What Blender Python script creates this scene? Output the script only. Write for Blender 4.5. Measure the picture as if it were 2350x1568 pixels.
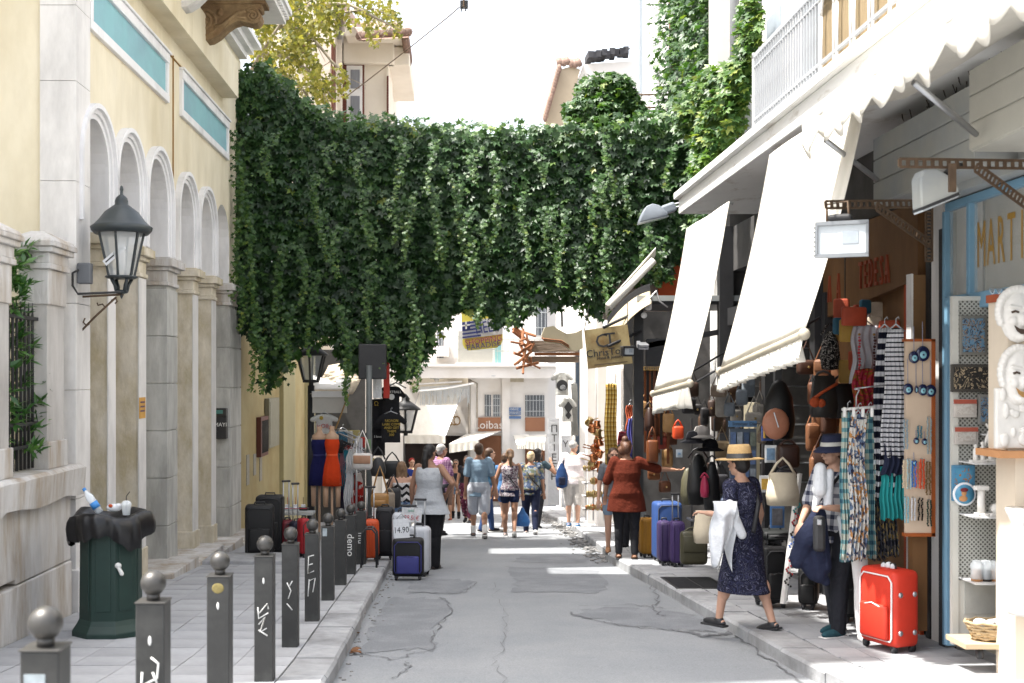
import bpy, bmesh, math, random
import numpy as np
from mathutils import Vector, Matrix, Euler
for _o in list(bpy.data.objects): bpy.data.objects.remove(_o)
RN = random.Random(11)
sc = bpy.context.scene; col = sc.collection
PI = math.pi; rad = math.radians
# ---------------------------------------------------------------- camera, sky, sun, exposure
F = 2800.0; CX = 1045.0; HY = 865.0; CZ = 2.3
cam = bpy.data.cameras.new('camera'); camo = bpy.data.objects.new('camera', cam); col.objects.link(camo)
camo.location = (0, 0, CZ); camo.rotation_euler = (PI/2, 0, 0)
cam.sensor_width = 36; cam.lens = F/2350*36
cam.shift_x = (1175-CX)/2350; cam.shift_y = (HY-784)/2350
cam.clip_start = .1; cam.clip_end = 1500
cam.dof.use_dof = True; cam.dof.focus_distance = 15.5; cam.dof.aperture_fstop = 3.2
sc.camera = camo
SUN_EL, SUN_AZ = 65.0, 11.0      # elevation; azimuth off -X towards the camera
w = bpy.data.worlds.new('World'); sc.world = w; w.use_nodes = True
nt = w.node_tree; sky = nt.nodes.new('ShaderNodeTexSky'); sky.sky_type = 'NISHITA'
sky.sun_disc = False; sky.sun_elevation = rad(SUN_EL); sky.sun_rotation = rad(270-SUN_AZ)
sky.dust_density = 5.0; sky.air_density = 1.2; sky.ozone_density = 1.0
hs = nt.nodes.new('ShaderNodeHueSaturation'); hs.inputs['Saturation'].default_value = .42; hs.inputs['Value'].default_value = 1.25
nt.links.new(sky.outputs[0], hs.inputs['Color']); nt.links.new(hs.outputs[0], nt.nodes['Background'].inputs[0]); nt.nodes['Background'].inputs[1].default_value = .15
sl = bpy.data.lights.new('sun', 'SUN'); so = bpy.data.objects.new('sun', sl); col.objects.link(so)
sl.energy = 4.2; sl.angle = rad(.53); sl.color = (1, .965, .90)
sd = Vector((-math.cos(rad(SUN_EL))*math.cos(rad(SUN_AZ)), -math.cos(rad(SUN_EL))*math.sin(rad(SUN_AZ)), math.sin(rad(SUN_EL))))
so.rotation_euler = (-sd).to_track_quat('-Z', 'Y').to_euler(); so.location = sd*60
sc.view_settings.view_transform = 'Standard'; sc.view_settings.look = 'None'
sc.view_settings.exposure = 1.5; sc.view_settings.gamma = 1
sc.render.engine = 'CYCLES'; sc.cycles.use_denoising = True
sc.cycles.max_bounces = 8; sc.cycles.diffuse_bounces = 5; sc.cycles.transparent_max_bounces = 12
# ---------------------------------------------------------------- helpers
def P(px, py, Y): return Vector(((px-CX)/F*Y, Y, CZ+(HY-py)/F*Y))
def XX(px, Y): return (px-CX)/F*Y
def ZZ(py, Y): return CZ+(HY-py)/F*Y
def YX(px, X): return X*F/(px-CX)
def zr(d):
    def q(d): return -2.34-.0567*(d-10.77)-.001133*(d-10.77)*(d-22.94)
    if d < 9.5: return CZ+q(9.5)+.072*(9.5-d)
    if d > 33: return CZ+q(33)-.075*(min(d, 60)-33)
    return CZ+q(d)
def zp(d): return zr(d)+.12
def gy(py, off=.12):
    a, b = 4.0, 60.0
    for _ in range(50):
        m = (a+b)/2
        if ZZ(py, m) > zr(m)+off: a = m
        else: b = m
    return (a+b)/2
def lin(c): return tuple(((x/255)/12.92 if x/255 <= .04045 else ((x/255+.055)/1.055)**2.4) for x in c)
def S(r, g, b, k=.62): return tuple(min(.85, x*k) for x in lin((r, g, b)))

class M:
    def __init__(s): s.v = []; s.f = []; s.m = []; s.s = []; s.mi = 0; s.sm = False
    def add(s, vs, fs):
        n = len(s.v); s.v.extend(tuple(v) for v in vs)
        for f in fs: s.f.append([i+n for i in f]); s.m.append(s.mi); s.s.append(s.sm)
        return s
    def mat(s, i): s.mi = i; return s
    def smooth(s, b=True): s.sm = b; return s
    def box(s, x0, x1, y0, y1, z0, z1):
        return s.add([(x, y, z) for z in (z0, z1) for y in (y0, y1) for x in (x0, x1)],
                     [(0, 2, 3, 1), (4, 5, 7, 6), (0, 1, 5, 4), (2, 6, 7, 3), (0, 4, 6, 2), (1, 3, 7, 5)])
    def obox(s, c, sz, rot=(0, 0, 0)):
        R = Euler(rot).to_matrix() if not isinstance(rot, Matrix) else rot
        c = Vector(c); a, b, d = [x/2 for x in sz]
        return s.add([c+R@Vector((x, y, z)) for z in (-d, d) for y in (-b, b) for x in (-a, a)],
                     [(0, 2, 3, 1), (4, 5, 7, 6), (0, 1, 5, 4), (2, 6, 7, 3), (0, 4, 6, 2), (1, 3, 7, 5)])
    def bar(s, p, q, w, h, up=(0, 0, 1)):
        p, q = Vector(p), Vector(q); d = (q-p); L = d.length; d.normalize(); up = Vector(up)
        if abs(d.dot(up)) > .98: up = Vector((1, 0, 0))
        x = d.cross(up).normalized(); z = x.cross(d)
        return s.obox((p+q)/2, (w, L, h), Matrix((x, d, z)).transposed())
    def quad(s, a, b, c, d): return s.add([a, b, c, d], [(0, 1, 2, 3)])
    def loft(s, rings, cap=True):
        n = len(rings[0]); vs = [p for r in rings for p in r]; fs = []
        for i in range(len(rings)-1):
            for j in range(n):
                k = (j+1) % n; fs.append((i*n+j, i*n+k, (i+1)*n+k, (i+1)*n+j))
        if cap: fs.append(tuple(reversed(range(n)))); fs.append(tuple(range((len(rings)-1)*n, len(rings)*n)))
        return s.add(vs, fs)
    def cyl(s, p, q, r, r2=None, n=10, cap=True):
        return s.tube([p, q], [r, r if r2 is None else r2], n, cap)
    def tube(s, pts, r, n=6, cap=True, sx=1.0):
        pts = [Vector(p) for p in pts]; rs = r if isinstance(r, (list, tuple)) else [r]*len(pts)
        T = []
        for i in range(len(pts)):
            t = pts[min(i+1, len(pts)-1)]-pts[max(i-1, 0)]
            T.append(t.normalized() if t.length > 1e-9 else Vector((0, 0, 1)))
        u = Vector((1, 0, 0)) if abs(T[0].x) < .9 else Vector((0, 1, 0))
        rings = []
        for i, t in enumerate(T):
            u = (u-t*u.dot(t)).normalized(); v = t.cross(u)
            rings.append([pts[i]+(u*math.cos(a)*sx+v*math.sin(a))*rs[i] for a in [2*PI*k/n for k in range(n)]])
        return s.loft(rings, cap)
    def lathe(s, prof, c=(0, 0, 0), n=16, rot=None, ex=1.0):
        c = Vector(c); R = rot or Matrix.Identity(3)
        return s.loft([[c+R@Vector((r*math.cos(2*PI*k/n), r*ex*math.sin(2*PI*k/n), z)) for k in range(n)] for r, z in prof])
    def ell(s, c, r, n=12, m=8, rot=None):
        r = (r, r, r) if not isinstance(r, (tuple, list)) else r
        c = Vector(c); R = rot or Matrix.Identity(3); rings = []
        for i in range(m+1):
            t = -PI/2+PI*(.02+.96*i/m); rr = math.cos(t)
            rings.append([c+R@Vector((r[0]*rr*math.cos(2*PI*k/n), r[1]*rr*math.sin(2*PI*k/n), r[2]*math.sin(t))) for k in range(n)])
        return s.loft(rings)
    def cap(s, p, q, r, r2=None, n=10):
        p, q = Vector(p), Vector(q); r2 = r if r2 is None else r2; d = (q-p)
        if d.length < 1e-6: return s.ell(p, r, n)
        d.normalize(); pts = []; rs = []
        for k in range(4):
            a = PI/2*(1-k/4)*.97; pts.append(p-d*r*math.sin(a)); rs.append(r*math.cos(a))
        pts += [p, q]; rs += [r, r2]
        for k in range(1, 5):
            a = PI/2*k/4*.97; pts.append(q+d*r2*math.sin(a)); rs.append(r2*math.cos(a))
        return s.tube(pts, rs, n)
    def ext(s, pts, vec):
        a = [Vector(p) for p in pts]; v = Vector(vec); n = len(a)
        return s.add(a+[p+v for p in a], [tuple(range(n))[::-1], tuple(range(n, 2*n))]+[(i, (i+1) % n, n+(i+1) % n, n+i) for i in range(n)])
    def sheet(s, fn, nu, nv, th=None):
        vs = [Vector(fn(i/nu, j/nv)) for j in range(nv+1) for i in range(nu+1)]; W = nu+1
        fs = [(j*W+i, j*W+i+1, (j+1)*W+i+1, (j+1)*W+i) for j in range(nv) for i in range(nu)]
        if th is None: return s.add(vs, fs)
        t = Vector(th); N = len(vs)
        e = [i for i in range(W)]+[j*W+nu for j in range(1, nv+1)]+[nv*W+i for i in range(nu-1, -1, -1)]+[j*W for j in range(nv-1, 0, -1)]
        fs += [tuple(N+i for i in reversed(f)) for f in fs]
        fs += [(e[k], N+e[k], N+e[(k+1) % len(e)], e[(k+1) % len(e)]) for k in range(len(e))]
        return s.add(vs+[v+t for v in vs], fs)
    def rbox(s, c, sz, r, rot=(0, 0, 0), seg=2, taper=1.0):
        bm = bmesh.new(); bmesh.ops.create_cube(bm, size=1)
        for v in bm.verts:
            k = taper if v.co.z > 0 else 1
            v.co = Vector((v.co.x*sz[0]*k, v.co.y*sz[1]*k, v.co.z*sz[2]))
        bmesh.ops.bevel(bm, geom=bm.edges[:], offset=min(r, min(sz)*.49), segments=seg, profile=.5, affect='EDGES')
        R = Euler(rot).to_matrix() if not isinstance(rot, Matrix) else rot; c = Vector(c)
        bm.verts.index_update()
        s.add([c+R@v.co for v in bm.verts], [[v.index for v in f.verts] for f in bm.faces]); bm.free(); return s
    def text(s, body, size, mtx, depth=.004, sx=1.0, align='CENTER'):
        cu = bpy.data.curves.new('t', 'FONT'); cu.body = body; cu.size = size; cu.extrude = depth/2; cu.align_x = align; cu.align_y = 'CENTER'
        cu.resolution_u = 2
        o = bpy.data.objects.new('t', cu); me = o.to_mesh()
        s.add([mtx@Vector((v.co.x*sx, v.co.y, v.co.z)) for v in me.vertices], [list(p.vertices) for p in me.polygons])
        o.to_mesh_clear(); bpy.data.objects.remove(o); bpy.data.curves.remove(cu); return s
    def data(s, name, mats):
        me = bpy.data.meshes.new(name); me.from_pydata(s.v, [], s.f); 
        for m in (mats if isinstance(mats, (list, tuple)) else [mats]): me.materials.append(m)
        me.polygons.foreach_set('material_index', s.m); me.polygons.foreach_set('use_smooth', s.s); me.update()
        return me

def link(o, parent=None):
    col.objects.link(o)
    if parent is not None:
        o.parent = parent
    return o
def tag(o, label=None, cat=None, group=None, kind=None):
    if label: o['label'] = label
    if cat: o['category'] = cat
    if group: o['group'] = group
    if kind: o['kind'] = kind
    return o
def thing(name, label, cat, loc=(0, 0, 0), rz=0, group=None):
    o = bpy.data.objects.new(name, None); o.empty_display_size = .1; o.location = loc; o.rotation_euler = (0, 0, rz)
    link(o); return tag(o, label, cat, group)
def part(root, name, m, mats, world=False, kind=None, label=None, bevel=0, vox=0, smooth=0):
    """one mesh object; world=True: built in world coordinates although its root stands elsewhere"""
    o = bpy.data.objects.new(name, m if isinstance(m, bpy.types.Mesh) else m.data(name, mats)); link(o, root)
    if world and root is not None and root.type == 'EMPTY':
        o.matrix_parent_inverse = (Matrix.Translation(root.location) @ root.rotation_euler.to_matrix().to_4x4()).inverted()
    if vox:
        r = o.modifiers.new('r', 'REMESH'); r.mode = 'VOXEL'; r.voxel_size = vox; r.use_smooth_shade = True
        if smooth: q = o.modifiers.new('s', 'SMOOTH'); q.factor = .5; q.iterations = smooth
    if bevel:
        b = o.modifiers.new('b', 'BEVEL'); b.width = bevel; b.segments = 2; b.limit_method = 'ANGLE'
    return tag(o, label, None, None, kind)
def struct(name, m, mats, **k): return part(None, name, m, mats, kind='structure', **k)
def clone(root, loc=None, rz=None, label=None, group=None, scale=None):
    def cp(o, par):
        c = o.copy(); col.objects.link(c)
        if par is not None: c.parent = par
        for ch in kids.get(o.name, []): cp(ch, c)
        return c
    kids = {}
    for ch in root.children_recursive: kids.setdefault(ch.parent.name, []).append(ch)
    c = cp(root, None)
    if loc is not None: c.location = loc
    if rz is not None: c.rotation_euler = (0, 0, rz)
    if scale is not None: c.scale = (scale,)*3 if not isinstance(scale, (tuple, list)) else scale
    if label: c['label'] = label
    if group: c['group'] = group
    return c

# ---------------------------------------------------------------- materials
_mc = {}
def mat(name, c, rough=.75, var=.12, scale=6.0, bump=0.0, metal=0.0, c2=None, t2=.55, s2=2.0, rand=0.0, spec=.4, coat=0, stretch=(1, 1, 1), trans=0, sharp=.12):
    if name in _mc: return _mc[name]
    m = bpy.data.materials.new(name); _mc[name] = m; m.use_nodes = True
    N = m.node_tree.nodes; L = m.node_tree.links; b = N['Principled BSDF']
    tc = N.new('ShaderNodeTexCoord'); mp = N.new('ShaderNodeMapping'); mp.inputs['Scale'].default_value = stretch
    L.new(tc.outputs['Object'], mp.inputs[0])
    n = N.new('ShaderNodeTexNoise'); n.inputs['Scale'].default_value = scale; n.inputs['Detail'].default_value = 5; n.inputs['Roughness'].default_value = .62
    L.new(mp.outputs[0], n.inputs['Vector'])
    r = N.new('ShaderNodeMapRange'); r.inputs['From Min'].default_value = .25; r.inputs['From Max'].default_value = .75
    r.inputs['To Min'].default_value = 1-var; r.inputs['To Max'].default_value = 1+var; L.new(n.outputs['Fac'], r.inputs['Value'])
    val = r.outputs[0]
    if rand:
        oi = N.new('ShaderNodeObjectInfo'); rr = N.new('ShaderNodeMapRange'); rr.inputs['To Min'].default_value = 1-rand; rr.inputs['To Max'].default_value = 1+rand
        L.new(oi.outputs['Random'], rr.inputs['Value']); mu = N.new('ShaderNodeMath'); mu.operation = 'MULTIPLY'
        L.new(val, mu.inputs[0]); L.new(rr.outputs[0], mu.inputs[1]); val = mu.outputs[0]
    src = None
    if c2 is not None:
        n2 = N.new('ShaderNodeTexNoise'); n2.inputs['Scale'].default_value = s2; n2.inputs['Detail'].default_value = 7; n2.inputs['Roughness'].default_value = .65
        L.new(mp.outputs[0], n2.inputs['Vector'])
        r2 = N.new('ShaderNodeMapRange'); r2.inputs['From Min'].default_value = t2-sharp; r2.inputs['From Max'].default_value = t2+sharp; L.new(n2.outputs['Fac'], r2.inputs['Value'])
        mx = N.new('ShaderNodeMix'); mx.data_type = 'RGBA'; mx.inputs['A'].default_value = (*c, 1); mx.inputs['B'].default_value = (*c2, 1)
        L.new(r2.outputs[0], mx.inputs['Factor']); src = mx.outputs['Result']
    vm = N.new('ShaderNodeVectorMath'); vm.operation = 'SCALE'
    if src is not None: L.new(src, vm.inputs[0])
    else: vm.inputs[0].default_value = c
    L.new(val, vm.inputs['Scale']); L.new(vm.outputs[0], b.inputs['Base Color'])
    b.inputs['Roughness'].default_value = rough; b.inputs['Metallic'].default_value = metal; b.inputs['Specular IOR Level'].default_value = spec
    b.inputs['Coat Weight'].default_value = coat
    if trans: b.inputs['Transmission Weight'].default_value = trans; b.inputs['IOR'].default_value = 1.3
    if bump:
        bp = N.new('ShaderNodeBump'); bp.inputs['Strength'].default_value = min(1, bump*2); bp.inputs['Distance'].default_value = .02*bump*10/max(scale, 1)*2
        L.new(n.outputs['Fac'], bp.inputs['Height']); L.new(bp.outputs[0], b.inputs['Normal'])
    return m
def pat(name, kind, cols, scale=20., rough=.85, axis=2, bump=.3, thr=None):
    """printed fabrics: 'stripe' along an axis, 'check', 'floral' (voronoi cells), 'zig'"""
    if name in _mc: return _mc[name]
    m = bpy.data.materials.new(name); _mc[name] = m; m.use_nodes = True
    N = m.node_tree.nodes; L = m.node_tree.links; b = N['Principled BSDF']; b.inputs['Roughness'].default_value = rough
    tc = N.new('ShaderNodeTexCoord'); sx = N.new('ShaderNodeSeparateXYZ'); L.new(tc.outputs['Object'], sx.inputs[0])
    def math_(op, a, v=None, w=None):
        q = N.new('ShaderNodeMath'); q.operation = op
        for i, x in enumerate((a, v, w)):
            if x is None: continue
            if isinstance(x, (int, float)): q.inputs[i].default_value = x
            else: L.new(x, q.inputs[i])
        return q.outputs[0]
    ramp = N.new('ShaderNodeValToRGB'); ramp.color_ramp.interpolation = 'CONSTANT'; e = ramp.color_ramp.elements
    k = len(cols); th = thr or [i/k for i in range(k)]
    while len(e) < k: e.new(.5)
    for i in range(k): e[i].position = th[i]; e[i].color = (*cols[i], 1)
    if kind == 'stripe':
        L.new(math_('FRACT', math_('MULTIPLY', sx.outputs[axis], scale)), ramp.inputs[0]); out = ramp.outputs[0]
    elif kind == 'check':
        a = math_('LESS_THAN', math_('FRACT', math_('MULTIPLY', sx.outputs[0], scale)), .4)
        a2 = math_('LESS_THAN', math_('FRACT', math_('MULTIPLY', sx.outputs[2], scale)), .4)
        L.new(math_('MULTIPLY', math_('ADD', a, a2), .49), ramp.inputs[0]); out = ramp.outputs[0]
    elif kind == 'zig':
        zz = math_('ABSOLUTE', math_('SUBTRACT', math_('FRACT', math_('MULTIPLY', sx.outputs[0], scale*.8)), .5))
        L.new(math_('FRACT', math_('ADD', math_('MULTIPLY', sx.outputs[2], scale), zz)), ramp.inputs[0]); out = ramp.outputs[0]
    elif kind == 'swirl':
        n = N.new('ShaderNodeTexNoise'); n.inputs['Scale'].default_value = scale; n.inputs['Detail'].default_value = 2; n.inputs['Distortion'].default_value = 2.5
        L.new(tc.outputs['Object'], n.inputs['Vector']); L.new(math_('FRACT', math_('MULTIPLY', n.outputs['Fac'], 4.0)), ramp.inputs[0]); out = ramp.outputs[0]
    else:
        n = N.new('ShaderNodeTexNoise'); n.inputs['Scale'].default_value = scale*.6
        L.new(tc.outputs['Object'], n.inputs['Vector'])
        mx = N.new('ShaderNodeMix'); mx.data_type = 'VECTOR'; mx.inputs['Factor'].default_value = .06
        L.new(tc.outputs['Object'], mx.inputs['A']); L.new(n.outputs['Color'], mx.inputs['B'])
        v = N.new('ShaderNodeTexVoronoi'); v.inputs['Scale'].default_value = scale; L.new(mx.outputs['Result'], v.inputs['Vector'])
        sc2 = N.new('ShaderNodeSeparateColor'); L.new(v.outputs['Color'], sc2.inputs[0]); L.new(sc2.outputs[0], ramp.inputs[0]); out = ramp.outputs[0]
    L.new(out, b.inputs['Base Color']); b.inputs['Specular IOR Level'].default_value = .2
    if bump:
        n3 = N.new('ShaderNodeTexNoise'); n3.inputs['Scale'].default_value = 9; L.new(tc.outputs['Object'], n3.inputs['Vector'])
        bp = N.new('ShaderNodeBump'); bp.inputs['Strength'].default_value = bump; bp.inputs['Distance'].default_value = .04
        L.new(n3.outputs['Fac'], bp.inputs['Height']); L.new(bp.outputs[0], b.inputs['Normal'])
    return m
def glass(name, c=(.8, .85, .88), rough=.05, alpha=.35):
    if name in _mc: return _mc[name]
    m = bpy.data.materials.new(name); _mc[name] = m; m.use_nodes = True; b = m.node_tree.nodes['Principled BSDF']
    b.inputs['Base Color'].default_value = (*c, 1); b.inputs['Roughness'].default_value = rough; b.inputs['Alpha'].default_value = alpha
    return m
def leafmat(name, cols, trans=.35, rough=.42):
    if name in _mc: return _mc[name]
    m = bpy.data.materials.new(name); _mc[name] = m; m.use_nodes = True
    N = m.node_tree.nodes; L = m.node_tree.links; b = N['Principled BSDF']; out = N['Material Output']
    at = N.new('ShaderNodeAttribute'); at.attribute_name = 'tint'
    ramp = N.new('ShaderNodeValToRGB'); e = ramp.color_ramp.elements
    while len(e) < len(cols): e.new(.5)
    for i, c in enumerate(cols): e[i].position = i/(len(cols)-1); e[i].color = (*c, 1)
    L.new(at.outputs['Fac'], ramp.inputs[0]); L.new(ramp.outputs[0], b.inputs['Base Color'])
    b.inputs['Roughness'].default_value = rough; b.inputs['Specular IOR Level'].default_value = .45
    t = N.new('ShaderNodeBsdfTranslucent'); g = N.new('ShaderNodeMix'); g.data_type = 'RGBA'; g.blend_type = 'MULTIPLY'; g.inputs['Factor'].default_value = 1
    L.new(ramp.outputs[0], g.inputs['A']); g.inputs['B'].default_value = (2.2, 2.2, .9, 1); L.new(g.outputs['Result'], t.inputs['Color'])
    mx = N.new('ShaderNodeMixShader'); mx.inputs[0].default_value = trans
    L.new(b.outputs[0], mx.inputs[1]); L.new(t.outputs[0], mx.inputs[2]); L.new(mx.outputs[0], out.inputs[0])
    return m
_PALM = None
def leaf_template(kind):
    """vertices (x right, y along the leaf, z up) and quads of one leaf"""
    vs = []; fs = []
    def blade(a, L, w, fold=.18):
        c, s = math.cos(a), math.sin(a); n = len(vs)
        for (u, v, z) in ((0, 0, 0), (.45, w, fold*w), (1, 0, -.1), (.45, -w, fold*w), (.5, 0, -.02)):
            x, y = v*L, u*L; vs.append((x*c+y*s, -x*s+y*c, z*L))
        fs.extend([(n, n+4, n+1), (n+1, n+4, n+2), (n+2, n+4, n+3), (n+3, n+4, n)])
    if kind == 'palm':
        for a, L in ((-1.55, .62), (-.75, .85), (0, 1), (.75, .85), (1.55, .62)): blade(a, L, .24)
    elif kind == 'tri':
        for a, L in ((-.9, .75), (0, 1), (.9, .75)): blade(a, L, .3)
    else: blade(0, 1, kind)
    return np.array(vs), np.array(fs)
def leaves(name, root, pts, dirs, ups, sizes, tints, mtl, kind='palm', kindtag='stuff', label=None):
    T, Fc = leaf_template(kind); pts = np.asarray(pts, float); n = len(pts)
    y = np.asarray(dirs, float); y /= np.linalg.norm(y, axis=1)[:, None]
    u = np.asarray(ups, float); x = np.cross(y, u); x /= (np.linalg.norm(x, axis=1)[:, None]+1e-9); z = np.cross(x, y)
    s = np.asarray(sizes)[:, None, None]
    V = pts[:, None, :]+s*(T[None, :, 0:1]*x[:, None, :]+T[None, :, 1:2]*y[:, None, :]+T[None, :, 2:3]*z[:, None, :])
    k = len(T); nf = len(Fc)
    I = (Fc[None]+(np.arange(n)*k)[:, None, None]).reshape(-1)
    me = bpy.data.meshes.new(name); me.vertices.add(n*k); me.vertices.foreach_set('co', V.reshape(-1))
    me.loops.add(len(I)); me.loops.foreach_set('vertex_index', I.astype(np.int32))
    me.polygons.add(n*nf); me.polygons.foreach_set('loop_start', np.arange(0, n*nf*3, 3, dtype=np.int32))
    me.update(calc_edges=True)
    a = me.attributes.new('tint', 'FLOAT', 'POINT'); a.data.foreach_set('value', np.repeat(np.clip(tints, 0, 1), k).astype(np.float32))
    me.materials.append(mtl)
    o = bpy.data.objects.new(name, me); link(o, root)
    if root is not None and root.type == 'EMPTY': o.matrix_parent_inverse = Matrix.Translation(root.location).inverted()
    return tag(o, label, None, None, kindtag)
G = np.random.default_rng(5)
def inpoly(x, y, poly):
    x = np.asarray(x); y = np.asarray(y); c = np.zeros(x.shape, bool); n = len(poly)
    for i in range(n):
        x0, y0 = poly[i]; x1, y1 = poly[(i+1) % n]
        if y0 == y1: continue
        c ^= ((y0 > y) != (y1 > y)) & (x < (x1-x0)*(y-y0)/(y1-y0)+x0)
    return c
# ================================================================= SETTING: ground, road, kerbs, pavements
def kxr(y):
    pts = [(4, 2.95), (8, 2.72), (12, 2.5), (17.6, 2.22), (18.6, 2.3), (24, 2.42), (36, 2.6), (46, 2.8)]
    for (a, b), (c, d) in zip(pts, pts[1:]):
        if y <= c: return b+(d-b)*(y-a)/(c-a)
    return 2.8
KXL = -.9
m_asph = mat('asphalt', (.20, .21, .222), .92, .24, 70, .5, c2=(.235, .243, .252), s2=.8, t2=.52)
m_patch = mat('asphalt_dark', (.158, .166, .178), .9, .24, 70, .5, c2=(.205, .212, .224), s2=2.2)
m_crack = mat('crack_tar', (.12, .123, .13), .95, .3, 14)
m_kerb = mat('kerb_marble', (.33, .335, .345), .8, .16, 9, .35, c2=(.22, .22, .225), s2=1.7, rand=.12)
m_tile = mat('paving', (.33, .335, .35), .8, .10, 12, .2, c2=(.27, .275, .285), s2=1.3, rand=.10)
m_joint = mat('mortar', (.24, .243, .25), .95, .2, 8)
m_dirt = mat('earth', (.3, .29, .27), .95, .2, 2)
def strip(m, xa, xb, y0, y1, off, n, x_sub=1, xa_f=None):
    for i in range(n):
        ya, yb = y0+(y1-y0)*i/n, y0+(y1-y0)*(i+1)/n
        a0, a1 = (xa(ya), xa(yb)) if callable(xa) else (xa, xa)
        b0, b1 = (xb(ya), xb(yb)) if callable(xb) else (xb, xb)
        m.quad((a0, ya, zr(ya)+off), (b0, ya, zr(ya)+off), (b1, yb, zr(yb)+off), (a1, yb, zr(yb)+off))
m = M(); strip(m, -150, 150, -60, 260, -.06, 120); struct('ground', m, m_dirt)
m = M(); strip(m, -1.0, lambda y: kxr(y)+.05, 1, 39, 0, 76); strip(m, -30, 30, 39, 80, 0, 20)
road = struct('road', m, m_asph)
# asphalt repairs: ragged sheets a few millimetres proud of the old surface
def ragged(pts, off, mtl, name, jit=.05, n=7):
    q = [P(px, py, gy(py, 0)) for px, py in pts]; out = []
    for i, a in enumerate(q):
        b = q[(i+1) % len(q)]
        for k in range(n):
            t = k/n; p = a.lerp(b, t)
            out.append((p.x+RN.uniform(-jit, jit), p.y+RN.uniform(-jit, jit)*3))
    ys = [p[1] for p in out]; y0, y1 = min(ys), max(ys)
    bm = bmesh.new(); f = bm.faces.new([bm.verts.new((x, y, 0)) for x, y in out])
    bmesh.ops.triangulate(bm, faces=[f])
    for _ in range(2): bmesh.ops.subdivide_edges(bm, edges=[e for e in bm.edges if abs(e.verts[0].co.y-e.verts[1].co.y) > .6], cuts=1)
    bmesh.ops.triangulate(bm, faces=bm.faces[:])
    for v in bm.verts: v.co.z = zr(v.co.y)+off
    bmesh.ops.recalc_face_normals(bm, faces=bm.faces[:])
    me = bpy.data.meshes.new(name); bm.to_mesh(me); bm.free(); me.materials.append(mtl)
    return part(road, name, me, None, kind='structure')
ragged([(830, 1500), (990, 1490), (1000, 1440), (1035, 1400), (1015, 1375), (905, 1370), (860, 1430)], .004, m_patch, 'asphalt_patch')
ragged([(940, 1360), (1060, 1362), (1095, 1335), (1000, 1325), (950, 1330)], .004, m_patch, 'asphalt_patch')
ragged([(1180, 1362), (1375, 1362), (1400, 1345), (1370, 1312), (1160, 1300), (1180, 1330)], .004, m_patch, 'asphalt_patch')
ragged([(1310, 1410), (1420, 1432), (1520, 1445), (1640, 1452), (1590, 1412), (1480, 1398), (1380, 1395)], .004, m_patch, 'asphalt_patch')
ragged([(1170, 1290), (1345, 1292), (1360, 1278), (1200, 1276)], .004, m_patch, 'asphalt_patch')
def crack(pts, wd=.006, name='crack', off=.008, jit=8, n=9):
    m = M(); q = []
    for (a, b) in zip(pts, pts[1:]):
        for k in range(n):
            t = k/n; px = a[0]+(b[0]-a[0])*t+RN.uniform(-jit, jit); py = a[1]+(b[1]-a[1])*t+RN.uniform(-jit, jit)*.35
            p = P(px, py, gy(py, 0)); p.z = zr(p.y)+off; q.append(p)
    for a, b in zip(q, q[1:]):
        d = (b-a).normalized(); s = Vector((-d.y, d.x, 0)).normalized(); wa, wb = wd*RN.uniform(.3, 1.6), wd*RN.uniform(.3, 1.6)
        m.quad(a-s*wa, a+s*wa, b+s*wb, b-s*wb)
    part(road, name, m, m_crack, kind='structure')
crack([(1490, 1340), (1510, 1375), (1500, 1400), (1530, 1420)]); crack([(1680, 1452), (1730, 1490), (1800, 1540), (1880, 1590)], .009)
crack([(1310, 1408), (1390, 1432), (1520, 1447), (1660, 1452)], .007); crack([(1320, 1392), (1440, 1388), (1560, 1400)], .005)
crack([(830, 1500), (900, 1515), (990, 1492), (1000, 1450), (1040, 1400), (1010, 1372)], .006)
crack([(1130, 1340), (1150, 1400), (1160, 1460), (1140, 1520), (1160, 1580)], .002, jit=16); crack([(940, 1362), (1065, 1362), (1095, 1335)], .005)
crack([(905, 1560), (940, 1535), (930, 1520)], .005)
crack([(1560, 1450), (1620, 1462), (1690, 1452)], .03, jit=10)
# kerbs, one stone after the other
for side in (0, 1):
    kr = part(None, 'kerb', M().box(-.01, .01, 5.9, 6.1, zr(6)-.2, zr(6)-.1), m_kerb, kind='structure')
    y = 4.2 if side == 0 else 6.0
    while y < 36:
        L = RN.uniform(.7, 1.05); a, b = y+.006, y+L-.006; m = M()
        za, zb = zr(a), zr(b); dz = RN.uniform(-.008, .008)
        if side == 0:
            if y > 18.2: break
            x0a, x1a, x0b, x1b = -1.22, KXL, -1.22, KXL
        else:
            x0a, x1a, x0b, x1b = kxr(a), kxr(a)+.3, kxr(b), kxr(b)+.3
        e = RN.uniform(-.012, .012)
        ch = .02
        for t in (0,):
            if side == 0: pr = lambda x0, x1, z, yy: [(x0, yy, z-.15), (x1+e, yy, z-.15), (x1+e, yy, z+.12-ch+dz), (x1+e-ch, yy, z+.123+dz), (x0, yy, z+.123+dz)]
            else: pr = lambda x0, x1, z, yy: [(x1, yy, z-.15), (x1, yy, z+.123+dz), (x0+e+ch, yy, z+.123+dz), (x0+e, yy, z+.12-ch+dz), (x0+e, yy, z-.15)]
        m.loft([pr(x0a, x1a, za, a), pr(x0b, x1b, zb, b)])
        part(kr, 'kerb_stone', m, m_kerb, kind='structure'); y += L
m = M(); strip(m, -9, -1.23, 1, 40, .085, 78); pvl = struct('pavement', m, m_joint)
m = M(); strip(m, lambda y: kxr(y)+.31, 7.0, 1, 40, .085, 78); pvr = struct('pavement', m, m_joint)
m = M(); strip(m, -9, -1.24, 18, 40, .118, 40); part(pvl, 'worn_paving', m, m_tile, kind='structure')
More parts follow.
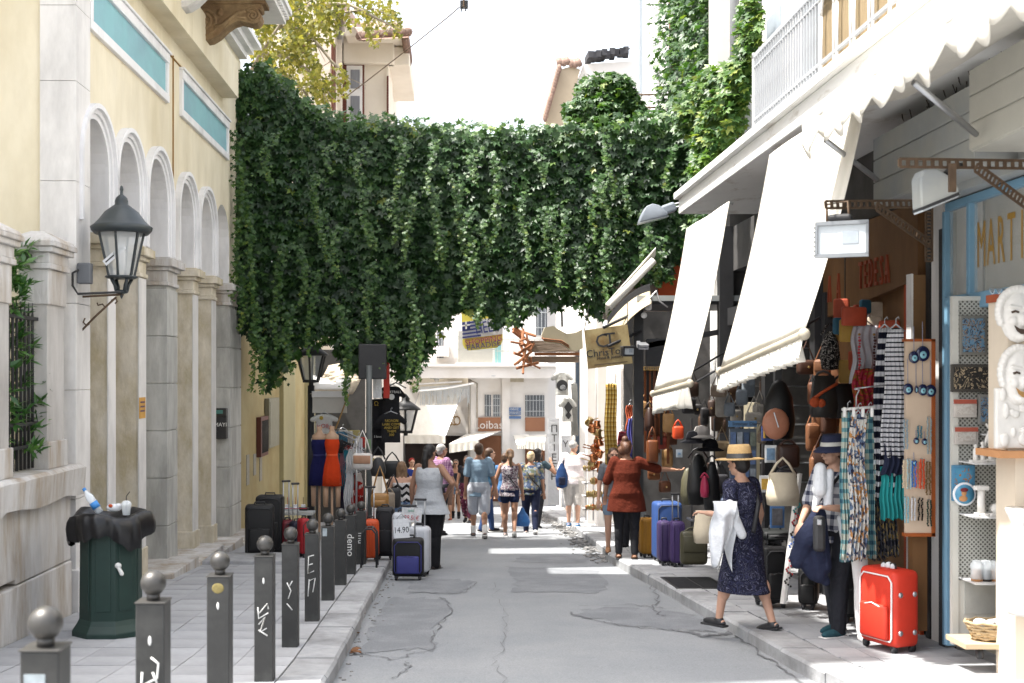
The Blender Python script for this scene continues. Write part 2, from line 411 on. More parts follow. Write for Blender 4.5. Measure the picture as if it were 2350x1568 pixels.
m = M(); strip(m, lambda y: kxr(y)+.32, 7.0, 19.2, 40, .118, 44); part(pvr, 'worn_paving', m, m_tile, kind='structure')
tm = M().box(-.198, .198, -.198, .198, -.034, 0).data('tile', m_tile)
def tile(par, x, y, sx=1.0):
    o = part(par, 'paving_tile', tm, None, kind='structure')
    o.location = (x, y, zp(y)+RN.uniform(-.002, .002)); o.rotation_euler = (math.atan(zr(y+.2)-zr(y-.2))/.4*.4, 0, 0)
    o.rotation_euler = (math.atan((zr(y+.2)-zr(y-.2))/.4), RN.uniform(-.004, .004), 0); o.scale = (sx, 1, 1)
for j in range(32):
    y = 5.2+j*.402
    for i in range(6): tile(pvl, -1.435-i*.402, y)
for j in range(32):
    y = 6.4+j*.402; x0 = kxr(y)+.315; n = 4
    for i in range(n):
        wd = (4.02-x0)/n; tile(pvr, x0+wd*(i+.5), y, (wd-.006)/.394)

# ================================================================= LEFT: yellow arcaded building
XL = -3.7
m_yel = mat('yellow_stucco', S(241, 232, 208, .8), .9, .06, 3.0, .12, c2=S(224, 212, 182, .78), s2=.9, t2=.56, stretch=(1, 1, .4))
m_wht = mat('white_stucco', S(240, 240, 242, .82), .85, .05, 4, .1, c2=S(212, 212, 214, .8), s2=1.8, t2=.6, stretch=(1, 1, .35))
m_mar = mat('white_marble', S(234, 232, 230, .8), .6, .06, 5, .15, c2=S(206, 204, 203, .78), s2=2.4, t2=.57, stretch=(1, 1, .35))
m_bei = mat('beige_stone', S(226, 218, 202, .8), .85, .12, 10, .35, c2=S(196, 184, 156, .78), s2=3.2, t2=.52, stretch=(1, 1, .5))
m_gry = mat('grey_stone', S(208, 208, 204, .76), .8, .14, 8, .3, c2=S(172, 172, 168, .74), s2=2.6, t2=.5, stretch=(1, 1, .3), rand=.1)
m_cyan = mat('turquoise_panel', S(150, 200, 208, .76), .9, .05, 3, .05, c2=S(150, 185, 200, .72), s2=.6)
m_brn = mat('carved_stone', S(140, 112, 80, .62), .85, .2, 12, .5, c2=S(176, 150, 112, .62), s2=4)
m_dirtstone = mat('stained_stone', S(216, 214, 212, .74), .88, .12, 7, .4, c2=S(178, 164, 146, .72), s2=2.2, t2=.55, stretch=(1.6, 1.6, .32), rand=.08)
B = thing('arcade_building', 'yellow stucco building with tall white arches and turquoise panels', 'building', (XL-2, 16, zp(16)))
ARC = [(12.0, 12.97), (13.25, 14.23), (14.55, 15.63), (16.19, 17.18), (17.5, 18.5), (18.8, 19.96)]
PIER = [(12.97, 13.25, 0), (14.23, 14.55, 0), (15.63, 16.19, 1), (17.18, 17.5, 0), (18.5, 18.8, 0), (19.96, 21.0, 1)]
ZC = CZ+1.53                      # top of the capitals
XB = XL-.55
def bigarc(y0, y1): return (y0+y1)/2, (y1-y0)/2
# wall with arch openings
m = M(); ztop = CZ+5.0; zsp = ZC+.62
for i, (a, b) in enumerate(ARC):
    c, r = bigarc(a, b); n = 14
    m.mat(0)
    for k in range(n):
        t0, t1 = PI-PI*k/n, PI-PI*(k+1)/n
        ya, yb = c+r*math.cos(t0), c+r*math.cos(t1); za, zb = zsp+r*math.sin(t0), zsp+r*math.sin(t1)
        m.mat(0).quad((XL, ya, za), (XL, yb, zb), (XL, yb, ztop), (XL, ya, ztop))
        m.mat(1).quad((XL, yb, zb), (XL, ya, za), (XB, ya, za), (XB, yb, zb))
        m.mat(1).quad((XB, yb, zb), (XB, ya, za), (XB, ya, ztop), (XB, yb, ztop))
for i, (a, b, g) in enumerate(PIER):
    b2 = b; m.mat(0).quad((XL, a, ZC), (XL, b2, ZC), (XL, b2, ztop), (XL, a, ztop))
    m.mat(1).quad((XL, a, ZC), (XL, a, zsp), (XB, a, zsp), (XB, a, ZC)); m.quad((XL, b2, ZC), (XB, b2, ZC), (XB, b2, zsp), (XL, b2, zsp))
    m.quad((XB, a, ZC), (XB, b, ZC), (XB, b, ztop), (XB, a, ztop))
m.mat(0)
m.box(XL-6, XL-.005, 11.78, 12.0, zr(12)-.2, ztop)                               # end wall towards the garden
m.box(XL-6, XL-2.6, 12.0, 21.1, zr(21)-.2, ztop)                            # back of the loggia
m.box(XL-2.59, XL-.56, 12.01, 21.0, ztop-.3, ztop-.02)
m.box(XL-6, XL-.01, 11.78, 14.7, ztop+.002, CZ+13.0); m.box(XL-6, XL-.012, 15.9, 17.8, CZ+5.452, CZ+13.0); m.box(XL-6, XL-1.0, 19.2, 21.0, CZ+5.452, CZ+13.2)  # upper blocks out of view, added and gapped to shape the street's shade
m.box(XL-6, XL-.01, 14.702, 21.1, ztop+.002, CZ+5.45)
m.box(XL-6, XL-1.9, 7.5, 11.775, zr(12)-.2, CZ+17.4)                        # unseen block added out of frame to shade road and pavement
part(B, 'wall', m, [m_yel, m_wht], world=True)
# piers and their capitals
for a, b, g in PIER:
    zb = zp((a+b)/2)-.05; x0 = XL-.5; mt = m_gry if g else m_bei
    pr = part(B, 'pier', M().box(x0, XL-.004, a+.012, b, zb, ZC-.36), mt, world=True)
    if g:
        z = zb
        for k in range(6):
            h = (ZC-.4-zb)/6
            part(pr, 'stone', M().box(x0-.01, XL+.012, a, b+.01, z+.006, z+h-.006), m_gry, bevel=.008); z += h
    else:
        part(pr, 'facing', M().box(XL-.004, XL+.012, a, b+.004, zb, ZC-.37), m_mar)
        part(pr, 'plinth', M().box(x0-.03, XL+.03, a-.03, b+.03, zb, zb+.42), m_bei, bevel=.01)
    cp = M()
    for (z0, z1, e) in ((-.36, -.31, .03), (-.31, -.17, .012), (-.17, -.12, .05), (-.12, -.02, .10), (-.02, .0, .07)):
        cp.box(x0-e, XL+e, a-e, b+e, ZC+z0, ZC+z1)
    part(pr, 'capital', cp, m_bei if not g else m_dirtstone, bevel=.012)
def archring(y0, y1, r0, r1, xo, zb):
    c = (y0+y1)/2; path = [(1, zb), (1, zsp)]; n = 20; m = M(); rings = []
    pts = [(-1, zb)]+[(-math.cos(PI*k/n), zsp+0) for k in ()]
    seq = [(c-r0, c-r1, zb, zb)]+[(c-r0*math.cos(PI*k/n), c-r1*math.cos(PI*k/n), zsp+r0*math.sin(PI*k/n), zsp+r1*math.sin(PI*k/n)) for k in range(n+1)]+[(c+r0, c+r1, zb, zb)]
    return m.loft([[(XL-.02, a, za), (xo, a, za), (xo, b, zb_), (XL-.02, b, zb_)] for a, b, za, zb_ in seq])
for i, (a, b) in enumerate(ARC[:5]):
    r = (b-a)/2; m = M()
    for q, (d0, d1, h) in enumerate(((-.004, .05, .02), (.05, .10, .045), (.10, .15, .085))):
        t = archring(a, b, r+d0, r+d1, XL+h, ZC+.002); m.add(t.v, t.f)
    part(B, 'archivolt', m, m_wht, world=True)
# corner pilaster of long marble blocks, and the cable and box on it
cpz = [zp(12)-.05, ZZ(1140, 12), ZZ(895, 12), ZZ(700, 12), ZZ(425, 12), ZZ(200, 12), ZZ(30, 12), CZ+5.2]
for z0, z1 in zip(cpz, cpz[1:]):
    part(B, 'corner_stone', M().box(XL-.3, XL+.05, 11.74, 12.2, z0+.002, z1-.002), m_mar, world=True, bevel=.004)
part(B, 'plinth_block', M().box(XL-.3, XL+.09, 11.70, 12.24, zp(12)-.06, zp(12)+.42), m_mar, world=True, bevel=.01)
# turquoise panels in white frames
for (a, b) in ((12.25, 15.62), (16.35, 19.75)):
    z0, z1 = CZ+3.5, CZ+4.12
    part(B, 'turquoise_panel', M().box(XL-.01, XL+.012, a+.1, b-.1, z0+.1, z1-.1), m_cyan, world=True)
    f = M(); f.box(XL-.01, XL+.05, a, b, z1-.12, z1); f.box(XL-.01, XL+.045, a, b, z0, z0+.1)
    f.box(XL-.01, XL+.042, a, a+.1, z0+.1, z1-.12); f.box(XL-.01, XL+.042, b-.1, b, z0+.1, z1-.12)
    f.box(XL-.01, XL+.075, a-.02, b+.02, z1, z1+.03)
    part(B, 'panel_frame', f, m_wht, world=True, bevel=.006)
m = M(); m.box(XL-.01, XL+.018, 15.95, 15.965, CZ+1.6, CZ+4.2); m.box(XL-.01, XL+.018, 12.2, 19.8, CZ+4.16, CZ+4.175)
part(B, 'expansion_joint', m, mat('joint_brown', S(170, 130, 70), .9), world=True)
m = M(); m.box(XL-.1, XL+.25, 11.75, 15.98, CZ+4.43, CZ+5.0); m.box(XL-.1, XL+.25, 16.0, 19.4, CZ+4.43, CZ+5.0)
part(B, 'yellow_band', m, m_yel, world=True)
m = M(); m.box(XL-.05, XL+.12, 17.9, 21.0, CZ+5.46, CZ+5.56); m.box(XL-.05, XL+.22, 17.9, 21.08, CZ+5.56, CZ+5.66); m.box(XL-.05, XL+.34, 17.9, 21.15, CZ+5.66, CZ+5.74)
part(B, 'cornice', m, m_wht, world=True)
m = M(); m.box(XL-.05, XL+1.2, 13.6, 18.0, CZ+5.2, CZ+5.34); m.box(XL-.05, XL+1.28, 13.5, 18.08, CZ+5.34, CZ+5.42)
for k in range(34): m.box(XL+1.2, XL+1.25, 13.62+k*.13, 13.69+k*.13, CZ+5.26, CZ+5.335)
sb = part(B, 'balcony_slab', m, m_mar, world=True)
for yb, mt in ((17.0, m_brn), (15.5, m_mar)):                # scrolled consoles under the balcony
    zt = CZ+5.195; x0 = XL; m = M()
    o = [(0, 0), (1.02, 0), (1.02, -.1), (1.0, -.12)]
    o += [(.9+.115*math.cos(a), -.21+.105*math.sin(a)) for a in [rad(60-t*30) for t in range(0, 6)]]
    o += [(.72, -.27), (.62, -.30), (.52, -.37), (.42, -.47), (.32, -.53), (.2, -.55), (.1, -.54), (.06, -.5), (.03, -.58), (0, -.58)]
    m.ext([(x0+x, yb-.14, zt+z) for x, z in o], (0, .28, 0)); m.box(x0-.02, x0+1.08, yb-.18, yb+.18, zt-.045, zt)
    for yy in (yb-.14, yb+.14):
        m.smooth(True)
        sp = lambda cx, cz, r0, t0, turns, sg: [(x0+cx+r0*(1-t/40*.85)*math.cos(t0+sg*t/40*turns*2*PI), yy, zt+cz+r0*(1-t/40*.85)*math.sin(t0+sg*t/40*turns*2*PI)) for t in range(41)]
        m.tube(sp(.22, -.27, .17, -.4, 2.2, 1), .022, 6); m.tube(sp(.9, -.2, .10, 2.6, 2.0, -1), .018, 6)
        m.tube([(x0+.37, yy, zt-.36), (x0+.48, yy, zt-.34), (x0+.58, yy, zt-.25), (x0+.7, yy, zt-.16), (x0+.8, yy, zt-.14)], [.03, .035, .03, .025, .02], 6)
        m.tube([(x0+.1, yy, zt-.47), (x0+.22, yy, zt-.49), (x0+.36, yy, zt-.42), (x0+.5, yy, zt-.3), (x0+.66, yy, zt-.22), (x0+.8, yy, zt-.24)], .018, 6)
        m.ell((x0+.45, yy, zt-.16), (.05, .03, .06), 8, 5)
        m.smooth(False)
    part(B, 'console', m, mt, world=True)
# threshold steps in front of the arcade
st = part(None, 'step', M().box(XL-.6, XL+.3, 14.4, 14.42, zp(14.4)-.2, zp(14.4)-.1), m_mar, kind='structure')
y = 14.4
for L in (1.5, 1.7, 1.6, 1.9):
    part(st, 'step_stone', M().box(XL-.6, XL+.36, y+.006, y+L-.006, zp(y+L)-.15, zp(y+L*.5)+.10), m_dirtstone, kind='structure', bevel=.012); y += L
part(st, 'slab', M().box(-3.5, -2.3, 16.1, 16.9, zp(16.9)-.1, zp(16.1)+.05), m_kerb, kind='structure', bevel=.01)
# lower yellow wall beyond the arcade, with its flat piers
LW = thing('garden_wall', 'low mustard yellow wall with flat pilasters past the arcade', 'wall', (XL-.3, 25, zp(25)))
m_must = mat('mustard_stucco', S(204, 188, 140, .62), .9, .08, 3, .12, c2=S(188, 166, 112, .62), s2=.9, t2=.55)
m_pale = mat('pale_stucco', S(214, 204, 160, .62), .9, .06, 3, .1)
part(LW, 'wall', M().box(XL-.5, XL-.02, 21.0, 31.5, zr(31)-.2, CZ+1.6), m_must, world=True)
part(LW, 'pilaster', M().box(XL-.1, XL+.0, 21.05, 23.6, zr(24)-.2, CZ+1.62), m_must, world=True)
part(LW, 'pilaster', M().box(XL-.1, XL+.07, 25.8, 27.7, zr(28)-.2, CZ+1.63), m_pale, world=True)
part(LW, 'pilaster', M().box(XL-.1, XL+.16, 30.1, 31.6, zr(31)-.2, CZ+1.63), m_pale, world=True)
part(LW, 'coping', M().box(XL-.55, XL+.1, 21.0, 31.6, CZ+1.6, CZ+1.7), m_pale, world=True)
m_tape = mat('old_paper', S(190, 185, 172, .6), .9, .2, 20)
for (px, y0, y1) in ((565, 1045, 1115), (581, 1043, 1092), (595, 1040, 1105)):
    Y = YX(px, XL); part(LW, 'paper_strip', M().box(XL-.01, XL+.012, Y, Y+.28, ZZ(y1, Y), ZZ(y0, Y)), m_tape, world=True)

# garden wall, gate pillars, iron fence and laurel at the left edge
GW = thing('stone_garden_wall', 'low stained marble wall with thick coping at left edge', 'wall', (-3.9, 9.5, zp(9.5)))
xf = -3.66
yy = 4.4
for k in range(5):
    L = 1.45
    for (za, zb, d) in ((zp(10)-.35, ZZ(1290, 11.5), 0), (ZZ(1290, 11.5), ZZ(1130, 11.7), .01)):
        part(GW, 'stone', M().box(xf-.5, xf-d, yy+.006, yy+L-.006, za+.004+(11.7-yy-L)*.03, zb-.004+(11.7-yy-L)*.0), m_dirtstone, world=True, bevel=.012)
    yy += L
yy = 4.4
for L in (2.3, 2.1, 2.93):
    m = M(); n = 12; rings = []
    for i in range(n+1):
        y = yy+.005+(L-.01)*i/n; j = RN.uniform(-.02, .02); j2 = RN.uniform(-.025, .025)
        z0, z1 = ZZ(1130, 11.7), ZZ(1065, 11.7)
        rings.append([(xf-.62, y, z0), (xf+.08+j, y, z0+j2), (xf+.1+j, y, z1-.03), (xf+.06, y, z1), (xf-.62, y, z1)])
    m.loft(rings); part(GW, 'coping_stone', m, m_dirtstone, world=True); yy += L
zc = ZZ(1065, 11.7)
for (ya, yb, nm) in ((11.02, 11.5, 0), (9.72, 10.08, 1)):
    GP = thing('gate_pillar', ('weathered marble fence pillar with moulded cap next to corner pilaster', 'marble fence pillar with moulded cap cut by left frame edge')[nm], 'pillar', (xf-.3, (ya+yb)/2, zc), group='fence pillars on the garden wall')
    zt = ZZ(655, 11.4) if nm == 0 else ZZ(640, 10)
    part(GP, 'shaft', M().box(xf-.26, xf-.03, ya, yb, zc+.25, zt-.2), mat('grey_pillar', S(208, 205, 202, .72), .85, .1, 6, .3, c2=S(180, 176, 172, .7), s2=2, stretch=(1, 1, .3)), world=True)
    part(GP, 'base', M().box(xf-.29, xf, ya-.03, yb+.03, zc, zc+.25), m_dirtstone, world=True, bevel=.01)
    m = M()
    for (z0, z1, e) in ((-.2, .12, .02), (.12, .17, .05), (.17, .27, .035), (.27, .32, .075), (.32, .36, .1)): m.box(xf-.26-e, xf-.03+e, ya-e, yb+e, zt+z0, zt+z1)
    m.loft([[(xf-.36+q, ya-.1+q, zt+h), (xf+.07-q, ya-.1+q, zt+h), (xf+.07-q, yb+.1-q, zt+h), (xf-.36+q, yb+.1-q, zt+h)] for q, h in ((0, .36), (.03, .4), (.16, .47))])
    part(GP, 'cap', m, m_dirtstone, world=True, bevel=.008)
IF = thing('iron_fence', 'black iron railing on the garden wall with leaves pushing through', 'fence', (xf-.3, 10, zc))
m_iron = mat('black_iron', (.02, .02, .022), .55, .3, 20, .1)
y = 10.15
while y < 11.0:
    part(IF, 'bar', M().smooth().tube([(xf-.13, y, zc+.02), (xf-.13, y, ZZ(735, 11.2)), (xf-.13, y, ZZ(700, 11.2))], [.014, .014, .002], 6), m_iron, world=True); y += .098
for z in (ZZ(735, 11.2), zc+.22, zc+.42): part(IF, 'rail', M().box(xf-.155, xf-.105, 10.08, 11.03, z-.015, z+.015), m_iron, world=True)
m_laur = leafmat('laurel_leaf', [(.02, .07, .018), (.045, .12, .03), (.09, .19, .05)], .25, .3)
LB = thing('laurel_shrub', 'glossy green laurel shrub growing through the black iron fence', 'shrub', (xf-.7, 10.2, zc-.5))
pts = []; dr = []; up = []
for k in range(60):
    c = Vector((xf-.16+G.normal(0, .05), 10.1+G.random()*.95, zc+.15+G.random()*1.85)); out = Vector((.55+G.random()*.5, G.normal(0, .5), .3+G.random()*.5)).normalized()
    for q in range(17):
        d = (out+Vector(G.normal(0, .6, 3))).normalized(); pts.append(c+out*G.random()*.1-Vector((G.random()*.12, 0, 0))); dr.append(d); up.append((G.normal(0, .3), G.normal(0, .3)-.3, 1))
for k in range(1500):
    pts.append((xf-.28-G.random()*.4, 9.6+G.random()*1.5, zc-.1+G.random()*2.15)); dr.append((G.normal(0, .6)+.4, G.normal(0, .6)-.3, G.normal(0, .5))); up.append((G.normal(0, .3), -.3, 1))
leaves('foliage', LB, pts, dr, up, G.uniform(.08, .15, len(pts)), G.random(len(pts)), m_laur, .16)
part(LB, 'stem', M().tube([(xf-.6, 10.2, zc-1.2), (xf-.5, 10.3, zc+.5), (xf-.45, 10.1, zc+1.6)], [.04, .03, .015], 6), mat('bark', (.12, .09, .06)), world=True)
# ================================================================= RIGHT: white building with balcony, shops below
XR = 4.0
m_white = mat('white_paint', S(240, 238, 236, .8), .8, .04, 5, .06, c2=S(214, 208, 200, .8), s2=1.6, t2=.66)
m_fascia = mat('fascia_paint', S(240, 240, 238, .82), .8, .05, 5, .1, c2=S(170, 150, 124, .7), s2=3.0, t2=.68, stretch=(1, .5, 2))
m_grey = mat('grey_metal', S(176, 182, 186, .66), .5, .06, 6, .05, c2=S(196, 196, 188, .66), s2=1.1)
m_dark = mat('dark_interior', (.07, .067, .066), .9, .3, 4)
m_black = mat('black_paint', (.024, .024, .026), .55, .2, 8)
m_wood = mat('brown_board', S(122, 84, 46, .62), .7, .14, 9, .1, c2=S(140, 100, 60, .62), s2=2, stretch=(1, 1, .3))
m_orange = mat('orange_board', S(214, 92, 44, .55), .75, .1, 6)
m_blue = mat('blue_frame', S(128, 172, 200, .68), .55, .06, 6, .05)
m_canvas = mat('white_canvas', S(238, 233, 222, .74), .95, .06, 4, .3, c2=S(228, 222, 208, .74), s2=1.2, t2=.62, stretch=(1, 1, .4))
m_steel = mat('steel', (.42, .43, .45), .35, .1, 10, metal=.8)
m_rust = mat('rusty_iron', S(104, 84, 66, .62), .85, .25, 16, .2)
RB = thing('balcony_building', 'white building with long balcony slab and white railing over shops', 'building', (5.5, 12, zp(12)))
ZS = CZ+2.2
m = M(); m.box(3.02, 8, 4.2, 16.5, ZS, ZS+.2); m.box(2.96, 8, 4.15, 16.55, ZS+.2, ZS+.29); part(RB, 'balcony_slab', m, m_fascia, world=True, bevel=.01)
m = M(); m.box(4.35, 8, 4.2, 19.3, ZS+.291, CZ+10); part(RB, 'upper_wall', m, m_white, world=True)
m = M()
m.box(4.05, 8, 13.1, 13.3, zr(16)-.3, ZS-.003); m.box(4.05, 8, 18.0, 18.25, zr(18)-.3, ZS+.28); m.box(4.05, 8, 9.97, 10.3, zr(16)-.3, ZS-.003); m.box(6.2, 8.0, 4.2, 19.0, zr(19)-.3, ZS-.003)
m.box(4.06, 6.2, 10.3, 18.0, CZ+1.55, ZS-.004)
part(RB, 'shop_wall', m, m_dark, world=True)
m = M(); m.box(XR-.02, 4.3, 9.95, 10.2, zr(10)-.1, ZS-.002); part(RB, 'shop_pier', m, m_mar, world=True)
m = M(); m.box(XR-.06, 4.05, 9.86, 9.945, zr(10)-.1, CZ+1.2); part(RB, 'black_post', m, m_black, world=True)
m = M(); m.box(XR-.03, 4.05, 10.21, 10.3, zr(10)-.1, CZ+1.5); part(RB, 'black_post', m, m_black, world=True)
for y in (13.2, 15.3, 17.9): part(RB, 'black_post', M().box(XR-.14, 4.06, y-.09, y+.09, zr(18)-.1, ZS-.003), m_black, world=True)
for y0, y1 in ((13.3, 15.2), (15.4, 17.8)): part(RB, 'shutter_box', M().box(XR-.03, 4.06, y0, y1, CZ+.75, CZ+1.0), m_black, world=True)
for (px, y) in ((1645, 15.0), (1722, 13.0)): part(RB, 'door_frame', M().box(XR-.08, XR, y-.05, y+.05, zp(y)-.05, CZ+.9), m_black, world=True)
part(RB, 'shelf_panel', M().box(XR-.1, XR-.02, 15.95, 16.5, zp(16), ZZ(925, 16)), mat('lit_shelf_colour', S(196, 186, 160, .5), .6), world=True)  # warm pale colour stands in for the light on a shop shelf
# railing of the balcony
rl = part(RB, 'railing', M().box(3.03, 3.07, 4.2, 12.45, CZ+3.24, CZ+3.28).box(3.035, 3.065, 4.2, 12.45, CZ+2.6, CZ+2.625).box(3.035, 3.065, 4.2, 12.45, CZ+3.14, CZ+3.155), mat('railing_grey2', S(196, 200, 206, .6), .5), world=True)
bm_ = M().cyl((0, 0, CZ+2.5), (0, 0, CZ+3.25), .011, n=6).data('baluster', mat('railing_grey', S(186, 190, 196, .5), .5))
y = 10.3
while y < 12.45:
    o = part(rl, 'baluster', bm_, None); o.location = (3.05, y, 0); y += .085
part(rl, 'post', M().box(3.03, 3.07, 12.42, 12.46, CZ+2.49, CZ+3.3), m_white)
m_reed = mat('reed_screen', S(196, 172, 132, .4), .8, .3, 60, .4, stretch=(1, 4, .06))
part(rl, 'reed_screen', M().box(3.09, 3.11, 8.6, 10.26, CZ+2.52, CZ+3.6), m_reed)
for k in range(4):
    yc = 10.0-k*.42; mm = M().smooth()
    mm.tube([(3.05, yc+.17*math.cos(a), CZ+3.0+.2*math.sin(a)) for a in [PI*q/10 for q in range(11)]], .014, 6)
    for s in (-.17, .17): mm.cyl((3.05, yc+s, CZ+2.5), (3.05, yc+s, CZ+3.0), .014, n=6)
    mm.tube([(3.05, yc+.15*math.cos(a), CZ+3.36+.15*math.sin(a)) for a in [2*PI*q/16 for q in range(17)]], .014, 6)
    part(rl, 'ornament', mm, m_white)
for (y0, y1) in ((12.4, 13.3), (14.2, 15.1), (16.0, 16.9)):
    wn = part(RB, 'window', M().box(4.30, 4.36, y0, y1, CZ+2.55, CZ+5.0), m_white, world=True)
    part(wn, 'pane', M().box(4.285, 4.298, y0+.08, y1-.08, CZ+3.4, CZ+4.9), mat('window_grey', S(176, 186, 196, .7), .25, .05))
    part(wn, 'shutter', M().box(4.28, 4.298, y0+.08, y1-.08, CZ+2.6, CZ+3.35), m_grey)
part(RB, 'pilaster', M().box(4.1, 4.34, 17.3, 17.6, ZS+.3, CZ+9), m_grey, world=True)
part(RB, 'pilaster', M().box(4.0, 4.34, 18.7, 19.25, ZS+.3, CZ+9), m_white, world=True)
part(RB, 'drain_pipe', M().smooth().cyl((4.22, 18.45, ZS+.3), (4.22, 18.45, CZ+9), .07), mat('pipe_grey', S(150, 152, 156), .5), world=True)
TB = thing('tall_white_building', 'tall white rendered building behind the ivy column', 'building', (6, 24, zp(24)))
part(TB, 'wall', M().box(4.3, 9, 19.35, 28.6, zr(28)-.3, CZ+11), m_white, world=True)
for y in (24.15, 25.6, 26.9): part(TB, 'shutter', M().box(4.24, 4.31, y, y+.55, CZ+4.0, CZ+10), mat('lilac_grey', S(216, 212, 220, .75), .7), world=True)
part(TB, 'window', M().box(4.22, 4.31, 28.0, 28.3, CZ+6.5, CZ+10), mat('window_grey', (1, 1, 1)), world=True)
part(TB, 'corner_strip', M().box(4.2, 4.31, 23.85, 24.0, CZ+2.4, CZ+10), mat('brick_red', S(180, 112, 84), .8), world=True)
m = M(); m.box(3.5, 4.3, 23.6, 27.5, CZ+4.75, CZ+4.85); bl = part(TB, 'balcony', m, m_white, world=True)
mm = M().smooth()
for z in (CZ+4.9, CZ+5.3, CZ+5.55): mm.tube([(4.3, 24.0, z), (3.5, 24.0, z), (3.5, 27.5, z)], .02, 5)
for k in range(5):
    x = 3.55+k*.17
    mm.tube([(x, 24.0, CZ+4.85), (x+.04, 24, CZ+5.05), (x+.12, 24, CZ+5.3)], .013, 5); mm.tube([(x+.17, 24.0, CZ+4.85), (x+.13, 24, CZ+5.05), (x+.05, 24, CZ+5.3)], .013, 5)
part(bl, 'iron_railing', mm, m_rust)

# ---- awnings
def awning(label, ya, yb, xt, zt, xb, za, zb, val, seed, folds=22, grp='white shop awnings on the right', sag=.04):
    A = thing('shop_awning', label, 'awning', (xt, (ya+yb)/2, zt), group=grp)
    f = lambda u, v: (xt+(xb-xt)*v+sag*math.sin(PI*v)*.6, ya+(yb-ya)*u, zt+((za+(zb-za)*u)-zt)*v-sag*math.sin(PI*v)+.006*math.sin(u*9+v*4))
    part(A, 'fabric', M().smooth().sheet(f, 16, 16, (.006, 0, .004)), m_canvas, world=True)
    q = random.Random(seed); ph = [q.uniform(0, 6) for _ in range(3)]
    def g(u, v):
        s = .03*math.sin(u*folds*2*PI+ph[0])+.02*math.sin(u*folds*1.3*PI+ph[1])
        L = val*(1+.16*abs(math.sin(u*folds*PI*.5+ph[2]))-.1*math.sin(u*PI)+.03*math.sin(u*83))
        return (xb-.012+s*v, ya+(yb-ya)*u, (za+(zb-za)*u)-.05-L*v)
    part(A, 'valance', M().smooth().sheet(g, 130, 5, (.005, 0, 0)), m_canvas, world=True)
    part(A, 'bottom_bar', M().smooth().cyl((xb, ya, za-.02), (xb, yb, zb-.02), .03).ell((xb, ya, za-.02), .045).ell((xb, yb, zb-.02), .045), mat('bar_cream', S(200, 190, 170), .5), world=True)
    for yy, zz in ((ya+.06, za), (yb-.06, zb))[:1 if ya < 12 else 2]:
        part(A, 'arm', M().smooth().tube([(xt+.5, yy, zz+.5), (xb+.06, yy, zz)], .012, 6), m_black, world=True)
    return A
awning('steep white awning with fluted valance, the farther one below the balcony', 15.1, 12.75, 2.86, CZ+1.83, 2.45, CZ-.19, CZ-.05, .2, 1, 16)
awning('wide steep white awning with ragged valance behind the floodlight', 11.65, 8.85, 3.0, CZ+2.12, 2.53, CZ+.07, CZ+.33, .15, 2, 26)
NA = thing('scalloped_awning', 'rolled white awning with long scalloped valance at upper right corner', 'awning', (2.62, 7.4, CZ+1.9))
def g(u, v):
    y = 9.15-3.6*u; sc_ = abs(math.sin(u*19*PI/1.0))
    return (2.6+.03*math.sin(u*60)*v, y, CZ+1.90-.03*math.sin(u*40)-v*(.17+.075*sc_+.02*math.sin(u*31)))
part(NA, 'valance', M().smooth().sheet(g, 190, 4, (.006, 0, 0)), m_canvas, world=True)
part(NA, 'front_bar', M().cyl((2.63, 9.15, CZ+1.90), (2.63, 5.5, CZ+1.90), .035), m_white, world=True)
part(NA, 'fabric', M().sheet(lambda u, v: (2.63+.75*v, 9.15-3.6*u, CZ+1.93+.16*v), 6, 3, (0, 0, .006)), m_canvas, world=True)
for (px0, py0, px1, py1, Y) in ((1895, 322, 2012, 412, 8.9), (2098, 190, 2240, 308, 7.2)):
    part(NA, 'strut', M().smooth().cyl(P(px0, py0, Y), P(px1, py1, Y+.55)+Vector((.0, 0, 0)), .02), m_steel, world=True)
# ---- grey shop fascia boxes, one behind the other
for nm, (x0, ya, yb, z0, z1, lb) in enumerate(((3.58, 8.42, 10.45, CZ+1.46, CZ+2.03, 'grey panelled fascia box over the brown shop sign'), (3.36, 4.3, 7.98, CZ+1.47, CZ+2.0, 'pale panelled fascia box at right frame edge above blue window'))):
    FB = thing('fascia_box', lb, 'fascia', (x0+.2, (ya+yb)/2, z0), group='shop fascia boxes')
    part(FB, 'box', M().box(x0+.012, x0+.6, ya, yb, z0, z1), m_grey if nm == 0 else mat('cream_metal', S(206, 204, 194, .68), .6, .06, 5, .05), world=True, bevel=.006)
    for k in range(3):
        a = z0+.006+(z1-z0)*k/3; part(FB, 'panel', M().box(x0, x0+.014, ya, yb, a+.004, a+(z1-z0)/3-.006), m_grey if nm == 0 else mat('cream_metal', (1, 1, 1)), world=True, bevel=.004)
RW = thing('barbed_wire', 'tangled rusty barbed wire coils lying above the grey fascia boxes', 'wire', (4, 8.5, CZ+2.1))
for k in range(9):
    c = Vector((3.75+RN.uniform(-.05, .3), 10.0-k*.42, CZ+2.1)); pts = []
    ax = RN.uniform(-.6, .6)
    for t in range(34):
        a = t/33*2*PI*1.8; r = .20+.07*RN.random(); pts.append(c+Vector((.25*math.sin(a)*math.sin(ax), -.32*t/33+.24*math.cos(a)*math.cos(ax), r*math.sin(a)+.06)))
    m = M().tube(pts, .0045, 4)
    for p in pts[::2]: m.bar(p-Vector((.0, .02, .02)), p+Vector((0, .02, .02)), .004, .004)
    part(RW, 'coil', m, mat('wire_dark', (.05, .04, .035), .8), world=True)
part(RW, 'backing_board', M().box(4.30, 4.34, 4.3, 9.9, CZ+1.5, CZ+2.19), mat('soffit_grey', S(120, 122, 126, .5), .9, .1), world=True)
